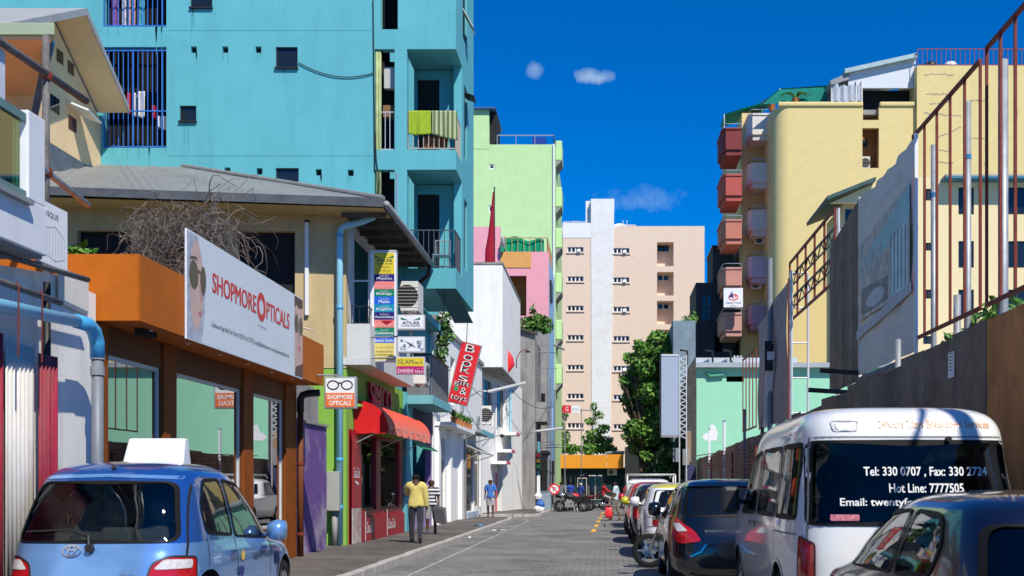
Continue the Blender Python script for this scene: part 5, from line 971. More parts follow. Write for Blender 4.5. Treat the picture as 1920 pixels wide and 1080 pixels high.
for i in range(6): y = ya + (yb - ya) * i / 5; MB().beam((BX, y, 5.5), (BX, y, 6.95), .045).build('upright', M_rust, tr)
for z in (6.05, 6.6):
    MB().beam((BX + .02, ya, z), (BX + .02, yb, z), .04).build('truss_chord', M_black, tr); MB().beam((BX + .02, ya, z - .25), (BX + .02, yb, z - .25), .03).build('truss_chord', M_black, tr)
    for i in range(14): a = ya + (yb - ya) * i / 14; b = ya + (yb - ya) * (i + 1) / 14; MB().beam((BX + .02, a, z - .25 * (i % 2)), (BX + .02, b, z - .25 * ((i + 1) % 2)), .022).build('lacing', M_black, tr)
gb = thing('grey_banner', 'faded grey cloth banner on a frame beyond the open truss', 'banner', (BX, 30, 3)); ya, yb = YB(1479), YB(1424)
MB().grid([[(BX - .03 + .03 * math.sin(i * .9 + j * .6), ya + (yb - ya) * i / 10, 3.05 + (6.55 - .35 * i / 10 - 3.05) * j / 12) for i in range(11)] for j in range(13)]).build('cloth', mat('cloth_beige', (.42, .35, .32), .8, var=.15, dirt=.3), gb, smooth=True)
MB().beam((BX, ya, 2.9), (BX, ya, 6.6), .05).build('upright', M_rust, gb); MB().tube([(BX - .12, YB(1452), .1), (BX - .12, YB(1452), 7.6)], .07, 8).build('mast', M_grey, gb); MB().tube([(BX - .2, YB(1440), 2.6), (BX - .12, YB(1456), 5.2)], .05, 6).build('brace', M_black, gb); MB().beam((BX - .18, YB(1449), 3.0), (BX - .15, YB(1456), 5.0), .2, .05).build('torn_strip', M_whiteclean, gb); MB().beam((BX - .2, YB(1455), 4.5), (BX - .2, YB(1455), 5.3), .22, .1).build('cable_bundle', M_black, gb)
frame('farthest low red billboard frame before the mint wall', YB(1418), YB(1393), 3.2, 5.6, 3)
cp = thing('red_pole_stack', 'stack of thin red steel rods propped behind the parked cars', 'steel rods', (3.9, 30, 0)); 
for k in range(7): z = 1.75 + .11 * k; MB().tube([(3.75 + .03 * k, 29 + k * .4, z), (3.95, 44 + k, z + rnd.uniform(-.1, .35))], .018, 6).build('rod', M_rust, cp)
for y in (29.5, 35, 42): MB().beam((3.85, y, .1), (3.85, y, 2.4), .05).build('trestle', M_rust, cp)
for k, (px, y1) in enumerate(((1330, 45), (1358, 42), (1396, 38))):
    p = thing('thin_post', '%s thin pale post along the far hoarding' % ('far', 'middle', 'near')[k], 'post', (4.1, 2165 * 4.1 / (px - VX), .1)); Yp = 2165 * 4.1 / (px - VX); MB().box(4.06, 4.14, Yp - .04, Yp + .04, .1, 3.6).build('shaft', M_whiteclean if k != 2 else M_conc, p); box('cap', M_grey, p, 4.05, 4.15, Yp - .05, Yp + .05, 3.601, 3.64)
bush('site_weeds', 'green weeds growing above the hoarding between the steel poles', [(BX + .5, YB(1740), 3.35, .25, .8, .28), (BX + .55, YB(1775), 3.42, .25, .7, .38), (BX + .5, YB(1806), 3.5, .3, .6, .4), (BX + .5, YB(1715), 3.2, .2, .8, .3)], 1100, .07, 44, 'plants', (0, 1, 2), stem=(BX + .5, 15.5, .1))
for k, y_ in enumerate((21.3, 20.7)):
    p = thing('timber_offcut', '%s black timber arm sticking out over the hoarding' % ('lower', 'upper')[k], 'timber', (4.2, y_, 3)); MB().beam((3.75 + .1 * k, y_, 3.15 + .3 * k), (4.7, y_ + .1, 3.1 + .3 * k), .08).build('arm', M_black, p)
# ================================================================ mint building
M_mint = mat('mint_paint', (.33, .68, .46), .8, var=.04, bump=.1, dirt=.12, dirtc=(.2, .5, .34), streak=True)
mi = thing('mint_building', 'low mint green building with white roof edge behind the hoarding', 'building', (10, 56, 0)); YM = 53.0
x0 = X(1306, YM); zt = Z(690, YM); MB().slab(fy(YM), x0, 22, 0, zt, [(X(1362, YM), X(1395, YM), Z(716, YM), Z(705, YM)), (X(1440, YM), X(1466, YM), 0, 2.6)], .25).build('wall', M_mint, mi)
box('parapet', mat('parapet_grey', (.38, .42, .45), .7, var=.1), mi, x0 - .15, 22, YM - .35, YM + 8, zt, zt + .22); box('roof_box', mat('roof_pale', (.5, .55, .58), .6), mi, x0, X(1500, YM), YM + .8, YM + 3, zt + .22, Z(667, YM)); box('room', M_dark, mi, x0 + .3, 21, YM + .8, YM + .9, .1, zt - .2)
box('paint_patch', M_whiteclean, mi, X(1322, YM), X(1340, YM), YM - .004, YM - .001, Z(824, YM), Z(812, YM)); poly2([(X(1316, YM), Z(818, YM)), (X(1322, YM), Z(826, YM)), (X(1344, YM), Z(826, YM)), (X(1346, YM), Z(812, YM)), (X(1340, YM), Z(797, YM)), (X(1333, YM), Z(796, YM)), (X(1329, YM), Z(810, YM))], (0, YM - .006, 0), UX, UZ, M_whiteclean, mi, 'paint_patch', 0)
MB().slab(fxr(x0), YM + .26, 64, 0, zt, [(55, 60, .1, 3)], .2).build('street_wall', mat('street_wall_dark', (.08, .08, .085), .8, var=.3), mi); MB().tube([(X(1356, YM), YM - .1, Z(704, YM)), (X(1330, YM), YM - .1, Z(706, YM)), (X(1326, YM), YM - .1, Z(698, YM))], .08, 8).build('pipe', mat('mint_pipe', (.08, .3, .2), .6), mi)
for px in (1290, 1338, 1372): MB().tube([(X(px, YM), YM + .5, zt + .2), (X(px, YM), YM + .5, Z(656, YM)), (X(px - 14, YM), YM + .3, Z(655, YM))], .05, 6).build('roof_lamp', M_black, mi)
for k in range(6): MB().tube([(X(1378 + 3 * k, YM), YM + .6, zt + .2), (X(1380 + 3 * k, YM), YM + .6, Z(664 + (k % 2) * 5, YM))], .05, 6).build('stack_pipe', M_alu, mi)
# blank billboard facing the street mouth
bb = thing('blank_billboard', 'tall blank pale blue billboard on a lattice truss before the trees', 'billboard', (X(1263, 51), 51, 0)); Yb = 50.5
box('panel', mat('blank_blue', (.36, .42, .52), .5, var=.05), bb, X(1240, Yb), X(1272, Yb), Yb, Yb + .2, Z(816, Yb), Z(668, Yb)); box('frame', M_black, bb, X(1237.5, Yb), X(1240, Yb) - .002, Yb - .02, Yb + .25, Z(820, Yb), Z(664, Yb)); box('frame', M_alu, bb, X(1240, Yb), X(1272, Yb), Yb - .02, Yb + .2, Z(667.8, Yb), Z(664, Yb)); box('frame', M_conc, bb, X(1240, Yb), X(1272, Yb), Yb - .02, Yb + .2, Z(820, Yb), Z(816.2, Yb))
xa, xb = X(1274, Yb + .3), X(1287, Yb + .3)
for x in (xa, xb): MB().tube([(x, Yb + .3, .1), (x, Yb + .3, Z(664, Yb))], .03, 6).build('truss_chord', M_alu, bb)
nz_ = 26; zz0, zz1 = Z(822, Yb), Z(666, Yb)
for i in range(nz_): za, zb = zz0 + (zz1 - zz0) * i / nz_, zz0 + (zz1 - zz0) * (i + 1) / nz_; MB().beam((xa if i % 2 else xb, Yb + .3, za), (xb if i % 2 else xa, Yb + .3, zb), .04).build('lacing', M_alu, bb)
dk = thing('dark_shack', 'dark timber wall and meter boxes between billboard and mint wall', 'wall', (X(1298, 52), 52, 0)); MB().prism([(X(1288, 52), 0), (X(1305, 52), 0), (X(1305, 52), Z(668, 52)), (X(1290, 52), Z(690, 52))], 'y', 52, 52.2).build('boarding', M_timber, dk); box('meter_box', M_conc, dk, X(1280, 51.7), X(1292, 51.7), 51.6, 51.9, Z(872, 51.7), Z(842, 51.7)); box('meter_box', M_grey, dk, X(1262, 51.7), X(1274, 51.7), 51.6, 51.9, Z(866, 51.7), Z(840, 51.7)); box('board', mat('board_tan', (.3, .2, .12), .8), dk, X(1286, 51.8), X(1296, 51.8), 51.75, 51.8, Z(866, 51.8), Z(808, 51.8)); box('painted_foot', mat('foot_purple', (.05, .05, .12), .7), dk, X(1284, 51.8), X(1303, 51.8), 51.7, 51.95, 0, Z(872, 51.8))
# dark street buildings beyond on the right
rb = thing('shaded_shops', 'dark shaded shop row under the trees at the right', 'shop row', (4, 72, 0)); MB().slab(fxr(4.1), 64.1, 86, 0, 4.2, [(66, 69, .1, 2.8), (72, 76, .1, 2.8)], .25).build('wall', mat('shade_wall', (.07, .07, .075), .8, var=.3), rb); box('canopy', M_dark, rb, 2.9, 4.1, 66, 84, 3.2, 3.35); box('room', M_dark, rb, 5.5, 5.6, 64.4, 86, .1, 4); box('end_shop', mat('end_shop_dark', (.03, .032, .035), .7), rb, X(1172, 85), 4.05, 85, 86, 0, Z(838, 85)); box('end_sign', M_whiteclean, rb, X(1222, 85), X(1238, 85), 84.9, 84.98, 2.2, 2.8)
for y in (67, 73): MB().tube([(3.0, y, .1), (3.0, y, 3.2)], .06, 8).build('post', mat('striped_post', (.6, .55, .35), .6), rb)
# dark house and teal parapet
dh = thing('dark_house', 'dark charcoal house left of the yellow block', 'house', (7, 82, 0)); Yd = 80.0; a0, a1 = X(1305, Yd), X(1378, Yd)
block(dh, a0, a1, Yd, 86, 0, Z(530, Yd), mat('charcoal_paint', (.045, .05, .055), .8, var=.15), front=[(X(1316, Yd), X(1334, Yd), Z(600, Yd), Z(552, Yd)), (X(1340, Yd), X(1354, Yd), Z(660, Yd), Z(630, Yd))]); box('upper', mat('charcoal_upper', (.05, .055, .06), .8), dh, X(1338, Yd), a1, Yd + .5, 85, Z(532, Yd), Z(462, Yd)); win(dh, fy(Yd), X(1316, Yd), X(1334, Yd), Z(600, Yd), Z(552, Yd), nu=2, nz=2, fm=M_black); box('room', M_dark, dh, a0 + .3, a1, Yd + .8, Yd + .9, .1, 12); box('roof_edge', M_black, dh, X(1336, Yd), a1, Yd + .3, 85, Z(462, Yd), Z(458, Yd))
tpw = thing('teal_parapet', 'blue grey concrete parapet above the tree beside the dark house', 'wall', (X(1284, 66), 66, 0)); box('wall', mat('bluegrey_conc', (.20, .27, .31), .8, var=.2, dirt=.4), tpw, X(1262, 66), X(1304, 66), 66, 72, 0, Z(601, 66), bevel=.02)
bush('roof_plant', 'small leafy plant on the roof beside the dark house', [(X(1293, 67), 67.5, Z(598, 67), .5, .4, .3), (X(1302, 67), 67.5, Z(592, 67), .25, .3, .4)], 260, .1, 51, 'plant', (1, 2, 0))
# ================================================================ yellow apartment block
M_yw = mat('yellow_paint', (.72, .58, .26), .8, var=.05, bump=.1, dirt=.14, dirtc=(.6, .52, .33), streak=True)
YY = 74.0
yb_ = thing('yellow_block', 'tall yellow apartment block with rounded corner on the right', 'apartment block', (16, 80, 0))
zt = Z(200, YY); xl = X(1450, YY); rad = 1.0
h1 = [(X(1617, YY), X(1648, YY), Z(315, YY), Z(240, YY)), (X(1617, YY), X(1648, YY), Z(430, YY), Z(355, YY)), (X(1618, YY), X(1648, YY), Z(225, YY), zt + .0)]
MB().slab(fy(YY), xl + rad, X(1717, YY), 0, zt, h1, .3).build('wall', M_yw, yb_)
arc = [(xl + rad - rad * math.cos(a), YY + rad - rad * math.sin(a)) for a in [k * math.pi / 20 for k in range(11)]]
MB().grid([[(x, y, z) for x, y in [(xl, YY + 6)] + arc] for z in (0, zt)]).build('rounded_corner', M_yw, yb_, smooth=True)
box('tall_wall', M_yw, yb_, X(1717, YY), X(2150, YY), YY - .3, YY + 14, 0, Z(126, YY)); box('coping', M_yw, yb_, xl + .3, X(1618, YY), YY - .12, YY + .2, zt + .003, zt + .3, bevel=.08); box('coping', M_yw, yb_, X(1649, YY), X(1716, YY), YY - .12, YY + .2, zt + .003, zt + .3, bevel=.08)
box('recess', mat('recess_orange', (.42, .17, .06), .8), yb_, X(1612, YY), X(1652, YY), YY + 1.2, YY + 1.3, 2, zt); box('recess_side', MATS['recess_orange'], yb_, X(1649, YY), X(1651, YY), YY + .3, YY + 1.2, 2, zt)
box('window', M_black, yb_, X(1619, YY), X(1634, YY), YY + 1.1, YY + 1.18, Z(265, YY), Z(252, YY)); box('roof', M_conc, yb_, xl + .4, X(1717, YY), YY + .31, YY + 12, zt - .4, zt - .1)
for (px, dz) in ((1405, 0),):
    pass
xw = X(1391, 79); box('rear_wing', M_yw, yb_, xw, xl + .5, 79, 92, 0, Z(212, 79)); 
M_lil = [mat('balcony_%d' % k, c, .8, var=.1, dirt=.5, dirtc=(.2, .2, .22)) for k, c in enumerate(((.74, .68, .6), (.7, .64, .57), (.66, .58, .54), (.54, .42, .5), (.4, .28, .4)))]
def balcony(name, label, x0, x1, y0, y1, z0, z1, m, group):
    b_ = thing(name, label, 'balcony', ((x0 + x1) / 2, y0, z0), group); c_ = .35
    pl_ = [(x1, y1), (x0, y1), (x0, y0 + c_), (x0 + c_ * .6, y0), (x1, y0)]
    MB().prism(pl_, 'z', z0, z1).build('parapet', m, b_); MB().prism([(x1, y1), (x0 - .06, y1), (x0 - .06, y0 + c_ - .03), (x0 + c_ * .6, y0 - .06), (x1, y0 - .06)], 'z', z1 + .002, z1 + .12).build('coping', m, b_); MB().prism([(x1, y1), (x0 + .15, y1), (x0 + .15, y0 + c_ + .1), (x0 + c_ * .7, y0 + .12), (x1, y0 + .12)], 'z', z0 - .35, z0 - .003).build('soffit', m, b_)
    rail(b_, [(x0 + .05, y1), (x0 + .05, y0 + c_), (x0 + c_ * .6, y0 + .05), (x1, y0 + .05)], z1 + .14, z1 + .4, M_steel, .6, .015); return b_
od = ('topmost', 'second highest', 'third highest', 'fourth highest', 'lowest')
for k, (a, b) in enumerate(((216, 252), (309, 342), (397, 432), (485, 520), (577, 607))): balcony('pale_balcony', '%s of the pale lilac balconies beside the rounded corner' % od[k], X(1405, 77), X(1449, 77), 77, 79, Z(b, 77), Z(a, 77), M_lil[k], 'lilac balconies of the yellow block')
M_rb = [mat('rbalcony_%d' % k, c, .8, var=.1, dirt=.3, dirtc=(.2, .1, .1)) for k, c in enumerate(((.22, .045, .045), (.48, .10, .08), (.55, .2, .14), (.56, .26, .2), (.56, .3, .25)))]
for k, (a, b) in enumerate(((243, 280), (330, 366), (415, 447), (505, 535), (590, 620))): balcony('red_balcony', '%s of the red to pink balconies at the far corner' % od[k], X(1355, 76), X(1391, 76), 76, 79.5, Z(b, 76), Z(a, 76), M_rb[k], 'red balconies of the yellow block')
for k, (px, py) in enumerate(((1425, 460), (1418, 544))): ac_unit((X(px, 78.2), 78.2, Z(py, 78.2)), .75, .4, .6, 'air conditioner under the %s lilac balcony' % ('third', 'fourth')[k])
ac_unit((X(1623, YY + .8), YY + .8, Z(313, YY)), .5, .35, .85, 'air conditioner in the orange recess of the yellow block')
sh = thing('roof_shed', 'white gabled roof shed with tarpaulin sides on the yellow block', 'shed', (X(1640, 75), 76, zt)); xa, xb_ = X(1590, 74.5), X(1716, 74.5)
MB().prism([(xa, Z(166, 74.5)), (xb_, Z(166, 74.5)), (xb_, Z(110, 74.5)), (xa, Z(140, 74.5))], 'y', 74.4, 74.6).build('gable_sheet', mat('sheet_white', (.62, .65, .7), .5, var=.04), sh); MB().prism([(xa - .3, Z(142, 74.5)), (xb_, Z(112, 74.5)), (xb_, Z(104, 74.5)), (xa - .3, Z(134, 74.5))], 'y', 74.0, 80).build('roof_sheet', mat('sheet_green_grey', (.35, .48, .5), .5, var=.2, scale=2), sh)
box('room', M_dark, sh, xa + .2, xb_ - .02, 75.5, 75.6, zt, Z(160, 74.5)); MB().grid([[(X(1558 + 58 * i / 14, 74.3), 74.3 + .15 * math.sin(i * 1.9), Z(190 - (30 if i > 3 else 38) * j / 6, 74.3)) for i in range(15)] for j in range(7)]).build('tarpaulin', mat('silver_tarp', (.55, .56, .58), .35, metal=.3, var=.15, scale=3), sh, smooth=True); MB().prism([(X(1556, 74.3), Z(152, 74.3)), (xa, Z(137, 74.3)), (xa, Z(150, 74.3)), (X(1558, 74.3), Z(160, 74.3))], 'y', 74.2, 79).build('lean_to', M_grey, sh)
for px in (1606, 1616): MB().beam((X(px, 74.3), 74.3, zt + .2), (X(px, 74.3), 74.3, Z(150, 74.3)), .08).build('post', M_alu, sh)
cn = thing('green_canopy', 'green shade cloth canopy over the rooftop terrace', 'canopy', (X(1470, 78), 78, zt)); M_gn = mat('shade_green', (.0, .34, .27), .7, var=.15, trans=.0)
pts = [(1358, 214), (1430, 192), (1462, 166), (1553, 160)]; MB().grid([[(X(px, 80 - i * 1.4), 80 - i * 1.4 + j * 3, Z(py, 80 - i * 1.4) - .0 * j) for i, (px, py) in enumerate(pts)] for j in range(2)]).build('cloth', M_gn, cn); MB().grid([[(X(px, 76), 76, Z(py, 76)) for px, py in ((1430, 195), (1462, 168), (1553, 163))], [(X(px, 76), 76, Z(195, 76)) for px in (1432, 1462, 1550)]]).build('side_net', mat('side_net_green', (.01, .22, .17), .8, var=.2), cn)
for px, py in ((1358, 214), (1462, 166), (1515, 163)): MB().tube([(X(px, 77), 77, zt - 1), (X(px, 77), 77, Z(py, 77))], .04, 6).build('post', M_alu, cn)
def palm(label, px, py, Y, s_, seed):
    p = thing('potted_palm', label, 'plant', (X(px, Y), Y, Z(py, Y)), 'rooftop palms'); rr = random.Random(seed); c_ = Vector((X(px, Y), Y, Z(py, Y)))
    MB().lathe([(.18, 0), (.25, .4)], c_, 10).build('pot', MATS['terracotta'], p)
    for k in range(11):
        a = rr.uniform(0, 6.28); mb = MB(); pr = None; d = Vector((math.cos(a), math.sin(a) * .5, 0)); sd = Vector((-d.y, d.x, 0)).normalized() * .09; rows = []
        for i in range(7): t_ = i / 6; q = c_ + Vector((0, 0, .4)) + d * s_ * t_ + Vector((0, 0, s_ * (1.1 * t_ - 1.0 * t_ * t_))); w2_ = math.sin(math.pi * (.1 + .88 * t_)); rows.append([q - sd * w2_, q + Vector((0, 0, -.02)), q + sd * w2_])
        mb.grid(rows).build('frond', M_leaf[rr.choice((1, 2))], p)
palm('potted palm at the left end of the rooftop terrace', 1402, 224, 80, 1.0, 1); palm('potted palm under the middle of the green canopy', 1492, 196, 75.6, 1.1, 2); palm('potted palm at the bend of the green canopy', 1447, 208, 77, .9, 3)
rt = thing('roof_railing', 'dark red railing along the roof of the tall yellow wall', 'railing', (X(1800, YY), YY, Z(126, YY))); rail(rt, [(X(1719, YY), YY - .2), (X(2100, YY), YY - .2)], Z(124, YY), Z(94, YY), mat('rail_maroon', (.16, .03, .06), .5), .3, .025)
for px, m, lb in ((1745, M_black, 'black round water tank behind the roof railing'), (1782, M_whiteclean, 'white round water tank behind the roof railing')):
    w_ = thing('water_tank', lb, 'water tank', (X(px, YY + 1), YY + 1, Z(127, YY)), 'roof water tanks'); MB().lathe([(.42, 0), (.42, .5), (.36, .65), (.1, .72)], (X(px, YY + 1), YY + 1, Z(127, YY)), 16).build('tank', m, w_, smooth=True); MB().lathe([(.1, 0), (.1, .06)], (X(px, YY + 1), YY + 1, Z(127, YY) + .72), 10).build('lid', m, w_)
ck = thing('wall_cracks', 'dark patched cracks zigzagging over the tall yellow wall', 'crack repair', (X(1800, YY), YY, 5)); kr = random.Random(9); M_ck = mat('crack_filler', (.33, .30, .24), .9)
for (px, py, dx, dy) in ((1730, 143, 60, 0), (1733, 180, 40, 0), (1742, 198, 42, -4), (1730, 215, 70, 6), (1755, 262, 45, -22), (1757, 285, 20, 0), (1815, 192, 28, -1), (1820, 262, 30, 0), (1900, 140, 3, 40), (1900, 190, 4, 30), (1900, 240, 2, 60), (1848, 230, -4, 80), (1757, 305, 28, 4), (1870, 330, 40, 0)):
    mb = MB(); n = 12; P = [(px + dx * i / n + kr.uniform(-1.6, 1.6), py + dy * i / n + kr.uniform(-1.8, 1.8)) for i in range(n + 1)]
    for a, b in zip(P, P[1:]): mb.beam((X(a[0], YY), YY - .302, Z(a[1], YY)), (X(b[0], YY), YY - .302, Z(b[1], YY)), kr.uniform(.03, .08), .01, up=(0, 1, 0))
    mb.build('crack', M_ck, ck)
# travel agency sign
cs = thing('travel_sign', 'square white travel sign with red and blue emblem between the lowest pink balconies', 'sign', (X(1375, 75), 75, Z(576, 75))); box('casing', M_whiteclean, cs, X(1357, 75), X(1393, 75), 75, 75.25, Z(576, 75), Z(540, 75)); cx = X(1375, 75); zc = Z(558, 75)
text('Capital Travel', (cx, 74.995, Z(570, 75)), UX, UZ, 1.0, .13, mat('travel_navy', (.02, .03, .16), .5), cs, align='c', depth=.002, bold=.02); text('and Tour', (cx, 74.995, Z(574.5, 75)), UX, UZ, .42, .08, MATS['travel_navy'], cs, align='c', depth=.002, bold=.02)
ring(cx, zc + .02, .33, .22, .06, 74.995, M_red, cs, 'emblem_ring'); text('CT', (cx + .08, 74.994, zc - .08), UX, UZ, .34, .22, M_red, cs, align='c', bold=.03, depth=.002); MB().add([(cx - .3, 74.99, zc + .02), (cx - .08, 74.99, zc + .42), (cx + .0, 74.99, zc + .02)], [(0, 1, 2)]).build('emblem_sail', MATS['travel_navy'], cs)
# cream apartment house behind the hoarding
M_cr2 = mat('cream_house_paint', (.80, .66, .38), .8, var=.04, bump=.1, dirt=.1, dirtc=(.5, .42, .28), streak=True)
YC = 62.0; cr = thing('cream_house', 'cream apartment house with dark windows and blue eaves behind the red frames', 'house', (20, 66, 0)); wins = []
for py0, py1 in ((351, 402), (452, 502), (543, 590), (640, 690)): wins += [(X(1797, YC), X(1826, YC), Z(py1, YC), Z(py0, YC)), (X(1890, YC), X(1925, YC), Z(py1, YC), Z(py0, YC))]
for py0, py1 in ((354, 376), (455, 470), (543, 560), (630, 645)): wins += [(X(1731, YC), X(1752, YC), Z(py1, YC), Z(py0, YC))]
MB().slab(fy(YC), X(1655, YC), X(2000, YC), 0, Z(332, YC), wins, .25).build('wall', M_cr2, cr)
for h in wins: win(cr, fy(YC), *h, d=.06, fw=.06, nu=2, fm=M_black)
M_eave = mat('eave_blue', (.06, .2, .3), .6); box('eave', M_eave, cr, X(1765, YC), X(2000, YC), YC - .9, YC + .2, Z(342, YC), Z(338, YC)); box('roof', mat('roof_sheet_pale', (.5, .45, .35), .7), cr, X(1765, YC), X(2000, YC), YC - .88, YC + 8, Z(337.5, YC), Z(334, YC))
box('side_wing', M_cr2, cr, X(1590, YC), X(1654, YC), YC + 1, YC + 6, 0, Z(372, YC)); MB().prism([(X(1549, YC), Z(377, YC)), (X(1640, YC), Z(341, YC)), (X(1640, YC), Z(334, YC)), (X(1549, YC), Z(370, YC))], 'y', YC - .3, YC + 6).build('wing_roof', mat('roof_darkgreen', (.05, .1, .1), .6), cr); MB().prism([(X(1560, YC), Z(378, YC)), (X(1648, YC), Z(378, YC)), (X(1648, YC), Z(342, YC)), (X(1640, YC), Z(342, YC))], 'y', YC + .3, YC + .5).build('wing_gable', M_cr2, cr); box('window', M_dglass, cr, X(1592, YC), X(1605, YC), YC + .9, YC + .99, Z(412, YC), Z(385, YC))
# ================================================================ end of the street
M_bg = mat('beige_paint', (.78, .61, .48), .8, var=.04, dirt=.12, dirtc=(.62, .48, .38), streak=True); YE = 112.0
be = thing('beige_block', 'large beige apartment block with white central strip closing the street', 'apartment block', (2, 118, 0)); H_ = []
rows_ = (467, 522, 577, 632, 688, 742, 797)
for py in rows_:
    H_ += [(X(1064, YE), X(1094, YE), Z(py + 6, YE), Z(py - 4, YE)), (X(1150, YE), X(1180, YE), Z(py + 8, YE), Z(py - 2, YE))]
rec = [(X(1232, YE), X(1263, YE), Z(b, YE), Z(a, YE)) for a, b in ((454, 499), (510, 554), (564, 608), (618, 662), (672, 716), (726, 770))]
block(be, X(1040, YE), X(1321, YE), YE, YE + 12, 0, Z(424, YE), M_bg, front=H_ + rec, t=.3)
for h in rec: box('recess_back', M_bg, be, h[0] - .1, h[1] + .1, YE + 1.35, YE + 1.5, h[2] - .1, h[3] + .1); box('recess_side', M_bg, be, h[1] - .06, h[1] + .05, YE + .31, YE + 1.34, h[2], h[3]); box('recess_side', M_bg, be, h[0] - .05, h[0] + .0, YE + .31, YE + 1.34, h[2], h[3]); box('recess_floor', M_bg, be, h[0], h[1], YE + .31, YE + 1.34, h[2] - .2, h[2] + .002); box('recess_top', M_bg, be, h[0], h[1], YE + .31, YE + 1.34, h[3] - .002, h[3] + .2); win(be, fy(YE + 1.3), h[0] + .1, h[0] + 1.2, h[3] - .62, h[3] - .08, d=-.03, nu=2, fw=.05, fm=M_whiteclean if h is not rec[0] else M_black)
for i, h in enumerate(H_):
    f = win(be, fy(YE), h[0], h[1], h[2], h[3], d=.1, nu=4, fw=.06, fm=M_whiteclean); box('sill', M_bg, be, h[0] - .1, h[1] + .1, YE - .1, YE - .001, h[2] - .12, h[2] - .003)
    if i in (0, 1, 3, 5, 9): MB().obox((h[0] + 1.1, YE - .12, h[2] + .15), (.17, 0, 0), (0, .13, .14), (0, .01, -.01)).build('open_sash', M_whiteclean, be)
M_ws = mat('strip_white', (.78, .78, .77), .8, var=.05, dirt=.35, dirtc=(.55, .45, .4))
MB().prism([(X(1110, YE), 0), (X(1142, YE), 0), (X(1152, YE), Z(373, YE)), (X(1108, YE), Z(373, YE))], 'y', YE - .06, YE + 3).build('white_strip', M_ws, be); box('tank_room', M_ws, be, X(1098, YE), X(1108, YE) + .2, YE + .6, YE + 4, Z(426, YE), Z(374, YE)); box('painted_band', M_whiteclean, be, X(1055, YE), X(1109, YE), YE - .03, YE - .002, Z(446, YE), Z(418, YE))
for px in (1084, 1163): MB().lathe([(.9, 0), (.85, .35), (.5, .6), (0, .68)], (X(px, YE), YE + 2, Z(424, YE)), 14).build('water_tank', M_whiteclean, be, smooth=True)
rail(be, [(X(1056, YE), YE + .5), (X(1098, YE), YE + .5)], Z(424, YE), Z(414, YE), M_alu, 1.2, .04); rail(be, [(X(1160, YE), YE + .5), (X(1192, YE), YE + .5)], Z(426, YE), Z(420, YE), M_alu, 1.2, .04)
for px in (1075, 1168): MB().tube([(X(px, YE), YE + 1, Z(424, YE)), (X(px, YE), YE + 1, Z(409, YE)), (X(px + 8, YE), YE + 1, Z(409, YE)), (X(px + 8, YE), YE + 1, Z(424, YE))], .06, 6).build('pipe_loop', mat('loop_blue', (.3, .5, .65), .5), be)
MB().prism([(X(1060, YE) , Z(424, YE)), (X(1098, YE), Z(424, YE)), (X(1098, YE), Z(402, YE))], 'y', YE + 5, YE + 8).build('stair_roof', mat('stair_green', (.08, .16, .15), .6), be)
# orange shop
os_ = thing('orange_shop', 'low shop with bright orange fascia and dark glass front at the street end', 'shop', (-1.4, 90, 0)); Yo = 88.0; xa, xb_ = X(1036, Yo), X(1169, Yo)
box('fascia', mat('orange_fascia', (.72, .28, .015), .5, var=.06), os_, xa, X(1137.5, Yo), Yo, Yo + .4, Z(878, Yo), Z(853, Yo)); box('fascia', MATS['orange_fascia'], os_, X(1138, Yo), xb_, Yo - .03, Yo + .4, Z(878, Yo), Z(852, Yo)); MB().slab(fy(Yo + .9), xa, xb_ + .5, 0, Z(876, Yo), [(X(1051, Yo), X(1079, Yo), .3, 2.1), (X(1082, Yo), X(1100, Yo), .1, 2.2), (X(1103, Yo), X(1129, Yo), .3, 2.2)], .2).build('wall', mat('shop_teal', (.015, .04, .05), .6), os_); box('roof', M_conc, os_, xa, xb_, Yo + .41, Yo + 6, Z(862, Yo), Z(858, Yo))
for (a, b, z) in ((1051, 1079, .3), (1103, 1129, .3)): win(os_, fy(Yo + .9), X(a, Yo), X(b, Yo), z, 2.15, nu=3 if a == 1051 else 2, fw=.05, fm=M_conc)
d = box('door', M_dglass, os_, X(1083, Yo), X(1099, Yo), Yo + .95, Yo + 1.0, .1, 1.95); box('door_frame', M_alu, d, X(1090.5, Yo), X(1091.5, Yo), Yo + .93, Yo + .949, .1, 1.95); box('door_sign', mat('door_sign_blue', (.02, .02, .12), .5), os_, X(1082, Yo), X(1101, Yo), Yo + .7, Yo + .88, 2.0, 2.45); text('BANK', (X(1091.5, Yo), Yo + .69, 2.14), UX, UZ, .35, .13, M_whiteclean, os_, align='c', depth=.002)
ac_unit((X(1148, Yo), Yo + .7, Z(892, Yo)), .75, .3, .52, 'air conditioner under the orange fascia'); rf = MB()
for k in range(9): rf.tube([(X(1135 + 4 * k, Yo), Yo + 1 + k * .1, Z(852, Yo)), (X(1137 + 4 * k, Yo), Yo + 1, Z(847, Yo))], .12, 6)
rf.build('roof_clutter', M_grey, os_)
rs_ = thing('red_white_sign', 'small red and white hanging sign above the street end', 'sign', (X(1070, 74), 74, 5)); box('panel', M_whiteclean, rs_, X(1071, 74), X(1087, 74), 74, 74.12, Z(774, 74), Z(760, 74)); box('panel', M_red, rs_, X(1055, 74), X(1070.8, 74), 74, 74.12, Z(774, 74), Z(760, 74)); text('FRESH', (X(1079, 74), 73.99, Z(769, 74)), UX, UZ, .4, .12, mat('faint_blue', (.4, .5, .65), .6), rs_, align='c', depth=.002); text('G', (X(1063, 74), 73.99, Z(771, 74)), UX, UZ, .2, .28, M_whiteclean, rs_, align='c', depth=.002)
for px in (1059, 1090): MB().tube([(X(px, 74), 74.15, .1), (X(px, 74), 74.15, Z(766, 74))], .035, 6).build('post', M_grey, rs_)
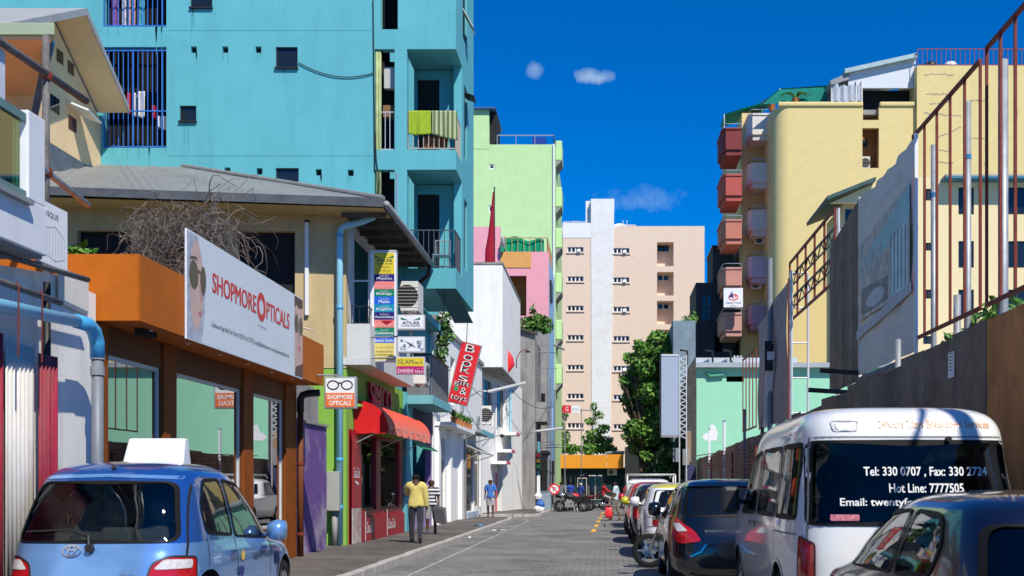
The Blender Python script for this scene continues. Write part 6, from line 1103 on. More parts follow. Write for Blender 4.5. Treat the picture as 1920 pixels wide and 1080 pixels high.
MB().tube([(X(1088, 74), 74.1, Z(769, 74)), (X(1108, 74), 74.1, Z(769, 74)), (X(1108, 74), 74.1, Z(772, 74))], .04, 6).build('arm', M_grey, rs_)
# poles with pipe brackets at the left corner
for k, px in enumerate((1027, 1033, 1040)):
    p = thing('utility_pole', '%s of the three thin steel poles at the far left corner' % ('left', 'middle', 'right')[k], 'pole', (X(px, 66), 66, .1), 'thin poles at the corner'); MB().tube([(X(px, 66), 66, .1), (X(px, 66), 66, Z(690 + 20 * k, 66))], .04, 8).build('shaft', M_steel, p); MB().lathe([(.05, 0), (.05, .1)], (X(px, 66), 66, 4.5), 8).build('collar', M_grey, p)
pb = thing('pipe_rack', 'horizontal steel pipe rack reaching out at the far left corner', 'pipe rack', (X(1015, 65), 65, 4)); 
for (y_, x1_, x2_) in ((833, 995, 1050), (838, 1000, 1062), (828, 1000, 1040)): MB().tube([(X(x1_, 65), 65.4, Z(y_ + 2, 65)), (X(x2_, 65), 64.8, Z(y_, 65))], .03, 6).build('pipe', M_steel, pb)
pb2 = thing('wall_bracket', 'thin steel aerial brackets on the grey house street wall', 'bracket', (X(1010, 65), 65, 7))
for (a, b, c_, d_) in ((1000, 690, 1045, 691), (1003, 662, 1030, 661)): MB().tube([(X(a, 65), 65.3, Z(b, 65)), (X(c_, 65), 65, Z(d_, 65))], .022, 6).build('rod', M_steel, pb2)
tl = thing('traffic_light', 'dark traffic light on a poster covered post at the left corner', 'traffic light', (X(1012, 58), 58, .12)); MB().tube([(X(1010, 58), 58, .12), (X(1010, 58), 58, 3.6)], .07, 10).build('post', mat('post_teal', (.12, .35, .42), .6), tl); box('head', M_black, tl, X(1004, 58), X(1016, 58), 57.75, 57.95, Z(882, 58), Z(848, 58), bevel=.02)
for k, c_ in enumerate(((.15, .01, .01), (.15, .09, .01), (.01, .1, .03))): MB().lathe([(0, 0), (.09, 0), (.1, -.05)], (X(1010, 58), 57.74, Z(854 + k * 10.5, 58)), 12, 'y').build('lens', mat('lens%d' % k, c_, .3), tl)
box('poster', M_whiteclean, tl, X(1008, 58) - .03, X(1013, 58), 57.88, 57.92, Z(925, 58), Z(892, 58)); box('poster', mat('poster_amber', (.7, .35, .05), .6), tl, X(1008, 58) - .03, X(1013, 58), 57.88, 57.92, Z(934, 58), Z(926, 58))
bgp = thing('rubbish_bag', 'white and blue rubbish bags heaped at the foot of the traffic light', 'rubbish bag', (X(1012, 57.5), 57.4, .12)); rr = random.Random(3)
for (dx, dz, r_, m) in ((-.05, .75, .2, M_whiteclean), (.05, .35, .24, mat('bag_blue', (.03, .12, .45), .5)), (0, .12, .28, M_whiteclean)): MB().lathe([(0, -r_ * .8), (r_ * .8, -r_ * .7), (r_, 0), (r_ * .6, r_ * .7), (r_ * .15, r_), (.02, r_ * 1.2)], (X(1011, 57.5) + dx, 57.4, .12 + dz), 9).build('bag', m, bgp)
ns = thing('no_entry_sign', 'round red and white no parking sign left of the motorcycles', 'road sign', (X(1039, 62), 62, 0)); MB().tube([(X(1039, 62), 62.05, 0), (X(1039, 62), 62.05, 2.0)], .03, 8).build('post', M_steel, ns); cx, cz = X(1039.5, 62), Z(917, 62); MB().lathe([(0, -.012), (.3, -.01), (.3, .01), (0, .012)], (cx, 62, cz), 24, 'y').build('disc', M_whiteclean, ns); ring(cx, cz, .3, .3, .08, 61.982, M_red, ns, 'red_rim'); text('P', (cx, 61.985, cz - .12), UX, UZ, .16, .24, M_ink, ns, align='c', depth=.002); lineb((-.16, .16), (.16, -.16), (cx, 61.98, cz), UX, UZ, .06, M_red, ns, 'red_bar')
fcx = thing('barrier_fence', 'low grey metal barrier beside the parked motorcycles', 'barrier', (X(1022, 60), 60, .1)); rail(fcx, [(X(1014, 59), 59), (X(1034, 62), 62.5)], .15, 1.1, mat('barrier_blue', (.25, .33, .38), .5), .18, .02)
# ================================================================ cables along the left facades
def sagc(label, a, b, s, r=.012):
    tag(MB().tube(sag(a, b, s, 16), r, 5).build('overhead_cable', M_cable), label, 'cable', 'overhead cables')
sagc('black cable looping from the tan eave past the tall sign', (-4.6, 24.0, 6.9), (-5.0, 29.9, 6.2), .35)
sagc('black cable from the balcony of the turquoise block to the white terrace', (-4.0, 33.8, 7.2), (-5.4, 44, 5.4), .5)
sagc('long thin cable along the white terrace towards the grey gable', (-5.3, 42, 5.6), (-4.7, 58, 5.8), .7, .014)
sagc('thin cable drooping under the turquoise overhang', (-4.2, 30.2, 6.4), (-5.45, 36.5, 5.2), .4)
sagc('dark cable strung from the white block to the thin corner poles', (-4.7, 58, 6.2), (X(1033, 66), 66, 5.9), .4, .016)
for k, (y, z) in enumerate(((37.2, 3.9), (43.9, 4.2), (49.4, 4.0))):
    jb = thing('junction_box', '%s grey junction box with hanging cable on the white terrace' % ('nearest', 'middle', 'farthest')[k], 'junction box', (-5.45, y, z), 'junction boxes'); box('case', M_grey, jb, -5.5, -5.38, y - .15, y + .15, z, z + .35); MB().tube([(-5.42, y, z), (-5.41, y + .05, z - .5), (-5.44, y + .3, z - .9), (-5.46, y + .32, .4)], .012, 5).build('cable', M_cable, jb)
# ================================================================ vehicles
def paint(name, c, metal=.0, rough=.28, var=.04): return mat('car_' + name, c, rough, metal=metal, var=var, scale=1.5, coat=1.0)
M_tyre = mat('tyre_rubber', (.015, .015, .015), .85); M_rim = mat('alloy_rim', (.5, .51, .53), .3, metal=.9); M_seal = mat('window_rubber', (.006, .006, .006), .6, spec=.2); M_trim = mat('black_plastic', (.018, .018, .02), .5)
M_lampr = mat('lamp_red', (.42, .008, .012), .12, coat=1, var=.2, scale=12); M_lampw = mat('lamp_clear', (.6, .58, .58), .12, coat=1, var=.2, scale=25); M_lampo = mat('lamp_amber', (.6, .2, .03), .15, coat=1); M_chrome = mat('chrome', (.75, .76, .78), .12, metal=1, var=.02); M_seat = mat('seat_cloth', (.035, .036, .04), .9, var=.2, scale=20)
G_car = glass('car_glass', (.72, .80, .78), 1.5, boost=1.6); G_van = glass('van_glass', (.22, .26, .26), 1.5, boost=.8); G_teal = glass('teal_glass', (.09, .24, .25), 1.5, boost=1.5); M_tint = mat('tinted_glass', (.006, .007, .008), .05, spec=.6, var=0)
def inpoly(p, poly):
    c = False; n = len(poly)
    for i in range(n):
        a, b = poly[i], poly[i - 1]
        if (a[1] > p[1]) != (b[1] > p[1]) and p[0] < (b[0] - a[0]) * (p[1] - a[1]) / (b[1] - a[1]) + a[0]: c = not c
    return c
def rpoly(pts, r=.05, k=4):
    """round the corners of a polygon"""
    out = []; n = len(pts)
    for i in range(n):
        a, b, c = Vector(pts[i - 1]), Vector(pts[i]), Vector(pts[(i + 1) % n]); d1 = (a - b); d2 = (c - b); rr_ = min(r, d1.length * .45, d2.length * .45); p, q = b + d1.normalized() * rr_, b + d2.normalized() * rr_
        for j in range(k + 1): t_ = j / k; out.append(tuple(p.lerp(b, t_).lerp(b.lerp(q, t_), t_)))
    return out
class Body:
    def __init__(s, tab): s.t = tab; s.c = {}
    def at(s, z):
        t = s.t
        if z <= t[0][0]: return t[0][1:]
        for i in range(len(t) - 1):
            if z <= t[i + 1][0]:
                a = (z - t[i][0]) / (t[i + 1][0] - t[i][0]); p0, p1, p2, p3 = t[max(i - 1, 0)], t[i], t[i + 1], t[min(i + 2, len(t) - 1)]; o = []
                for k in range(1, 5):
                    d = p2[k] - p1[k]; dz = p2[0] - p1[0]
                    m1 = (p2[k] - p0[k]) / (p2[0] - p0[0]) * dz if i > 0 else d; m2 = (p3[k] - p1[k]) / (p3[0] - p1[0]) * dz if i + 2 < len(t) else d
                    if d == 0: m1 = m2 = 0
                    else:
                        m1 = max(0, min(m1 / d, 3)) * d; m2 = max(0, min(m2 / d, 3)) * d
                    h = a; o.append((2*h**3-3*h*h+1) * p1[k] + (h**3-2*h*h+h) * m1 + (-2*h**3+3*h*h) * p2[k] + (h**3-h*h) * m2)
                return o
        return t[-1][1:]
    def outline(s, z, n):
        w_, r, f, e = s.at(z); yc, L_ = (r + f) / 2, (f - r) / 2; P = []
        for k in range(721):
            a = -math.pi / 2 + math.pi * k / 720; cx, sy = math.cos(a), math.sin(a); P.append((w_ * abs(cx) ** (2 / e), yc + L_ * (1 if sy > 0 else -1) * abs(sy) ** (2 / e)))
        acc = [0]
        for a, b in zip(P, P[1:]): acc.append(acc[-1] + math.hypot(b[0] - a[0], b[1] - a[1]))
        out = []; j = 0
        for k in range(n + 1):
            t_ = acc[-1] * k / n
            while j < 719 and acc[j + 1] < t_: j += 1
            q = (t_ - acc[j]) / max(1e-9, acc[j + 1] - acc[j]); out.append((P[j][0] + (P[j + 1][0] - P[j][0]) * q, P[j][1] + (P[j + 1][1] - P[j][1]) * q))
        return out, acc[-1]
    def rear(s, x, z, off=0):
        w_, r, f, e = s.at(z); q = min(.999, abs(x) / w_); return Vector((x, (r + f) / 2 - (f - r) / 2 * (1 - q ** e) ** (1 / e) - off, z))
    def front(s, x, z, off=0):
        w_, r, f, e = s.at(z); q = min(.999, abs(x) / w_); return Vector((x, (r + f) / 2 + (f - r) / 2 * (1 - q ** e) ** (1 / e) + off, z))
    def side(s, y, z, sg, off=0):
        w_, r, f, e = s.at(z); q = min(.999, abs(y - (r + f) / 2) / ((f - r) / 2)); return Vector((sg * (w_ * (1 - q ** e) ** (1 / e) + off), y, z))
    def corner(s, u, z, sg, off=0):
        key = round(z, 3)
        if key not in s.c: s.c[key] = s.outline(z, 240)
        P, ln = s.c[key]; k = max(0, min(239.99, abs(u) / ln * 240)); i = int(k); a, b = P[i], P[i + 1]; q = k - i; d = Vector((b[0] - a[0], b[1] - a[1])).normalized()
        return Vector((sg * (a[0] + (b[0] - a[0]) * q + d.y * off), a[1] + (b[1] - a[1]) * q - d.x * off, z))
    def mp(s, face, off):
        if face == 'rear': return lambda p: s.rear(p[0], p[1], off)
        if face == 'front': return lambda p: s.front(p[0], p[1], off)
        if face in ('left', 'right'): return lambda p: s.side(p[0], p[1], -1 if face == 'left' else 1, off)
        return lambda p: s.corner(p[0], p[1], -1 if face == 'cleft' else 1, off)
    def patch(s, name, poly, face, off, m, par, rings=5, dens=.05):
        P = []
        for i in range(len(poly)):
            a, b = Vector(poly[i]), Vector(poly[(i + 1) % len(poly)]); n = max(1, int((b - a).length / dens))
            for k in range(n): P.append(a.lerp(b, k / n))
        c = sum(P, Vector((0, 0))) / len(P); f = s.mp(face, off); mb = MB(); n = len(P); vs_ = [f(c)]
        for k in range(1, rings + 1): vs_ += [f(c + (p - c) * k / rings) for p in P]
        fs = [(0, 1 + i, 1 + (i + 1) % n) for i in range(n)]
        for k in range(rings - 1): fs += [(1 + k * n + i, 1 + (k + 1) * n + i, 1 + (k + 1) * n + (i + 1) % n, 1 + k * n + (i + 1) % n) for i in range(n)]
        return mb.add(vs_, fs).build(name, m, par, smooth=True)
    def ring(s, name, poly, face, off, wd, m, par, dens=.05, out=0):
        P = []
        for i in range(len(poly)):
            a, b = Vector(poly[i]), Vector(poly[(i + 1) % len(poly)]); n = max(1, int((b - a).length / dens))
            for k in range(n): P.append(a.lerp(b, k / n))
        c = sum(P, Vector((0, 0))) / len(P); f = s.mp(face, off); n = len(P)
        q = [f(p + (p - c).normalized() * out) for p in P] + [f(p - (p - c).normalized() * wd) for p in P]
        return MB().add(q, [(i, (i + 1) % n, n + (i + 1) % n, n + i) for i in range(n)]).build(name, m, par, smooth=True)
    def strip(s, name, pts, face, off, wd, m, par):
        P = []
        for a, b in zip(pts, pts[1:]):
            a, b = Vector(a), Vector(b); n = max(1, int((b - a).length / .05)); P += [a.lerp(b, k / n) for k in range(n)]
        P.append(Vector(pts[-1])); f = s.mp(face, off); A_, B_ = [], []
        for i, p in enumerate(P):
            d = (P[min(i + 1, len(P) - 1)] - P[max(i - 1, 0)]).normalized(); q = Vector((-d.y, d.x)) * wd / 2; A_.append(f(p - q)); B_.append(f(p + q))
        return MB().grid([A_, B_]).build(name, m, par, smooth=True)
    def shell(s, par, holes, wheels, m_low, split=None, m_up=None, nz=64, nt=70):
        t = s.t; zs = [t[0][0] + (t[-1][0] - t[0][0]) * k / nz for k in range(nz + 1)]
        zs = sorted(set(zs) | {r[0] for r in t[-5:]}); low, up = MB(), MB(); rows = []
        for z in zs:
            P, _ = s.outline(z, nt); rows.append([(x, y, z) for x, y in P] + [(-x, y, z) for x, y in P[-2:0:-1]])
        n = len(rows[0]); idx = ({}, {})
        for i in range(len(zs) - 1):
            w_, r, f, e = s.at((zs[i] + zs[i + 1]) / 2)
            for k in range(n):
                q = [rows[i][k], rows[i][(k + 1) % n], rows[i + 1][(k + 1) % n], rows[i + 1][k]]; cx = sum(p[0] for p in q) / 4; cy = sum(p[1] for p in q) / 4; cz = sum(p[2] for p in q) / 4
                e1 = Vector(q[1]) - Vector(q[0]); nx_, ny_ = abs(e1.y), abs(e1.x); skip = False
                for (face, poly) in holes:
                    if face == 'rear' and cy < (r + f) / 2 and ny_ > nx_ * .45 and inpoly((cx, cz), poly): skip = True
                    if face == 'front' and cy > (r + f) / 2 and ny_ > nx_ * .45 and inpoly((cx, cz), poly): skip = True
                    if face == 'left' and cx < 0 and nx_ > ny_ and inpoly((cy, cz), poly): skip = True
                    if face == 'right' and cx > 0 and nx_ > ny_ and inpoly((cy, cz), poly): skip = True
                for (wy, wz_, wr) in wheels:
                    if nx_ > ny_ and (cy - wy) ** 2 + (cz - wz_) ** 2 < wr * wr: skip = True
                if skip: continue
                b = 1 if split is not None and cz > split(cy) else 0; mb = (low, up)[b]; ff = []
                for (ii, kk) in ((i, k), (i, (k + 1) % n), (i + 1, (k + 1) % n), (i + 1, k)):
                    if (ii, kk) not in idx[b]: idx[b][(ii, kk)] = len(mb.v); mb.v.append(rows[ii][kk])
                    ff.append(idx[b][(ii, kk)])
                mb.f.append(tuple(ff))
        top = low if split is None else up; bi = 0 if split is None else 1
        top.f.append(tuple(idx[bi][(len(zs) - 1, k)] for k in range(n) if (len(zs) - 1, k) in idx[bi]))
        low.build('body', m_low, par, smooth=True)
        if split is not None: up.build('roof_shell', m_up, par, smooth=True)
def wheel(par, x, y, r, sg, wd=.19, rim=M_rim, spokes=7):
    w_ = MB().lathe([(r * .62, -wd / 2), (r * .9, -wd / 2), (r, -wd * .32), (r, wd * .32), (r * .9, wd / 2), (r * .62, wd / 2)], (x, y, r), 28, 'x', False).build('wheel', M_tyre, par, smooth=True)
    rm_ = MB(); xo = x + sg * wd * .42; rm_.lathe([(r * .66, -.02 * sg), (r * .6, .01 * sg), (r * .58, -.05 * sg)], (xo, y, r), 28, 'x', False); rm_.lathe([(0, .015 * sg), (r * .16, .01 * sg), (r * .18, -.03 * sg)], (xo, y, r), 14, 'x')
    for k in range(spokes): a = 2 * math.pi * k / spokes; rm_.beam((xo, y + r * .12 * math.cos(a), r + r * .12 * math.sin(a)), (xo - sg * .015, y + r * .6 * math.cos(a), r + r * .6 * math.sin(a)), .055, .03, up=(1, 0, 0))
    rm_.build('rim', rim, w_, smooth=False); MB().lathe([(0, 0), (r * .55, 0)], (xo - sg * .06, y, r), 20, 'x').build('brake_disc', M_dark, w_)
    return w_
def seat(par, x, y, zb, h, w_=.5, head=True, m=None):
    m = m or M_seat; s_ = MB().obox((x, y, zb + h * .35), (w_ / 2, 0, 0), (0, .07, .0), (0, .06, h * .35)).build('seat_back', m, par, bevel=.04)
    if head:
        MB().lathe([(.0, -.12), (.1, -.11), (.14, -.03), (.14, .05), (.1, .12), (0, .14)], (x, y + .1, zb + h * .7 + .14), 14).build('headrest', m, s_, smooth=True)
    return s_
def vehicle(name, label, cat, loc, tab, body_m, wins, wh=((.62, .29), (3.0, .29)), wr=.29, rz=0, split=None, up_m=None, gm=None, see=False, seal=.026, group=None, cover=True):
    t_ = thing(name, label, cat, loc, group, rz, local=True); B = Body(tab); W_ = [(y, r, r + .06) for y, r in wh]
    hl = []
    if see:
        for face, poly in wins:
            c = [sum(p[i] for p in poly) / len(poly) for i in (0, 1)]; hl.append((face, [tuple(Vector(p) - (Vector(p) - Vector(c)).normalized() * seal * .5) for p in poly]))
    B.shell(t_, hl, W_, body_m, split, up_m)
    for face, poly in wins:
        g = B.patch('window', poly, face, .001 if see else .004, gm or M_tint, t_); B.ring('window_seal', poly, face, .007, seal, M_seal, g, out=.008)
    for (y, r) in wh:
        for sg in (-1, 1):
            wx = B.side(y, .5, sg).x; wheel(t_, wx - sg * .11, y, r, sg)
            mb = MB(); R_ = r + .062; n = 18; A_ = [];  C_ = []
            for k in range(n + 1): a = -.25 + (math.pi + .5) * k / n; p = B.side(y + R_ * math.cos(a), max(.2, r + R_ * math.sin(a)), sg, .004); A_.append(p); C_.append((p.x - sg * .28, p.y, p.z))
            mb.grid([A_, C_]).build('wheel_arch', M_trim, t_); B.ring('arch_lip', [(y + (R_ + .015) * math.cos(-.2 + (math.pi + .4) * k / n), r + (R_ + .015) * math.sin(-.2 + (math.pi + .4) * k / n)) for k in range(n + 1)], 'left' if sg < 0 else 'right', .006, .03, body_m, t_)
    w0, r0, f0, _ = B.at(.4); box('floor_pan', M_dark, t_, -w0 + .28, w0 - .28, r0 + .1, f0 - .12, .2, .42)
    return t_, B
def mirror(par, B, y, z, sg, m):
    p = B.side(y, z, sg); h = MB(); h.lathe([(.0, -.1), (.09, -.085), (.115, 0), (.1, .085), (0, .1)], (p.x + sg * .13, y, z + .05), 14, 'x').build('mirror', m, par, smooth=True); MB().tube([(p.x - sg * .01, y, z), (p.x + sg * .1, y, z + .03)], .025, 6).build('mirror_arm', m, par)
def hatch_tab(W=.83, L=3.64, Ht=1.5, bulge=0):
    k = Ht / 1.5; l = L / 3.64; v = W / .83
    T = [(.17, .74, .12, 3.50, 6), (.30, .80, .02, 3.60, 6), (.45, .825, .0, 3.64, 6), (.60, .83, .02, 3.62, 6), (.75, .83, .05, 3.55, 5.5), (.88, .82, .085, 3.35, 5.5), (.95, .805, .11, 2.95, 5.5), (1.0, .79, .13, 2.75, 5.5), (1.15, .745, .22, 2.48, 5.5), (1.30, .69, .32, 2.2, 5.2), (1.39, .645, .41, 2.0, 4.8), (1.44, .59, .50, 1.87, 4.2), (1.475, .50, .64, 1.70, 3.6), (1.495, .34, .85, 1.5, 3), (1.5, .2, 1.0, 1.35, 3)]
    return [(z * k, w_ * v, r * l, f * l, e) for z, w_, r, f, e in T]
# ---------------- blue taxi
P_lb = paint('light_blue', (.19, .40, .78), .5, .22); P_db = paint('mid_blue', (.02, .105, .40), .45, .18)
tab = [(z * .86 if z <= .95 else .817 + (z - .95) * 1.442, w_, r, f, e) for z, w_, r, f, e in hatch_tab(.86, 3.75, 1.5)]
rw = rpoly([(-.71, .89), (.71, .89), (.61, 1.42), (-.61, 1.42)], .1)
ta1 = rpoly([(.66, .95), (1.34, .90), (1.34, 1.45), (.88, 1.44), (.66, 1.2)], .08); ta2 = rpoly([(1.41, .89), (2.48, .83), (2.05, 1.38), (1.41, 1.45)], .06); taf = rpoly([(-.62, .96), (.62, .96), (.54, 1.42), (-.54, 1.42)], .08)
sw1 = rpoly([(.66, 1.06), (1.30, 1.03), (1.30, 1.43), (.80, 1.41), (.64, 1.25)], .08); sw2 = rpoly([(1.37, 1.03), (2.35, 1.01), (1.95, 1.40), (1.37, 1.43)], .06)
ws = rpoly([(-.62, 1.08), (.62, 1.08), (.52, 1.40), (-.52, 1.40)], .08)
tx, B = vehicle('taxi', 'two tone blue hatchback taxi with white roof sign at the left foreground', 'taxi', (-4.43, 9.85, 0), tab, P_lb, [('rear', rw), ('right', ta1), ('right', ta2), ('left', ta1), ('left', ta2), ('front', taf)], split=lambda y: .87, up_m=P_db, gm=G_car, see=True, wh=((.62, .29), (3.05, .29)))
for sg in (-1, 1):
    f = 'cright' if sg > 0 else 'cleft'; lp = rpoly([(.46, .46), (.52, .72), (.66, .78), (.96, .76), (1.0, .5), (.8, .43)], .05); B.patch('tail_lamp', lp, f, .008, M_lampr, tx); B.patch('reverse_lens', rpoly([(.54, .66), (.62, .745), (.9, .735), (.9, .66)], .03), f, .014, M_lampw, tx); B.ring('lamp_seal', lp, f, .011, .018, M_trim, tx)
    s_ = 'right' if sg > 0 else 'left'; mirror(tx, B, 2.45, .86, sg, P_db if sg < 0 else P_lb)
    for pts in ([(1.375, .4), (1.375, .9)], [(2.45, .45), (2.5, .82)], [(.62, .6), (.66, .9)]): B.strip('door_seam', pts, s_, .004, .012, M_trim, tx)
    for y in (1.12, 2.05): d_ = B.patch('door_handle', rpoly([(y, .72), (y + .2, .72), (y + .2, .78), (y, .78)], .02), s_, .03, M_trim if sg < 0 else P_db, tx)
B.strip('tailgate_seam', [(-.76, .45), (-.75, .87), (-.66, 1.46)], 'rear', .004, .012, M_trim, tx); B.strip('tailgate_seam', [(.76, .45), (.75, .87), (.66, 1.46)], 'rear', .004, .012, M_trim, tx); B.strip('roof_edge_trim', [(-.62, 1.455), (0, 1.475), (.62, 1.455)], 'rear', .01, .03, P_lb, tx)
for (cx, cz, a, b) in ((-.17, .82, .085, .055), (-.17, .82, .035, .052), (-.17, .845, .06, .022)):
    n = 20; R1 = [(cx + a * math.cos(k * 2 * math.pi / n), cz + b * math.sin(k * 2 * math.pi / n)) for k in range(n)]; B.ring('badge', R1, 'rear', .014, .012, M_chrome, tx, dens=1)
p = B.rear(-.01, .845); wp = MB().lathe([(.035, -.04), (.04, 0), (.03, .03)], (p.x, p.y - .02, p.z), 10, 'y').build('wiper_motor', M_trim, tx); MB().tube([(p.x, p.y - .045, p.z), B.rear(-.03, .95, .05), B.rear(-.2, 1.0, .04), B.rear(-.6, .98, .03)], [.012, .014, .01, .008], 6).build('wiper_arm', M_trim, wp)
q = B.rear(.28, .6, .012); text('VVT-i', q, UX, UZ, .15, .05, M_chrome, tx, depth=.004, shear=.2, nrm=(0, -1, 0)); B.patch('number_plate', [(-.26, .42), (.26, .42), (.26, .53), (-.26, .53)], 'rear', .012, M_whiteclean, tx); text('A0P 4512', B.rear(-.2, .445, .02), UX, UZ, .4, .06, M_ink, tx, depth=.002, nrm=(0, -1, 0))
q = B.side(1.85, .63, 1, .006); text('NEW TAXI', q, (0, 1, 0), UZ, .62, .075, M_black, tx, depth=.003, shear=.2); poly2(ell(0, 0, .06, .05), B.side(1.5, .7, 1, .012), UY, UZ, mat('decal_yellow', (.75, .5, .1), .5), tx, 'decal'); poly2(ell(0, 0, .08, .05), B.side(1.45, .55, 1, .012), UY, UZ, mat('decal_navy', (.02, .03, .2), .5), tx, 'decal'); poly2(ell(0, 0, .06, .08), B.side(2.7, .6, 1, .012), UY, UZ, MATS['decal_navy'], tx, 'decal')
sg_ = MB().add([(-.42, 1.72, 1.585), (.2, 1.72, 1.585), (.2, 1.96, 1.585), (-.42, 1.96, 1.585), (-.38, 1.80, 1.86), (.19, 1.80, 1.86), (.19, 1.9, 1.86), (-.38, 1.9, 1.86)], [(0, 3, 2, 1), (4, 5, 6, 7), (0, 1, 5, 4), (1, 2, 6, 5), (2, 3, 7, 6), (3, 0, 4, 7)]).build('roof_sign', mat('sign_plastic', (.75, .77, .8), .3), tx, bevel=.02)
for x in (-.36, .36): seat(tx, x, .72, .6, .62)
seat(tx, 0, .62, .62, .55, .3); 
for x in (-.36, .36): seat(tx, x, 1.75, .5, .8)
box('parcel_shelf', M_seat, tx, -.62, .62, .32, .6, .8, .84); box('dashboard', M_trim, tx, -.66, .66, 2.4, 2.75, .7, 1.0); MB().lathe([(.17, -.012), (.185, 0), (.17, .012)], (.36, 2.25, .95), 20, 'y').build('steering_wheel', M_trim, tx); box('interior_mirror', M_trim, tx, -.1, .1, 2.05, 2.08, 1.3, 1.36)
box('papers', M_paper, tx, -.5, -.2, .36, .55, .842, .86); box('papers', M_paper, tx, .1, .42, .36, .55, .842, .855); MB().tube([B.rear(.02, 1.5, .0) + Vector((0, .08, .02)), B.rear(.02, 1.5, .0) + Vector((0, .02, .05))], .02, 6).build('aerial_base', M_trim, tx)
# ---------------- white van
P_w = paint('white', (.74, .74, .73), 0, .3)
tv = [(z, w_ * 1.045, r, f, e) for z, w_, r, f, e in [(.22, .84, .12, 4.85, 8), (.40, .90, .0, 5.0, 8), (.8, .925, .0, 4.98, 8), (1.02, .92, .015, 4.85, 8), (1.15, .905, .03, 4.55, 8), (1.3, .885, .06, 4.25, 8), (1.6, .845, .13, 3.85, 7.5), (1.8, .825, .17, 3.55, 7.5), (1.9, .80, .21, 3.4, 7), (1.98, .745, .28, 3.2, 6), (2.03, .64, .42, 3.0, 5), (2.055, .45, .7, 2.7, 4), (2.065, .2, 1.1, 2.3, 3)]]
vw = rpoly([(-.86, 1.06), (.86, 1.06), (.82, 1.75), (-.82, 1.75)], .07)
v1 = rpoly([(.32, 1.1), (1.18, 1.1), (1.18, 1.74), (.42, 1.74)], .06); v2 = rpoly([(1.28, 1.1), (2.45, 1.1), (2.45, 1.74), (1.28, 1.74)], .06); v3 = rpoly([(2.58, 1.1), (3.75, 1.08), (3.15, 1.70), (2.58, 1.74)], .06); vf = rpoly([(-.74, 1.2), (.74, 1.2), (.64, 1.74), (-.64, 1.74)], .07)
vn, B = vehicle('van', 'white breakdown service van with lettered rear window at the right foreground', 'van', (2.49, 9.25, 0), tv, P_w, [('rear', vw), ('left', v1), ('left', v2), ('left', v3), ('right', v1), ('right', v2), ('right', v3), ('front', vf)], gm=G_van, see=True, wh=((1.05, .33), (4.1, .33)), seal=.045)
M_vtx = mat('vinyl_white', (.8, .8, .8), .5); M_vor = mat('vinyl_orange', (.80, .42, .22), .5)
for s_, x, z, w_, h_ in (('Tel: 330 0707 , Fax: 330 2724', -.40, 1.45, 1.0, .085), ('Hot Line: 7777505', -.20, 1.325, .60, .075), ('Email: twentyfour7@gmail.com', -.60, 1.20, 1.2, .085)):
    for k, ch_ in enumerate((s_,)):
        o = text(ch_, (x, 0, z), UX, UZ, w_, h_, M_vtx, vn, bold=.012, depth=0, nrm=(0, -1, 0))
        for q in o.data.vertices: q.co.y = B.rear(q.co.x, q.co.z, .012).y
o = text('24hours 7days Breakdown Services', (-.26, 0, 1.835), UX, UZ, .92, .085, M_vor, vn, bold=.008, depth=0, nrm=(0, -1, 0))
for q in o.data.vertices: q.co.y = B.rear(q.co.x, q.co.z, .008).y
B.strip('tailgate_seam', [(-.86, .5), (-.85, 1.0), (-.80, 1.78), (.80, 1.78), (.85, 1.0), (.86, .5)], 'rear', .004, .012, mat('seam_grey', (.2, .2, .2), .6), vn); p = B.rear(-.53, 1.87); o = B.ring('brake_lamp_bezel', rpoly([(-.63, 1.83), (-.43, 1.83), (-.41, 1.92), (-.65, 1.92)], .03), 'rear', .012, .014, mat('bezel_grey', (.5, .5, .5), .5), vn); B.patch('brake_lamp', rpoly([(-.6, 1.84), (-.46, 1.84), (-.45, 1.9), (-.61, 1.9)], .02), 'rear', .008, P_w, vn)
p = B.rear(.30, 1.76); MB().lathe([(.022, -.03), (.026, .02)], (p.x, p.y - .02, p.z), 8, 'y').build('wiper_pivot', M_trim, vn)
for sg in (-1, 1):
    f = 'cright' if sg > 0 else 'cleft'; lp = rpoly([(.80, .55), (.80, .92), (1.0, .98), (1.05, .55)], .04); B.patch('tail_lamp', lp, f, .01, M_lampr, vn); B.ring('lamp_seal', lp, f, .012, .015, M_trim, vn); s_ = 'right' if sg > 0 else 'left'
    for pts in ([(1.23, .5), (1.23, 1.78)], [(2.51, .5), (2.51, 1.78)], [(1.25, .98), (.3, .98)]): B.strip('door_seam', pts, s_, .004, .012, MATS['seam_grey'], vn)
    p = B.side(3.6, 1.2, sg); box('mirror', M_trim, vn, min(p.x + sg * .06, p.x + sg * .26), max(p.x + sg * .06, p.x + sg * .26), 3.56, 3.7, 1.08, 1.38, bevel=.05); MB().tube([(p.x - sg * .02, 3.65, 1.2), (p.x + sg * .1, 3.65, 1.22)], .03, 6).build('mirror_arm', M_trim, vn); B.patch('door_handle', rpoly([(2.62, .98), (2.82, .98), (2.82, 1.03), (2.62, 1.03)], .02), s_, .03, M_trim, vn); B.patch('door_handle', rpoly([(2.25, .98), (2.42, .98), (2.42, 1.03), (2.25, 1.03)], .02), s_, .03, M_trim, vn)
for x in (-.42, .42):
    for y in (1.3, 3.0): seat(vn, x, y, .75, .72, .55)
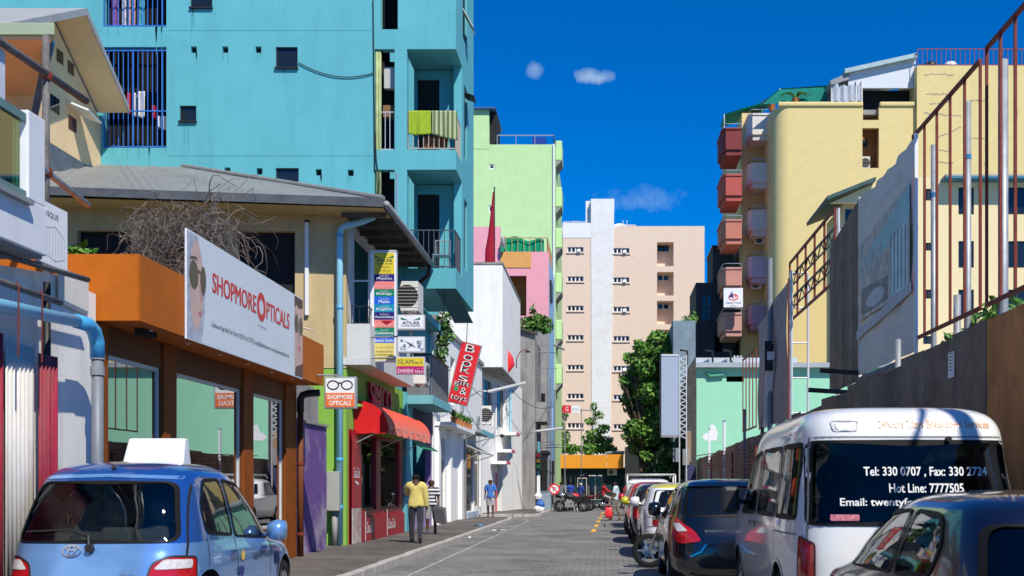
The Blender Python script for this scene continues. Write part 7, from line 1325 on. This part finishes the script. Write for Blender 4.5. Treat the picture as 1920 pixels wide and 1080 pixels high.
box('dashboard', M_trim, vn, -.78, .78, 3.5, 3.9, .8, 1.15); B.patch('window_sticker', rpoly([(-.68, 1.1), (-.45, 1.1), (-.45, 1.15), (-.68, 1.15)], .01), 'rear', .009, mat('sticker_pink', (.5, .15, .2), .5, var=.6, scale=30), vn); box('interior_mirror', M_trim, vn, -.56, -.3, 3.0, 3.03, 1.52, 1.6); B.patch('number_plate', [(-.26, .62), (.26, .62), (.26, .74), (-.26, .74)], 'rear', .012, M_whiteclean, vn)
box('rear_bumper', P_w, vn, -.8, .8, -.06, .1, .3, .55, bevel=.05)
# ---------------- dark blue car, near right
P_nb = paint('navy', (.003, .004, .014), .0, .3)
tab = hatch_tab(.83, 3.7, 1.36); k_ = 1.36 / 1.55
S = lambda P: [(y * 1.015, z * k_) for y, z in P]
nc, B = vehicle('parked_car', 'dark navy hatchback cropped by the lower right corner', 'car', (2.36, 4.98, 0), tab, P_nb, [('rear', rpoly([(-.68, .86), (.68, .86), (.6, 1.2), (-.6, 1.2)], .08)), ('left', S(sw1)), ('left', S(sw2)), ('right', S(sw1)), ('right', S(sw2)), ('front', [(x, z * k_) for x, z in ws])], gm=G_teal, see=True, group='cars parked on the right')
for x in (-.36, .36): seat(nc, x, .7, .5, .62); seat(nc, x, 1.75, .45, .75)
for sg in (-1, 1): B.patch('tail_lamp', rpoly([(.5, .5), (.5, .8), (.9, .8), (.9, .55)], .04), 'cright' if sg > 0 else 'cleft', .01, M_lampr, nc)
box('dashboard', M_trim, nc, -.62, .62, 2.4, 2.75, .62, .92)
# ---------------- black hatchback
P_bk = paint('black', (.004, .006, .010), .1, .16)
td = [(.17, .76, .14, 3.75, 6), (.30, .82, .03, 3.86, 6), (.45, .845, .0, 3.9, 5.5), (.60, .85, .01, 3.88, 5), (.75, .85, .05, 3.8, 5), (.88, .835, .12, 3.55, 4.8), (.96, .815, .16, 3.15, 4.6), (1.02, .79, .19, 2.9, 4.6), (1.15, .745, .27, 2.62, 4.6), (1.28, .69, .36, 2.3, 4.4), (1.37, .64, .44, 2.1, 4.2), (1.42, .585, .53, 1.95, 4), (1.45, .5, .66, 1.8, 3.5), (1.47, .35, .85, 1.6, 3), (1.476, .2, 1.0, 1.4, 3)]
dr = rpoly([(-.62, .98), (.62, .98), (.57, 1.36), (-.57, 1.36)], .08); ds1 = rpoly([(.75, 1.0), (1.5, .97), (1.5, 1.34), (.95, 1.33), (.78, 1.15)], .06); ds2 = rpoly([(1.57, .97), (2.6, .95), (2.15, 1.30), (1.57, 1.34)], .05)
dm, B = vehicle('parked_car', 'glossy black hatchback with large red tail lamp ahead of the white van', 'car', (1.66, 15.0, 0), td, P_bk, [('rear', dr), ('left', ds1), ('left', ds2), ('right', ds1), ('right', ds2)], wh=((.7, .3), (3.15, .3)), group='cars parked on the right')
for sg in (-1, 1):
    f = 'cright' if sg > 0 else 'cleft'; B.patch('tail_lamp', rpoly([(.40, .66), (.50, .80), (.78, .97), (1.05, .90), (.98, .72), (.7, .62)], .05), f, .012, M_lampr, dm); B.patch('lens_clear', rpoly([(.58, .79), (.7, .89), (.86, .89), (.76, .78)], .03), f, .018, M_lampw, dm); mirror(dm, B, 2.5, .98, sg, P_bk)
    for pts in ([(1.535, .4), (1.535, .97)], [(2.6, .5), (2.65, .93)]): B.strip('door_seam', pts, 'right' if sg > 0 else 'left', .003, .01, M_trim, dm)
B.strip('chrome_strip', [(-.35, .62), (-.42, .52), (-.55, .46)], 'rear', .008, .012, M_chrome, dm); q = B.rear(-.36, .77, .012); text('DYNAMICS', q, UX, UZ, .3, .035, M_chrome, dm, depth=.003, nrm=(0, -1, 0), bold=.02); B.strip('spoiler_lip', [(-.58, 1.40), (.58, 1.40)], 'rear', .05, .05, P_bk, dm)
# ---------------- white taxi wagon with yellow roof
P_ye = paint('yellow', (.55, .50, .03), 0, .35)
tc_ = [(.2, .78, .1, 4.1, 7), (.4, .835, .0, 4.2, 7), (.65, .845, .02, 4.18, 6.5), (.85, .835, .05, 3.95, 6.5), (.93, .82, .08, 3.4, 6), (.97, .80, .10, 3.15, 6), (1.15, .74, .26, 2.8, 5.5), (1.3, .68, .4, 2.45, 5), (1.37, .63, .48, 2.25, 4.5), (1.41, .55, .6, 2.1, 4), (1.435, .4, .85, 1.9, 3.4), (1.44, .2, 1.1, 1.6, 3)]
wr_ = rpoly([(-.64, .98), (.64, .98), (.56, 1.3), (-.56, 1.3)], .06); ws1 = rpoly([(.55, 1.0), (1.55, .98), (1.55, 1.32), (.75, 1.3)], .05); ws2 = rpoly([(1.62, .98), (2.8, .97), (2.3, 1.28), (1.62, 1.32)], .05)
wc, B = vehicle('parked_car', 'white saloon taxi with yellow roof behind the motorbike', 'car', (1.52, 21.6, 0), tc_, P_w, [('rear', wr_), ('left', ws1), ('left', ws2), ('right', ws1), ('right', ws2)], wh=((.8, .29), (3.35, .29)), split=lambda y: 1.335, up_m=P_ye, group='cars parked on the right')
B.patch('tail_lamp_panel', rpoly([(-.78, .62), (.78, .62), (.78, .80), (-.78, .80)], .03), 'rear', .01, mat('lamp_dull_red', (.22, .01, .012), .25, coat=.5), wc); B.patch('number_plate', [(-.25, .66), (.25, .66), (.25, .77), (-.25, .77)], 'rear', .016, M_whiteclean, wc); text('SALOON', B.rear(-.45, .86, .012), UX, UZ, .3, .04, M_ink, wc, depth=.003, nrm=(0, -1, 0)); box('bumper', M_conc, wc, -.8, .8, -.05, .1, .36, .5, bevel=.04)
for sg in (-1, 1): mirror(wc, B, 2.65, 1.0, sg, P_w)
# ---------------- more cars up the row
P_rd = paint('red', (.42, .01, .015), 0, .25); P_gy = paint('dark_grey', (.02, .02, .022), .3, .22)
c1, B = vehicle('parked_car', 'black saloon with yellow mirror in the middle of the parked row', 'car', (1.42, 27.0, 0), hatch_tab(.84, 4.1, 1.45), P_gy, [('rear', rpoly([(-.66, .94), (.66, .94), (.57, 1.26), (-.57, 1.26)], .07)), ('left', [(y * 1.12, z * .935) for y, z in sw1]), ('left', [(y * 1.12, z * .935) for y, z in sw2])], group='cars parked on the right')
mirror(c1, B, 2.6, .95, -1, P_ye); B.patch('tail_lamp', rpoly([(.5, .6), (.5, .85), (.95, .85), (.95, .62)], .04), 'cleft', .01, M_lampr, c1)
c2, B = vehicle('parked_car', 'red hatchback farther up the parked row', 'car', (1.4, 32.2, 0), hatch_tab(.84, 3.9, 1.5), P_rd, [('rear', rpoly([(-.66, .96), (.66, .96), (.57, 1.3), (-.57, 1.3)], .07)), ('left', [(y * 1.07, z * .968) for y, z in sw1]), ('left', [(y * 1.07, z * .968) for y, z in sw2])], group='cars parked on the right')
B.patch('tail_lamp', rpoly([(.5, .6), (.5, .9), (.95, .9), (.95, .62)], .04), 'cleft', .01, M_lampr, c2); mirror(c2, B, 2.4, 1.0, -1, P_rd)
tpk = [(.3, .8, .1, 4.8, 8), (.5, .85, .0, 4.9, 8), (.9, .85, .02, 4.85, 8), (1.0, .84, 2.3, 4.3, 7), (1.1, .82, 2.35, 4.0, 7), (1.45, .74, 2.5, 3.6, 6), (1.56, .68, 2.6, 3.4, 5), (1.62, .5, 2.8, 3.2, 4), (1.63, .3, 2.9, 3.1, 3)]
pk_, B = vehicle('pickup', 'white pickup with a pale load rack at the far end of the parked row', 'pickup', (1.5, 37.5, 0), tpk, P_w, [('left', rpoly([(2.55, 1.08), (3.75, 1.06), (3.4, 1.46), (2.65, 1.48)], .05)), ('rear', rpoly([(-.6, 1.1), (.6, 1.1), (.55, 1.45), (-.55, 1.45)], .05))], wh=((1.0, .33), (3.9, .33)))
rk = MB()
for x in (-.78, .78): rk.tube([(x, .1, .95), (x, .12, 1.68), (x, .3, 1.75), (x, 2.7, 1.75), (x, 2.9, 1.65)], .028, 8); rk.tube([(x, 1.3, .95), (x, 1.3, 1.75)], .025, 8)
for y in (.2, 1.3, 2.6): rk.tube([(-.78, y, 1.75), (.78, y, 1.75)], .025, 8)
rk.tube([(-.78, .12, 1.45), (.78, .12, 1.45)], .025, 8); rk.build('load_rack', M_alu, pk_, smooth=True)
# ---------------- motorcycles
def motorcycle(label, loc, rz, tank, seat_m=None, scale=1.0, group='motorcycles', kind_='motorcycle', wheels_=.30, fair=None):
    t_ = thing('motorcycle', label, kind_, loc, group, rz, local=True); R_ = wheels_; wb = 1.28
    for y in (0, wb):
        w_ = MB(); 
        pr = [(R_ - .09, -.04), (R_ - .02, -.065), (R_, -.03), (R_, .03), (R_ - .02, .065), (R_ - .09, .04)]; o = MB().lathe(pr + [pr[0]], (0, y, R_), 28, 'x', False).build('wheel', M_tyre, t_, smooth=True)
        rm_ = MB(); rm_.lathe([(R_ - .065, -.02), (R_ - .085, 0), (R_ - .065, .02)], (0, y, R_), 28, 'x', False); rm_.lathe([(.05, -.06), (.06, 0), (.05, .06)], (0, y, R_), 12, 'x')
        for k in range(6): a = k * math.pi / 3; rm_.beam((0, y, R_), (0, y + (R_ - .075) * math.cos(a), R_ + (R_ - .075) * math.sin(a)), .03, .02, up=(1, 0, 0))
        rm_.build('rim', M_grey if wheels_ > .295 else M_rim, o); MB().lathe([(.05, 0), (.12, .0), (.12, .006)], (.06, y, R_), 18, 'x').build('brake_disc', M_steel, o)
    fk = MB()
    for x in (-.09, .09): fk.tube([(x, wb, R_), (x, wb - .2, .78), (x * .8, wb - .27, .98)], .024, 8)
    fk.build('fork', M_chrome, t_, smooth=True); hb_ = MB().tube([(-.36, wb - .42, 1.04), (-.2, wb - .3, 1.05), (0, wb - .27, 1.0), (.2, wb - .3, 1.05), (.36, wb - .42, 1.04)], .014, 8).build('handlebar', M_black, t_, smooth=True)
    for x in (-.3, .3): MB().tube([(x, wb - .35, 1.05), (x * 1.15, wb - .32, 1.2)], .008, 6).build('mirror_stem', M_black, t_); MB().lathe([(0, -.01), (.06, -.008), (.06, .008), (0, .01)], (x * 1.15, wb - .32, 1.24), 12, 'y').build('mirror', M_black, t_)
    MB().lathe([(.0, .06), (.09, .05), (.1, .0), (.06, -.1), (0, -.12)], (0, wb - .12, .9), 14, 'y').build('headlamp', M_chrome, t_, smooth=True)
    tk = [[(w_ * math.cos(a), y, z + h_ * math.sin(a)) for a in [k * math.pi / 8 for k in range(16)]] for (y, w_, z, h_) in ((.52, .04, .74, .04), (.56, .12, .78, .09), (.72, .17, .82, .14), (.92, .16, .84, .14), (1.02, .08, .84, .08), (1.05, .02, .84, .02))]; MB().grid(tk, close=True).build('tank', tank, t_, smooth=True)
    st = [[(w_ * math.cos(a), y, z + .05 * math.sin(a)) for a in [k * math.pi / 6 for k in range(12)]] for (y, w_, z) in ((-.28, .03, .86), (-.22, .1, .84), (.1, .13, .80), (.35, .13, .77), (.55, .1, .78), (.6, .02, .78))]; MB().grid(st, close=True).build('seat', seat_m or M_black, t_, smooth=True)
    for sg in (-1, 1): MB().prism([(.05, .5), (.5, .42), (.62, .74), (-.05, .8)], 'x', sg * .1 - .03, sg * .1 + .03).build('side_panel', tank if sg > 0 else M_black, t_, bevel=.02)
    en = MB().box(-.16, .16, .45, .95, .24, .55).lathe([(.1, -.16), (.12, 0), (.1, .16)], (0, .6, .42), 14, 'x').lathe([(.08, .48), (.1, .52), (.1, .7), (.07, .72)], (0, .82, 0), 10); en.build('engine', M_grey, t_, bevel=.02)
    MB().tube([(0, wb - .27, .95), (0, .7, .68), (0, .3, .66), (0, -.1, .78)], .03, 8).tube([(0, wb - .3, .85), (0, .95, .3), (0, .45, .28), (0, .0, R_)], .025, 8).build('frame', M_black, t_, smooth=True); MB().tube([(.12, .85, .5), (.14, .8, .28), (.15, .4, .26), (.17, -.1, .36), (.17, -.3, .42)], [.02, .022, .025, .05, .05], 10).build('exhaust', M_chrome, t_, smooth=True)
    for (y, a0, a1) in ((wb, .4, 2.6), (0, .6, 2.5)): rows = [[(x, y + (R_ + .03) * math.cos(a0 + (a1 - a0) * k / 10), R_ + (R_ + .03) * math.sin(a0 + (a1 - a0) * k / 10)) for k in range(11)] for x in (-.06, 0, .06)]; MB().grid(rows).build('mudguard', tank if y else M_black, t_, smooth=True)
    MB().lathe([(0, -.03), (.05, -.03), (.05, .02)], (0, -.3, .8), 10, 'y').build('tail_lamp', M_lampr, t_); MB().tube([(0, .45, .3), (-.2, .4, .01)], .012, 6).build('stand', M_steel, t_)
    return t_
motorcycle('black motorcycle nearest the camera in the parked group', (X(1093, 61.5), 61.2, 0), R(78), M_black); motorcycle('second black motorcycle just behind the nearest one', (X(1098, 63), 62.3, 0), R(84), mat('bike_grey', (.05, .05, .06), .3)); motorcycle('red tanked motorcycle third in the parked group', (X(1104, 64), 63.4, 0), R(80), M_red); motorcycle('dark red motorcycle farthest in the parked group', (X(1107, 66), 64.6, 0), R(82), mat('bike_maroon', (.2, .01, .02), .3)); motorcycle('black motorcycle at the back left of the group', (X(1075, 68), 66.5, 0), R(86), M_black); motorcycle('grey motorcycle angled behind the second one', (X(1090, 65), 65.4, 0), R(70), mat('bike_grey2', (.12, .12, .13), .3)); motorcycle('blue tanked motorcycle at the back of the group', (X(1098, 68), 67.6, 0), R(88), mat('bike_blue', (.02, .05, .25), .3))
motorcycle('motorbike parked between the black hatchback and the white taxi', (2.02, 19.45, 0), R(88), M_black, wheels_=.29); sc_bike = motorcycle('dark scooter ridden by the person in red at the junction', (X(1132, 66), 66, 0), R(-80), mat('scooter_dark', (.03, .03, .035), .3))
# ================================================================ trees
def tree(label, base, trunk, blobs, n, size, seed, mats=(3, 0, 1, 2), r=.2, group='street trees'):
    rr = random.Random(seed); t_ = thing('tree', label, 'tree', base, group); b = Vector(base)
    tk = MB().tube([b, b + Vector((rr.uniform(-.1, .1), 0, trunk * .5)), b + Vector((rr.uniform(-.15, .15), 0, trunk))], [r, r * .8, r * .65], 10); tp_ = b + Vector((0, 0, trunk)); tk.build('trunk', M_bark, t_, smooth=True); lb_ = MB()
    for (x, y, z, rx, ry, rz) in blobs:
        c_ = Vector((x, y, z)); st = tp_ if z > tp_.z else b + Vector((0, 0, max(.5, z - b.z) * .8)); md = st.lerp(c_, .5) + Vector((rr.gauss(0, .15), rr.gauss(0, .1), rr.uniform(0, .3))); lb_.tube([st, md, c_], [r * .5, r * .3, r * .1], 6)
        for k in range(4): q = c_ + Vector((rr.uniform(-1, 1) * rx, rr.uniform(-1, 1) * ry, rr.uniform(-.5, 1) * rz)) * .8 - Vector((0, 0, 0)) + c_ * 0; lb_.tube([md.lerp(c_, .6), (md + q) / 2, q], [r * .2, r * .12, r * .05], 5)
    lb_.build('limb', M_bark, t_); tot = len(mats)
    for i, mi in enumerate(mats): kind(leafcloud(MB(), blobs, n // tot, size, rr).build('crown', M_leaf[mi], t_), 'stuff')
    return t_
Yt = 69.0; rr0 = random.Random(2); bl = []
for (px, py, r_) in ((1235, 640, 26), (1215, 660, 26), (1250, 665, 26), (1205, 690, 28), (1235, 695, 30), (1190, 705, 20), (1185, 735, 18), (1215, 735, 32), (1245, 745, 30), (1195, 765, 22), (1225, 780, 32), (1190, 800, 20), (1215, 815, 30), (1245, 800, 30), (1200, 838, 24), (1238, 840, 30), (1260, 690, 20), (1265, 640, 14)):
    Y = Yt + rr0.uniform(-1.2, 1.2); s_ = Y / F; bl.append((X(px, Y), Y, Z(py, Y), r_ * s_ * .9, r_ * s_, r_ * s_ * .72))
for k in range(22): a_ = rr0.uniform(1.2, 5.0); Y = Yt + rr0.uniform(-1.5, .5); bl.append((X(1222 + 46 * math.cos(a_) + rr0.uniform(-8, 8), Y), Y, Z(745 - 115 * math.sin(a_), Y), rr0.uniform(.25, .5), .4, rr0.uniform(.2, .35)))
tree('large leafy street tree at the right before the beige block', (X(1205, Yt), Yt, 0), 3.2, bl, 14000, .17, 4, (0, 0, 1, 2, 2), .22)
bl = [(X(px, 60) , 60 + rr0.uniform(-1, 1), Z(py, 60), .9, .9, .6) for px, py in ((1268, 880), (1240, 890), (1285, 840), (1262, 850))]; tree('low dark tree crowded behind the blank billboard', (X(1262, 60), 60, 0), 1.5, bl, 2200, .14, 5, (3, 3, 0), .14)
bl = [(X(px, 92), 92 + rr0.uniform(-1, 1), Z(py, 92), rx, rx, rz) for px, py, rx, rz in ((1122, 838, 1.1, .5), (1105, 842, .9, .45), (1140, 842, .8, .4), (1115, 815, .7, .45), (1130, 805, .6, .35), (1108, 790, .5, .3), (1122, 778, .45, .35), (1113, 763, .3, .35), (1135, 825, .7, .35), (1100, 825, .5, .3))]; tree('slender light tree above the orange shop', (X(1118, 92), 92, 0), 4, bl, 2600, .15, 6, (0, 1, 2), .1)
bl = [(X(px, 91), 91, Z(py, 91), rx, rx, rz) for px, py, rx, rz in ((1052, 838, .7, .5), (1060, 820, .45, .5), (1050, 800, .4, .6), (1057, 775, .35, .6), (1070, 842, .8, .4), (1045, 842, .5, .4))]; tree('small feathery tree left of the slender one above the orange shop', (X(1055, 91), 91, 0), 4, bl, 1500, .14, 7, (0, 1, 2), .09)
# ================================================================ people
def person(label, loc, rz, h=1.6, skin=(.09, .045, .028), pose=None, hair=(.008, .007, .007), clothes=(), seated=False, name='person', lean=0):
    P = dict(aL=(0, .1, .15), aR=(0, .1, .15), lL=(.0, .05), lR=(.0, .05)); P.update(pose or {}); k = h / 1.70
    V_, E_, Rd, bone = [], [], [], {}
    def v(p, r): V_.append(Vector(p)); Rd.append(r); return len(V_) - 1
    def e(a, b, nm): E_.append((a, b)); bone[(a, b)] = nm
    ln = Vector((0, math.sin(lean), 0)); pel = v((0, 0, .93), (.13, .10)); sp = v(Vector((0, .0, 1.13)) + ln * .2, (.125, .09)); chx = v(Vector((0, .01, 1.32)) + ln * .4, (.15, .105)); nk = v(Vector((0, .0, 1.46)) + ln * .53, (.055, .055)); hd_ = v(Vector((0, .02, 1.56)) + ln * .6, (.07, .085)); ht = v(Vector((0, .015, 1.635)) + ln * .65, (.066, .08)); 
    e(pel, sp, 'waist'); e(sp, chx, 'torso'); e(chx, nk, 'neck'); e(nk, hd_, 'head'); e(hd_, ht, 'head'); ns = v(V_[hd_] + Vector((0, .098, .015)), (.012, .014)); e(hd_, ns, 'head')
    for sg, A_, L_, s_ in ((-1, P['aL'], P['lL'], 'L'), (1, P['aR'], P['lR'], 'R')):
        er = v(V_[hd_] + Vector((sg * .078, -.005, .02)), (.012, .02)); e(hd_, er, 'head')
        sw, ab, eb = A_[:3]; sh_ = v(V_[chx] + Vector((sg * .175, -.01, .07)), (.06, .06)); e(chx, sh_, 'clav'); d = Vector((sg * math.sin(ab), math.sin(sw) * math.cos(ab), -math.cos(sw) * math.cos(ab))); el_ = v(V_[sh_] + d * .28, (.042, .042)); e(sh_, el_, 'uarm')
        d2 = Vector((sg * math.sin(ab) * .6 - sg * (A_[3] if len(A_) > 3 else 0), math.sin(sw + eb), -math.cos(sw + eb))).normalized(); wr_ = v(V_[el_] + d2 * .24, (.028, .03)); e(el_, wr_, 'farm'); pm = v(V_[wr_] + d2 * .07, (.022, .036)); e(wr_, pm, 'hand'); sd = Vector((0, 1, 0)) - d2 * d2.y; sd = sd.normalized() if sd.length > .1 else Vector((0, 0, 1)); nn2 = d2.cross(sd)
        for q in range(4): f0 = V_[pm] + sd * (.03 - .02 * q) + d2 * .03; a = v(f0, (.009, .009)); b = v(f0 + d2 * (.04 if q in (1, 2) else .033) + nn2 * -.012 * sg, (.008, .008)); e(pm, a, 'hand'); e(a, b, 'hand')
        th = v(V_[wr_] + d2 * .04 + sd * .045, (.01, .01)); th2 = v(V_[wr_] + d2 * .075 + sd * .06, (.009, .009)); e(wr_, th, 'hand'); e(th, th2, 'hand')
        sw, kb = L_[:2]; ab = L_[2] if len(L_) > 2 else .03; hp_ = v((sg * .095, 0, .88), (.088, .09)); e(pel, hp_, 'hip'); d = Vector((sg * ab, math.sin(sw), -math.cos(sw))).normalized(); kn = v(V_[hp_] + d * .42, (.056, .06)); e(hp_, kn, 'thigh'); d2 = Vector((0, math.sin(sw - kb), -math.cos(sw - kb))); cf = v(V_[kn] + d2 * .14 + Vector((0, -.012, 0)), (.05, .055)); an_ = v(V_[kn] + d2 * .40, (.034, .038)); e(kn, cf, 'shin'); e(cf, an_, 'shin'); fd = Vector((0, math.cos((sw - kb) * .6), math.sin((sw - kb) * .6))); to = v(V_[an_] + fd * .15 + Vector((0, 0, -.045)), (.036, .022)); e(an_, to, 'foot'); hl_ = v(V_[an_] - fd * .035 + Vector((0, 0, -.035)), (.03, .026)); e(an_, hl_, 'foot')
    me = bpy.data.meshes.new('body'); me.from_pydata([p * k for p in V_], E_, []); ob = bpy.data.objects.new('body', me); col.objects.link(ob); ob.modifiers.new('skin', 'SKIN'); ob.modifiers['skin'].use_smooth_shade = True
    for i, r in enumerate(Rd): me.skin_vertices[0].data[i].radius = (r[0] * k, r[1] * k); me.skin_vertices[0].data[i].use_root = i == 0
    sb = ob.modifiers.new('sub', 'SUBSURF'); sb.levels = 2; sb.render_levels = 2
    bpy.context.view_layer.update(); m2 = bpy.data.meshes.new_from_object(ob.evaluated_get(bpy.context.evaluated_depsgraph_get())); bpy.data.objects.remove(ob)
    zmin = min(q.co.z for q in m2.vertices) if not seated else 0
    for q in m2.vertices: q.co.z -= zmin
    t_ = thing(name, label, 'person', loc, None, rz, local=True); m2.name = 'body'; m2.materials.clear(); m2.materials.append(mat('skin_%d' % int(skin[0] * 1000), skin, .5, var=.1)); bo = bpy.data.objects.new('body', m2); col.objects.link(bo); bo.parent = t_
    segs = [((V_[a] * k) - Vector((0, 0, zmin)), (V_[b] * k) - Vector((0, 0, zmin)), nm) for (a, b), nm in bone.items()]
    def near(c):
        best = (9, '', 0)
        for a, b, nm in segs:
            d = b - a; t = max(0, min(1, (c - a).dot(d) / d.length_squared)); ds_ = (c - a - d * t).length
            if ds_ < best[0]: best = (ds_, nm, t)
        return best[1], best[2]
    info = [near(pl.center) for pl in m2.polygons]; hz = V_[hd_].z * k - zmin; hy = V_[hd_].y * k
    def wear(nm, m, pred, infl):
        vs_, fs, ix = [], [], {}
        for pl, (b, t) in zip(m2.polygons, info):
            if not pred(b, t, pl.center): continue
            ff = []
            for i in pl.vertices:
                if i not in ix: ix[i] = len(vs_); q = m2.vertices[i]; vs_.append(q.co + q.normal * infl)
                ff.append(ix[i])
            fs.append(tuple(ff))
        if fs: o = MB().add(vs_, fs).build(nm, m, t_, smooth=True); o.modifiers.new('thick', 'SOLIDIFY').thickness = .006; return o
    M_hair = mat('hair_%d' % int(hair[0] * 1000), hair, .85, var=.3, scale=30, spec=.15)
    wear('hair', M_hair, lambda b, t, c: b == 'head' and (c.z > hz + .055 * k or (c.y < hy - .015 and c.z > hz - .04 * k)), .016)
    for sg in (-1, 1): MB().lathe([(0, -.008), (.011, 0), (0, .008)], (sg * .03 * k, hy + .082 * k, hz + .025 * k), 8).build('eye', M_black, t_)
    MB().box(-.022 * k, .022 * k, hy + .078 * k, hy + .086 * k, hz - .045 * k, hz - .036 * k).build('mouth', mat('mouth', (.12, .03, .03), .6), t_)
    T = ('waist', 'torso', 'clav')
    for (nm, m, kind_, lim) in clothes:
        if nm == 'shirt': wear('shirt', m, lambda b, t, c: b in T or (b == 'hip' and c.z > (.80 * k - zmin)) or (b == 'neck' and t < .55) or (b == 'uarm' and t < lim) or (lim > 1 and (b == 'uarm' or b == 'farm' and t < lim - 1)), .034 if lim > 1 else .026)
        if nm in ('trousers', 'shorts'): wear(nm, m, lambda b, t, c: b == 'hip' or (b == 'waist' and t < .3) or b == 'thigh' and t < lim or lim > 1 and (b == 'thigh' or b == 'shin' and (c.z > (kind_ or 0))), .016)
        if nm == 'shoes': wear('shoes', m, lambda b, t, c: b == 'foot', .008)
    return t_
C = lambda n, c, **k: mat('cloth_' + n, c, .9, var=.12, scale=8, sheen=.2, **k)
jean = C('jean', (.03, .032, .045)); shoe = C('shoe', (.012, .012, .013)); grey = C('grey_shorts', (.22, .22, .22)); nv = C('dark_trousers', (.015, .015, .02))
xp, yp = -4.18, 25.5
person('person in a loose pale yellow shirt and dark jeans walking away', (xp, yp, .12), R(6), 1.58, pose=dict(aL=(.75, .15, 1.6), aR=(.12, .16, .15), lL=(.22, .05), lR=(-.2, .25)), clothes=[('trousers', jean, .05, 2), ('shirt', C('yellow_shirt', (.62, .52, .16)), None, 1.95), ('shoes', shoe, None, 0)])
person('person in a black and white striped T-shirt carrying a folder', (-4.55, 30.2, .12), R(186), 1.46, pose=dict(aL=(.1, .12, .2), aR=(.05, .14, .3), lL=(-.25, .1), lR=(.3, .35)), clothes=[('shorts', grey, .42, 2), ('shirt', stripes('tee_striped', (.02, .02, .035), (.7, .7, .7), 11, 2), None, .75), ('shoes', C('sandal', (.05, .04, .08)), None, 0)])
tag(MB().obox((-4.28, 30.0, .62), (.01, .12, .02), (.13, .02, -.03), (-.02, 0, .2)).build('folder', C('folder', (.06, .06, .07))), 'dark folder held by the person in stripes', 'folder')
person('person in a bright blue T-shirt and pale shorts walking towards us', (-4.6, 46.2, .12), R(182), 1.55, pose=dict(aL=(-.05, .14, .2), aR=(.05, .14, .15), lL=(.08, .05), lR=(-.15, .2)), clothes=[('shorts', C('pale_shorts', (.4, .38, .4)), None, .85), ('shirt', C('blue_tee', (.06, .18, .55)), None, .8), ('shoes', C('sandal2', (.1, .05, .04)), None, 0)])
person('person in a pale patterned shirt and rolled trousers with a red bag', (.42, 45.3, 0), R(80), 1.60, skin=(.16, .085, .055), pose=dict(aL=(.25, .12, .15), aR=(-.2, .25, .1), lL=(.28, .1), lR=(-.12, .12)), clothes=[('trousers', C('olive_trousers', (.17, .155, .12)), .34, 2), ('shirt', mat('pattern_shirt', (.45, .55, .62), .9, var=.55, scale=16), None, .85)])
rbg = thing('red_bag', 'red carrier bag held by the person in the patterned shirt', 'bag', (.05, 45.2, .35)); bx0 = .13
sgn = lambda q: (1 if q > 0 else -1) * abs(q) ** .45
MB().grid([[(bx0 + w_ * sgn(math.cos(a)) + .01 * math.sin(9 * z + 2 * a), 45.2 + d_ * sgn(math.sin(a)), z) for a in [k * math.pi / 8 for k in range(16)]] for z, w_, d_ in ((.12, .02, .01), (.125, .12, .06), (.25, .14, .075), (.4, .135, .06), (.52, .13, .025), (.535, .13, .012))], close=True).build('bag', M_red, rbg, smooth=True); MB().tube([(bx0 - .08, 45.2, .53), (bx0 - .01, 45.2, .70), (bx0 + .02, 45.2, .70), (bx0 + .08, 45.2, .53)], .01, 6).build('handle', M_red, rbg)
person('person with a dark beard in a red polo shirt beside the parked row', (.98, 45.7, 0), R(170), 1.64, skin=(.12, .06, .038), pose=dict(aL=(.0, .12, .2), aR=(.1, .32, .15), lL=(.1, .1), lR=(-.1, .15)), clothes=[('trousers', nv, .08, 2), ('shirt', C('red_polo', (.42, .015, .03)), None, .8), ('shoes', shoe, None, 0)])
rdx = X(1129, 66); person('person in red riding the dark scooter at the junction', (rdx + .08, 66.05, -.02), R(-80), 1.62, pose=dict(aL=(.7, .12, .5), aR=(.7, .12, .5), lL=(1.2, 1.35, .15), lR=(1.2, 1.35, .15)), clothes=[('trousers', C('rider_pale', (.35, .3, .32)), .2, 2), ('shirt', C('rider_red', (.45, .015, .025)), None, 1.8), ('shoes', shoe, None, 0)], seated=True)
person('person in a royal blue shirt standing behind the motorcycles', (X(1070, 69), 69, 0), R(20), 1.66, clothes=[('trousers', nv, .05, 2), ('shirt', C('royal_blue', (.02, .08, .5)), None, .9)])
person('person in blue with a pale cap behind the farthest motorcycles', (X(1089, 70), 70, 0), R(-30), 1.6, hair=(.6, .6, .58), clothes=[('trousers', nv, .05, 2), ('shirt', C('deep_blue', (.02, .05, .3)), None, .9)])
person('person in grey at the left behind the motorcycles', (X(1052, 70), 70, 0), R(10), 1.66, clothes=[('trousers', nv, .05, 2), ('shirt', C('dull_grey', (.15, .17, .2)), None, .9)])
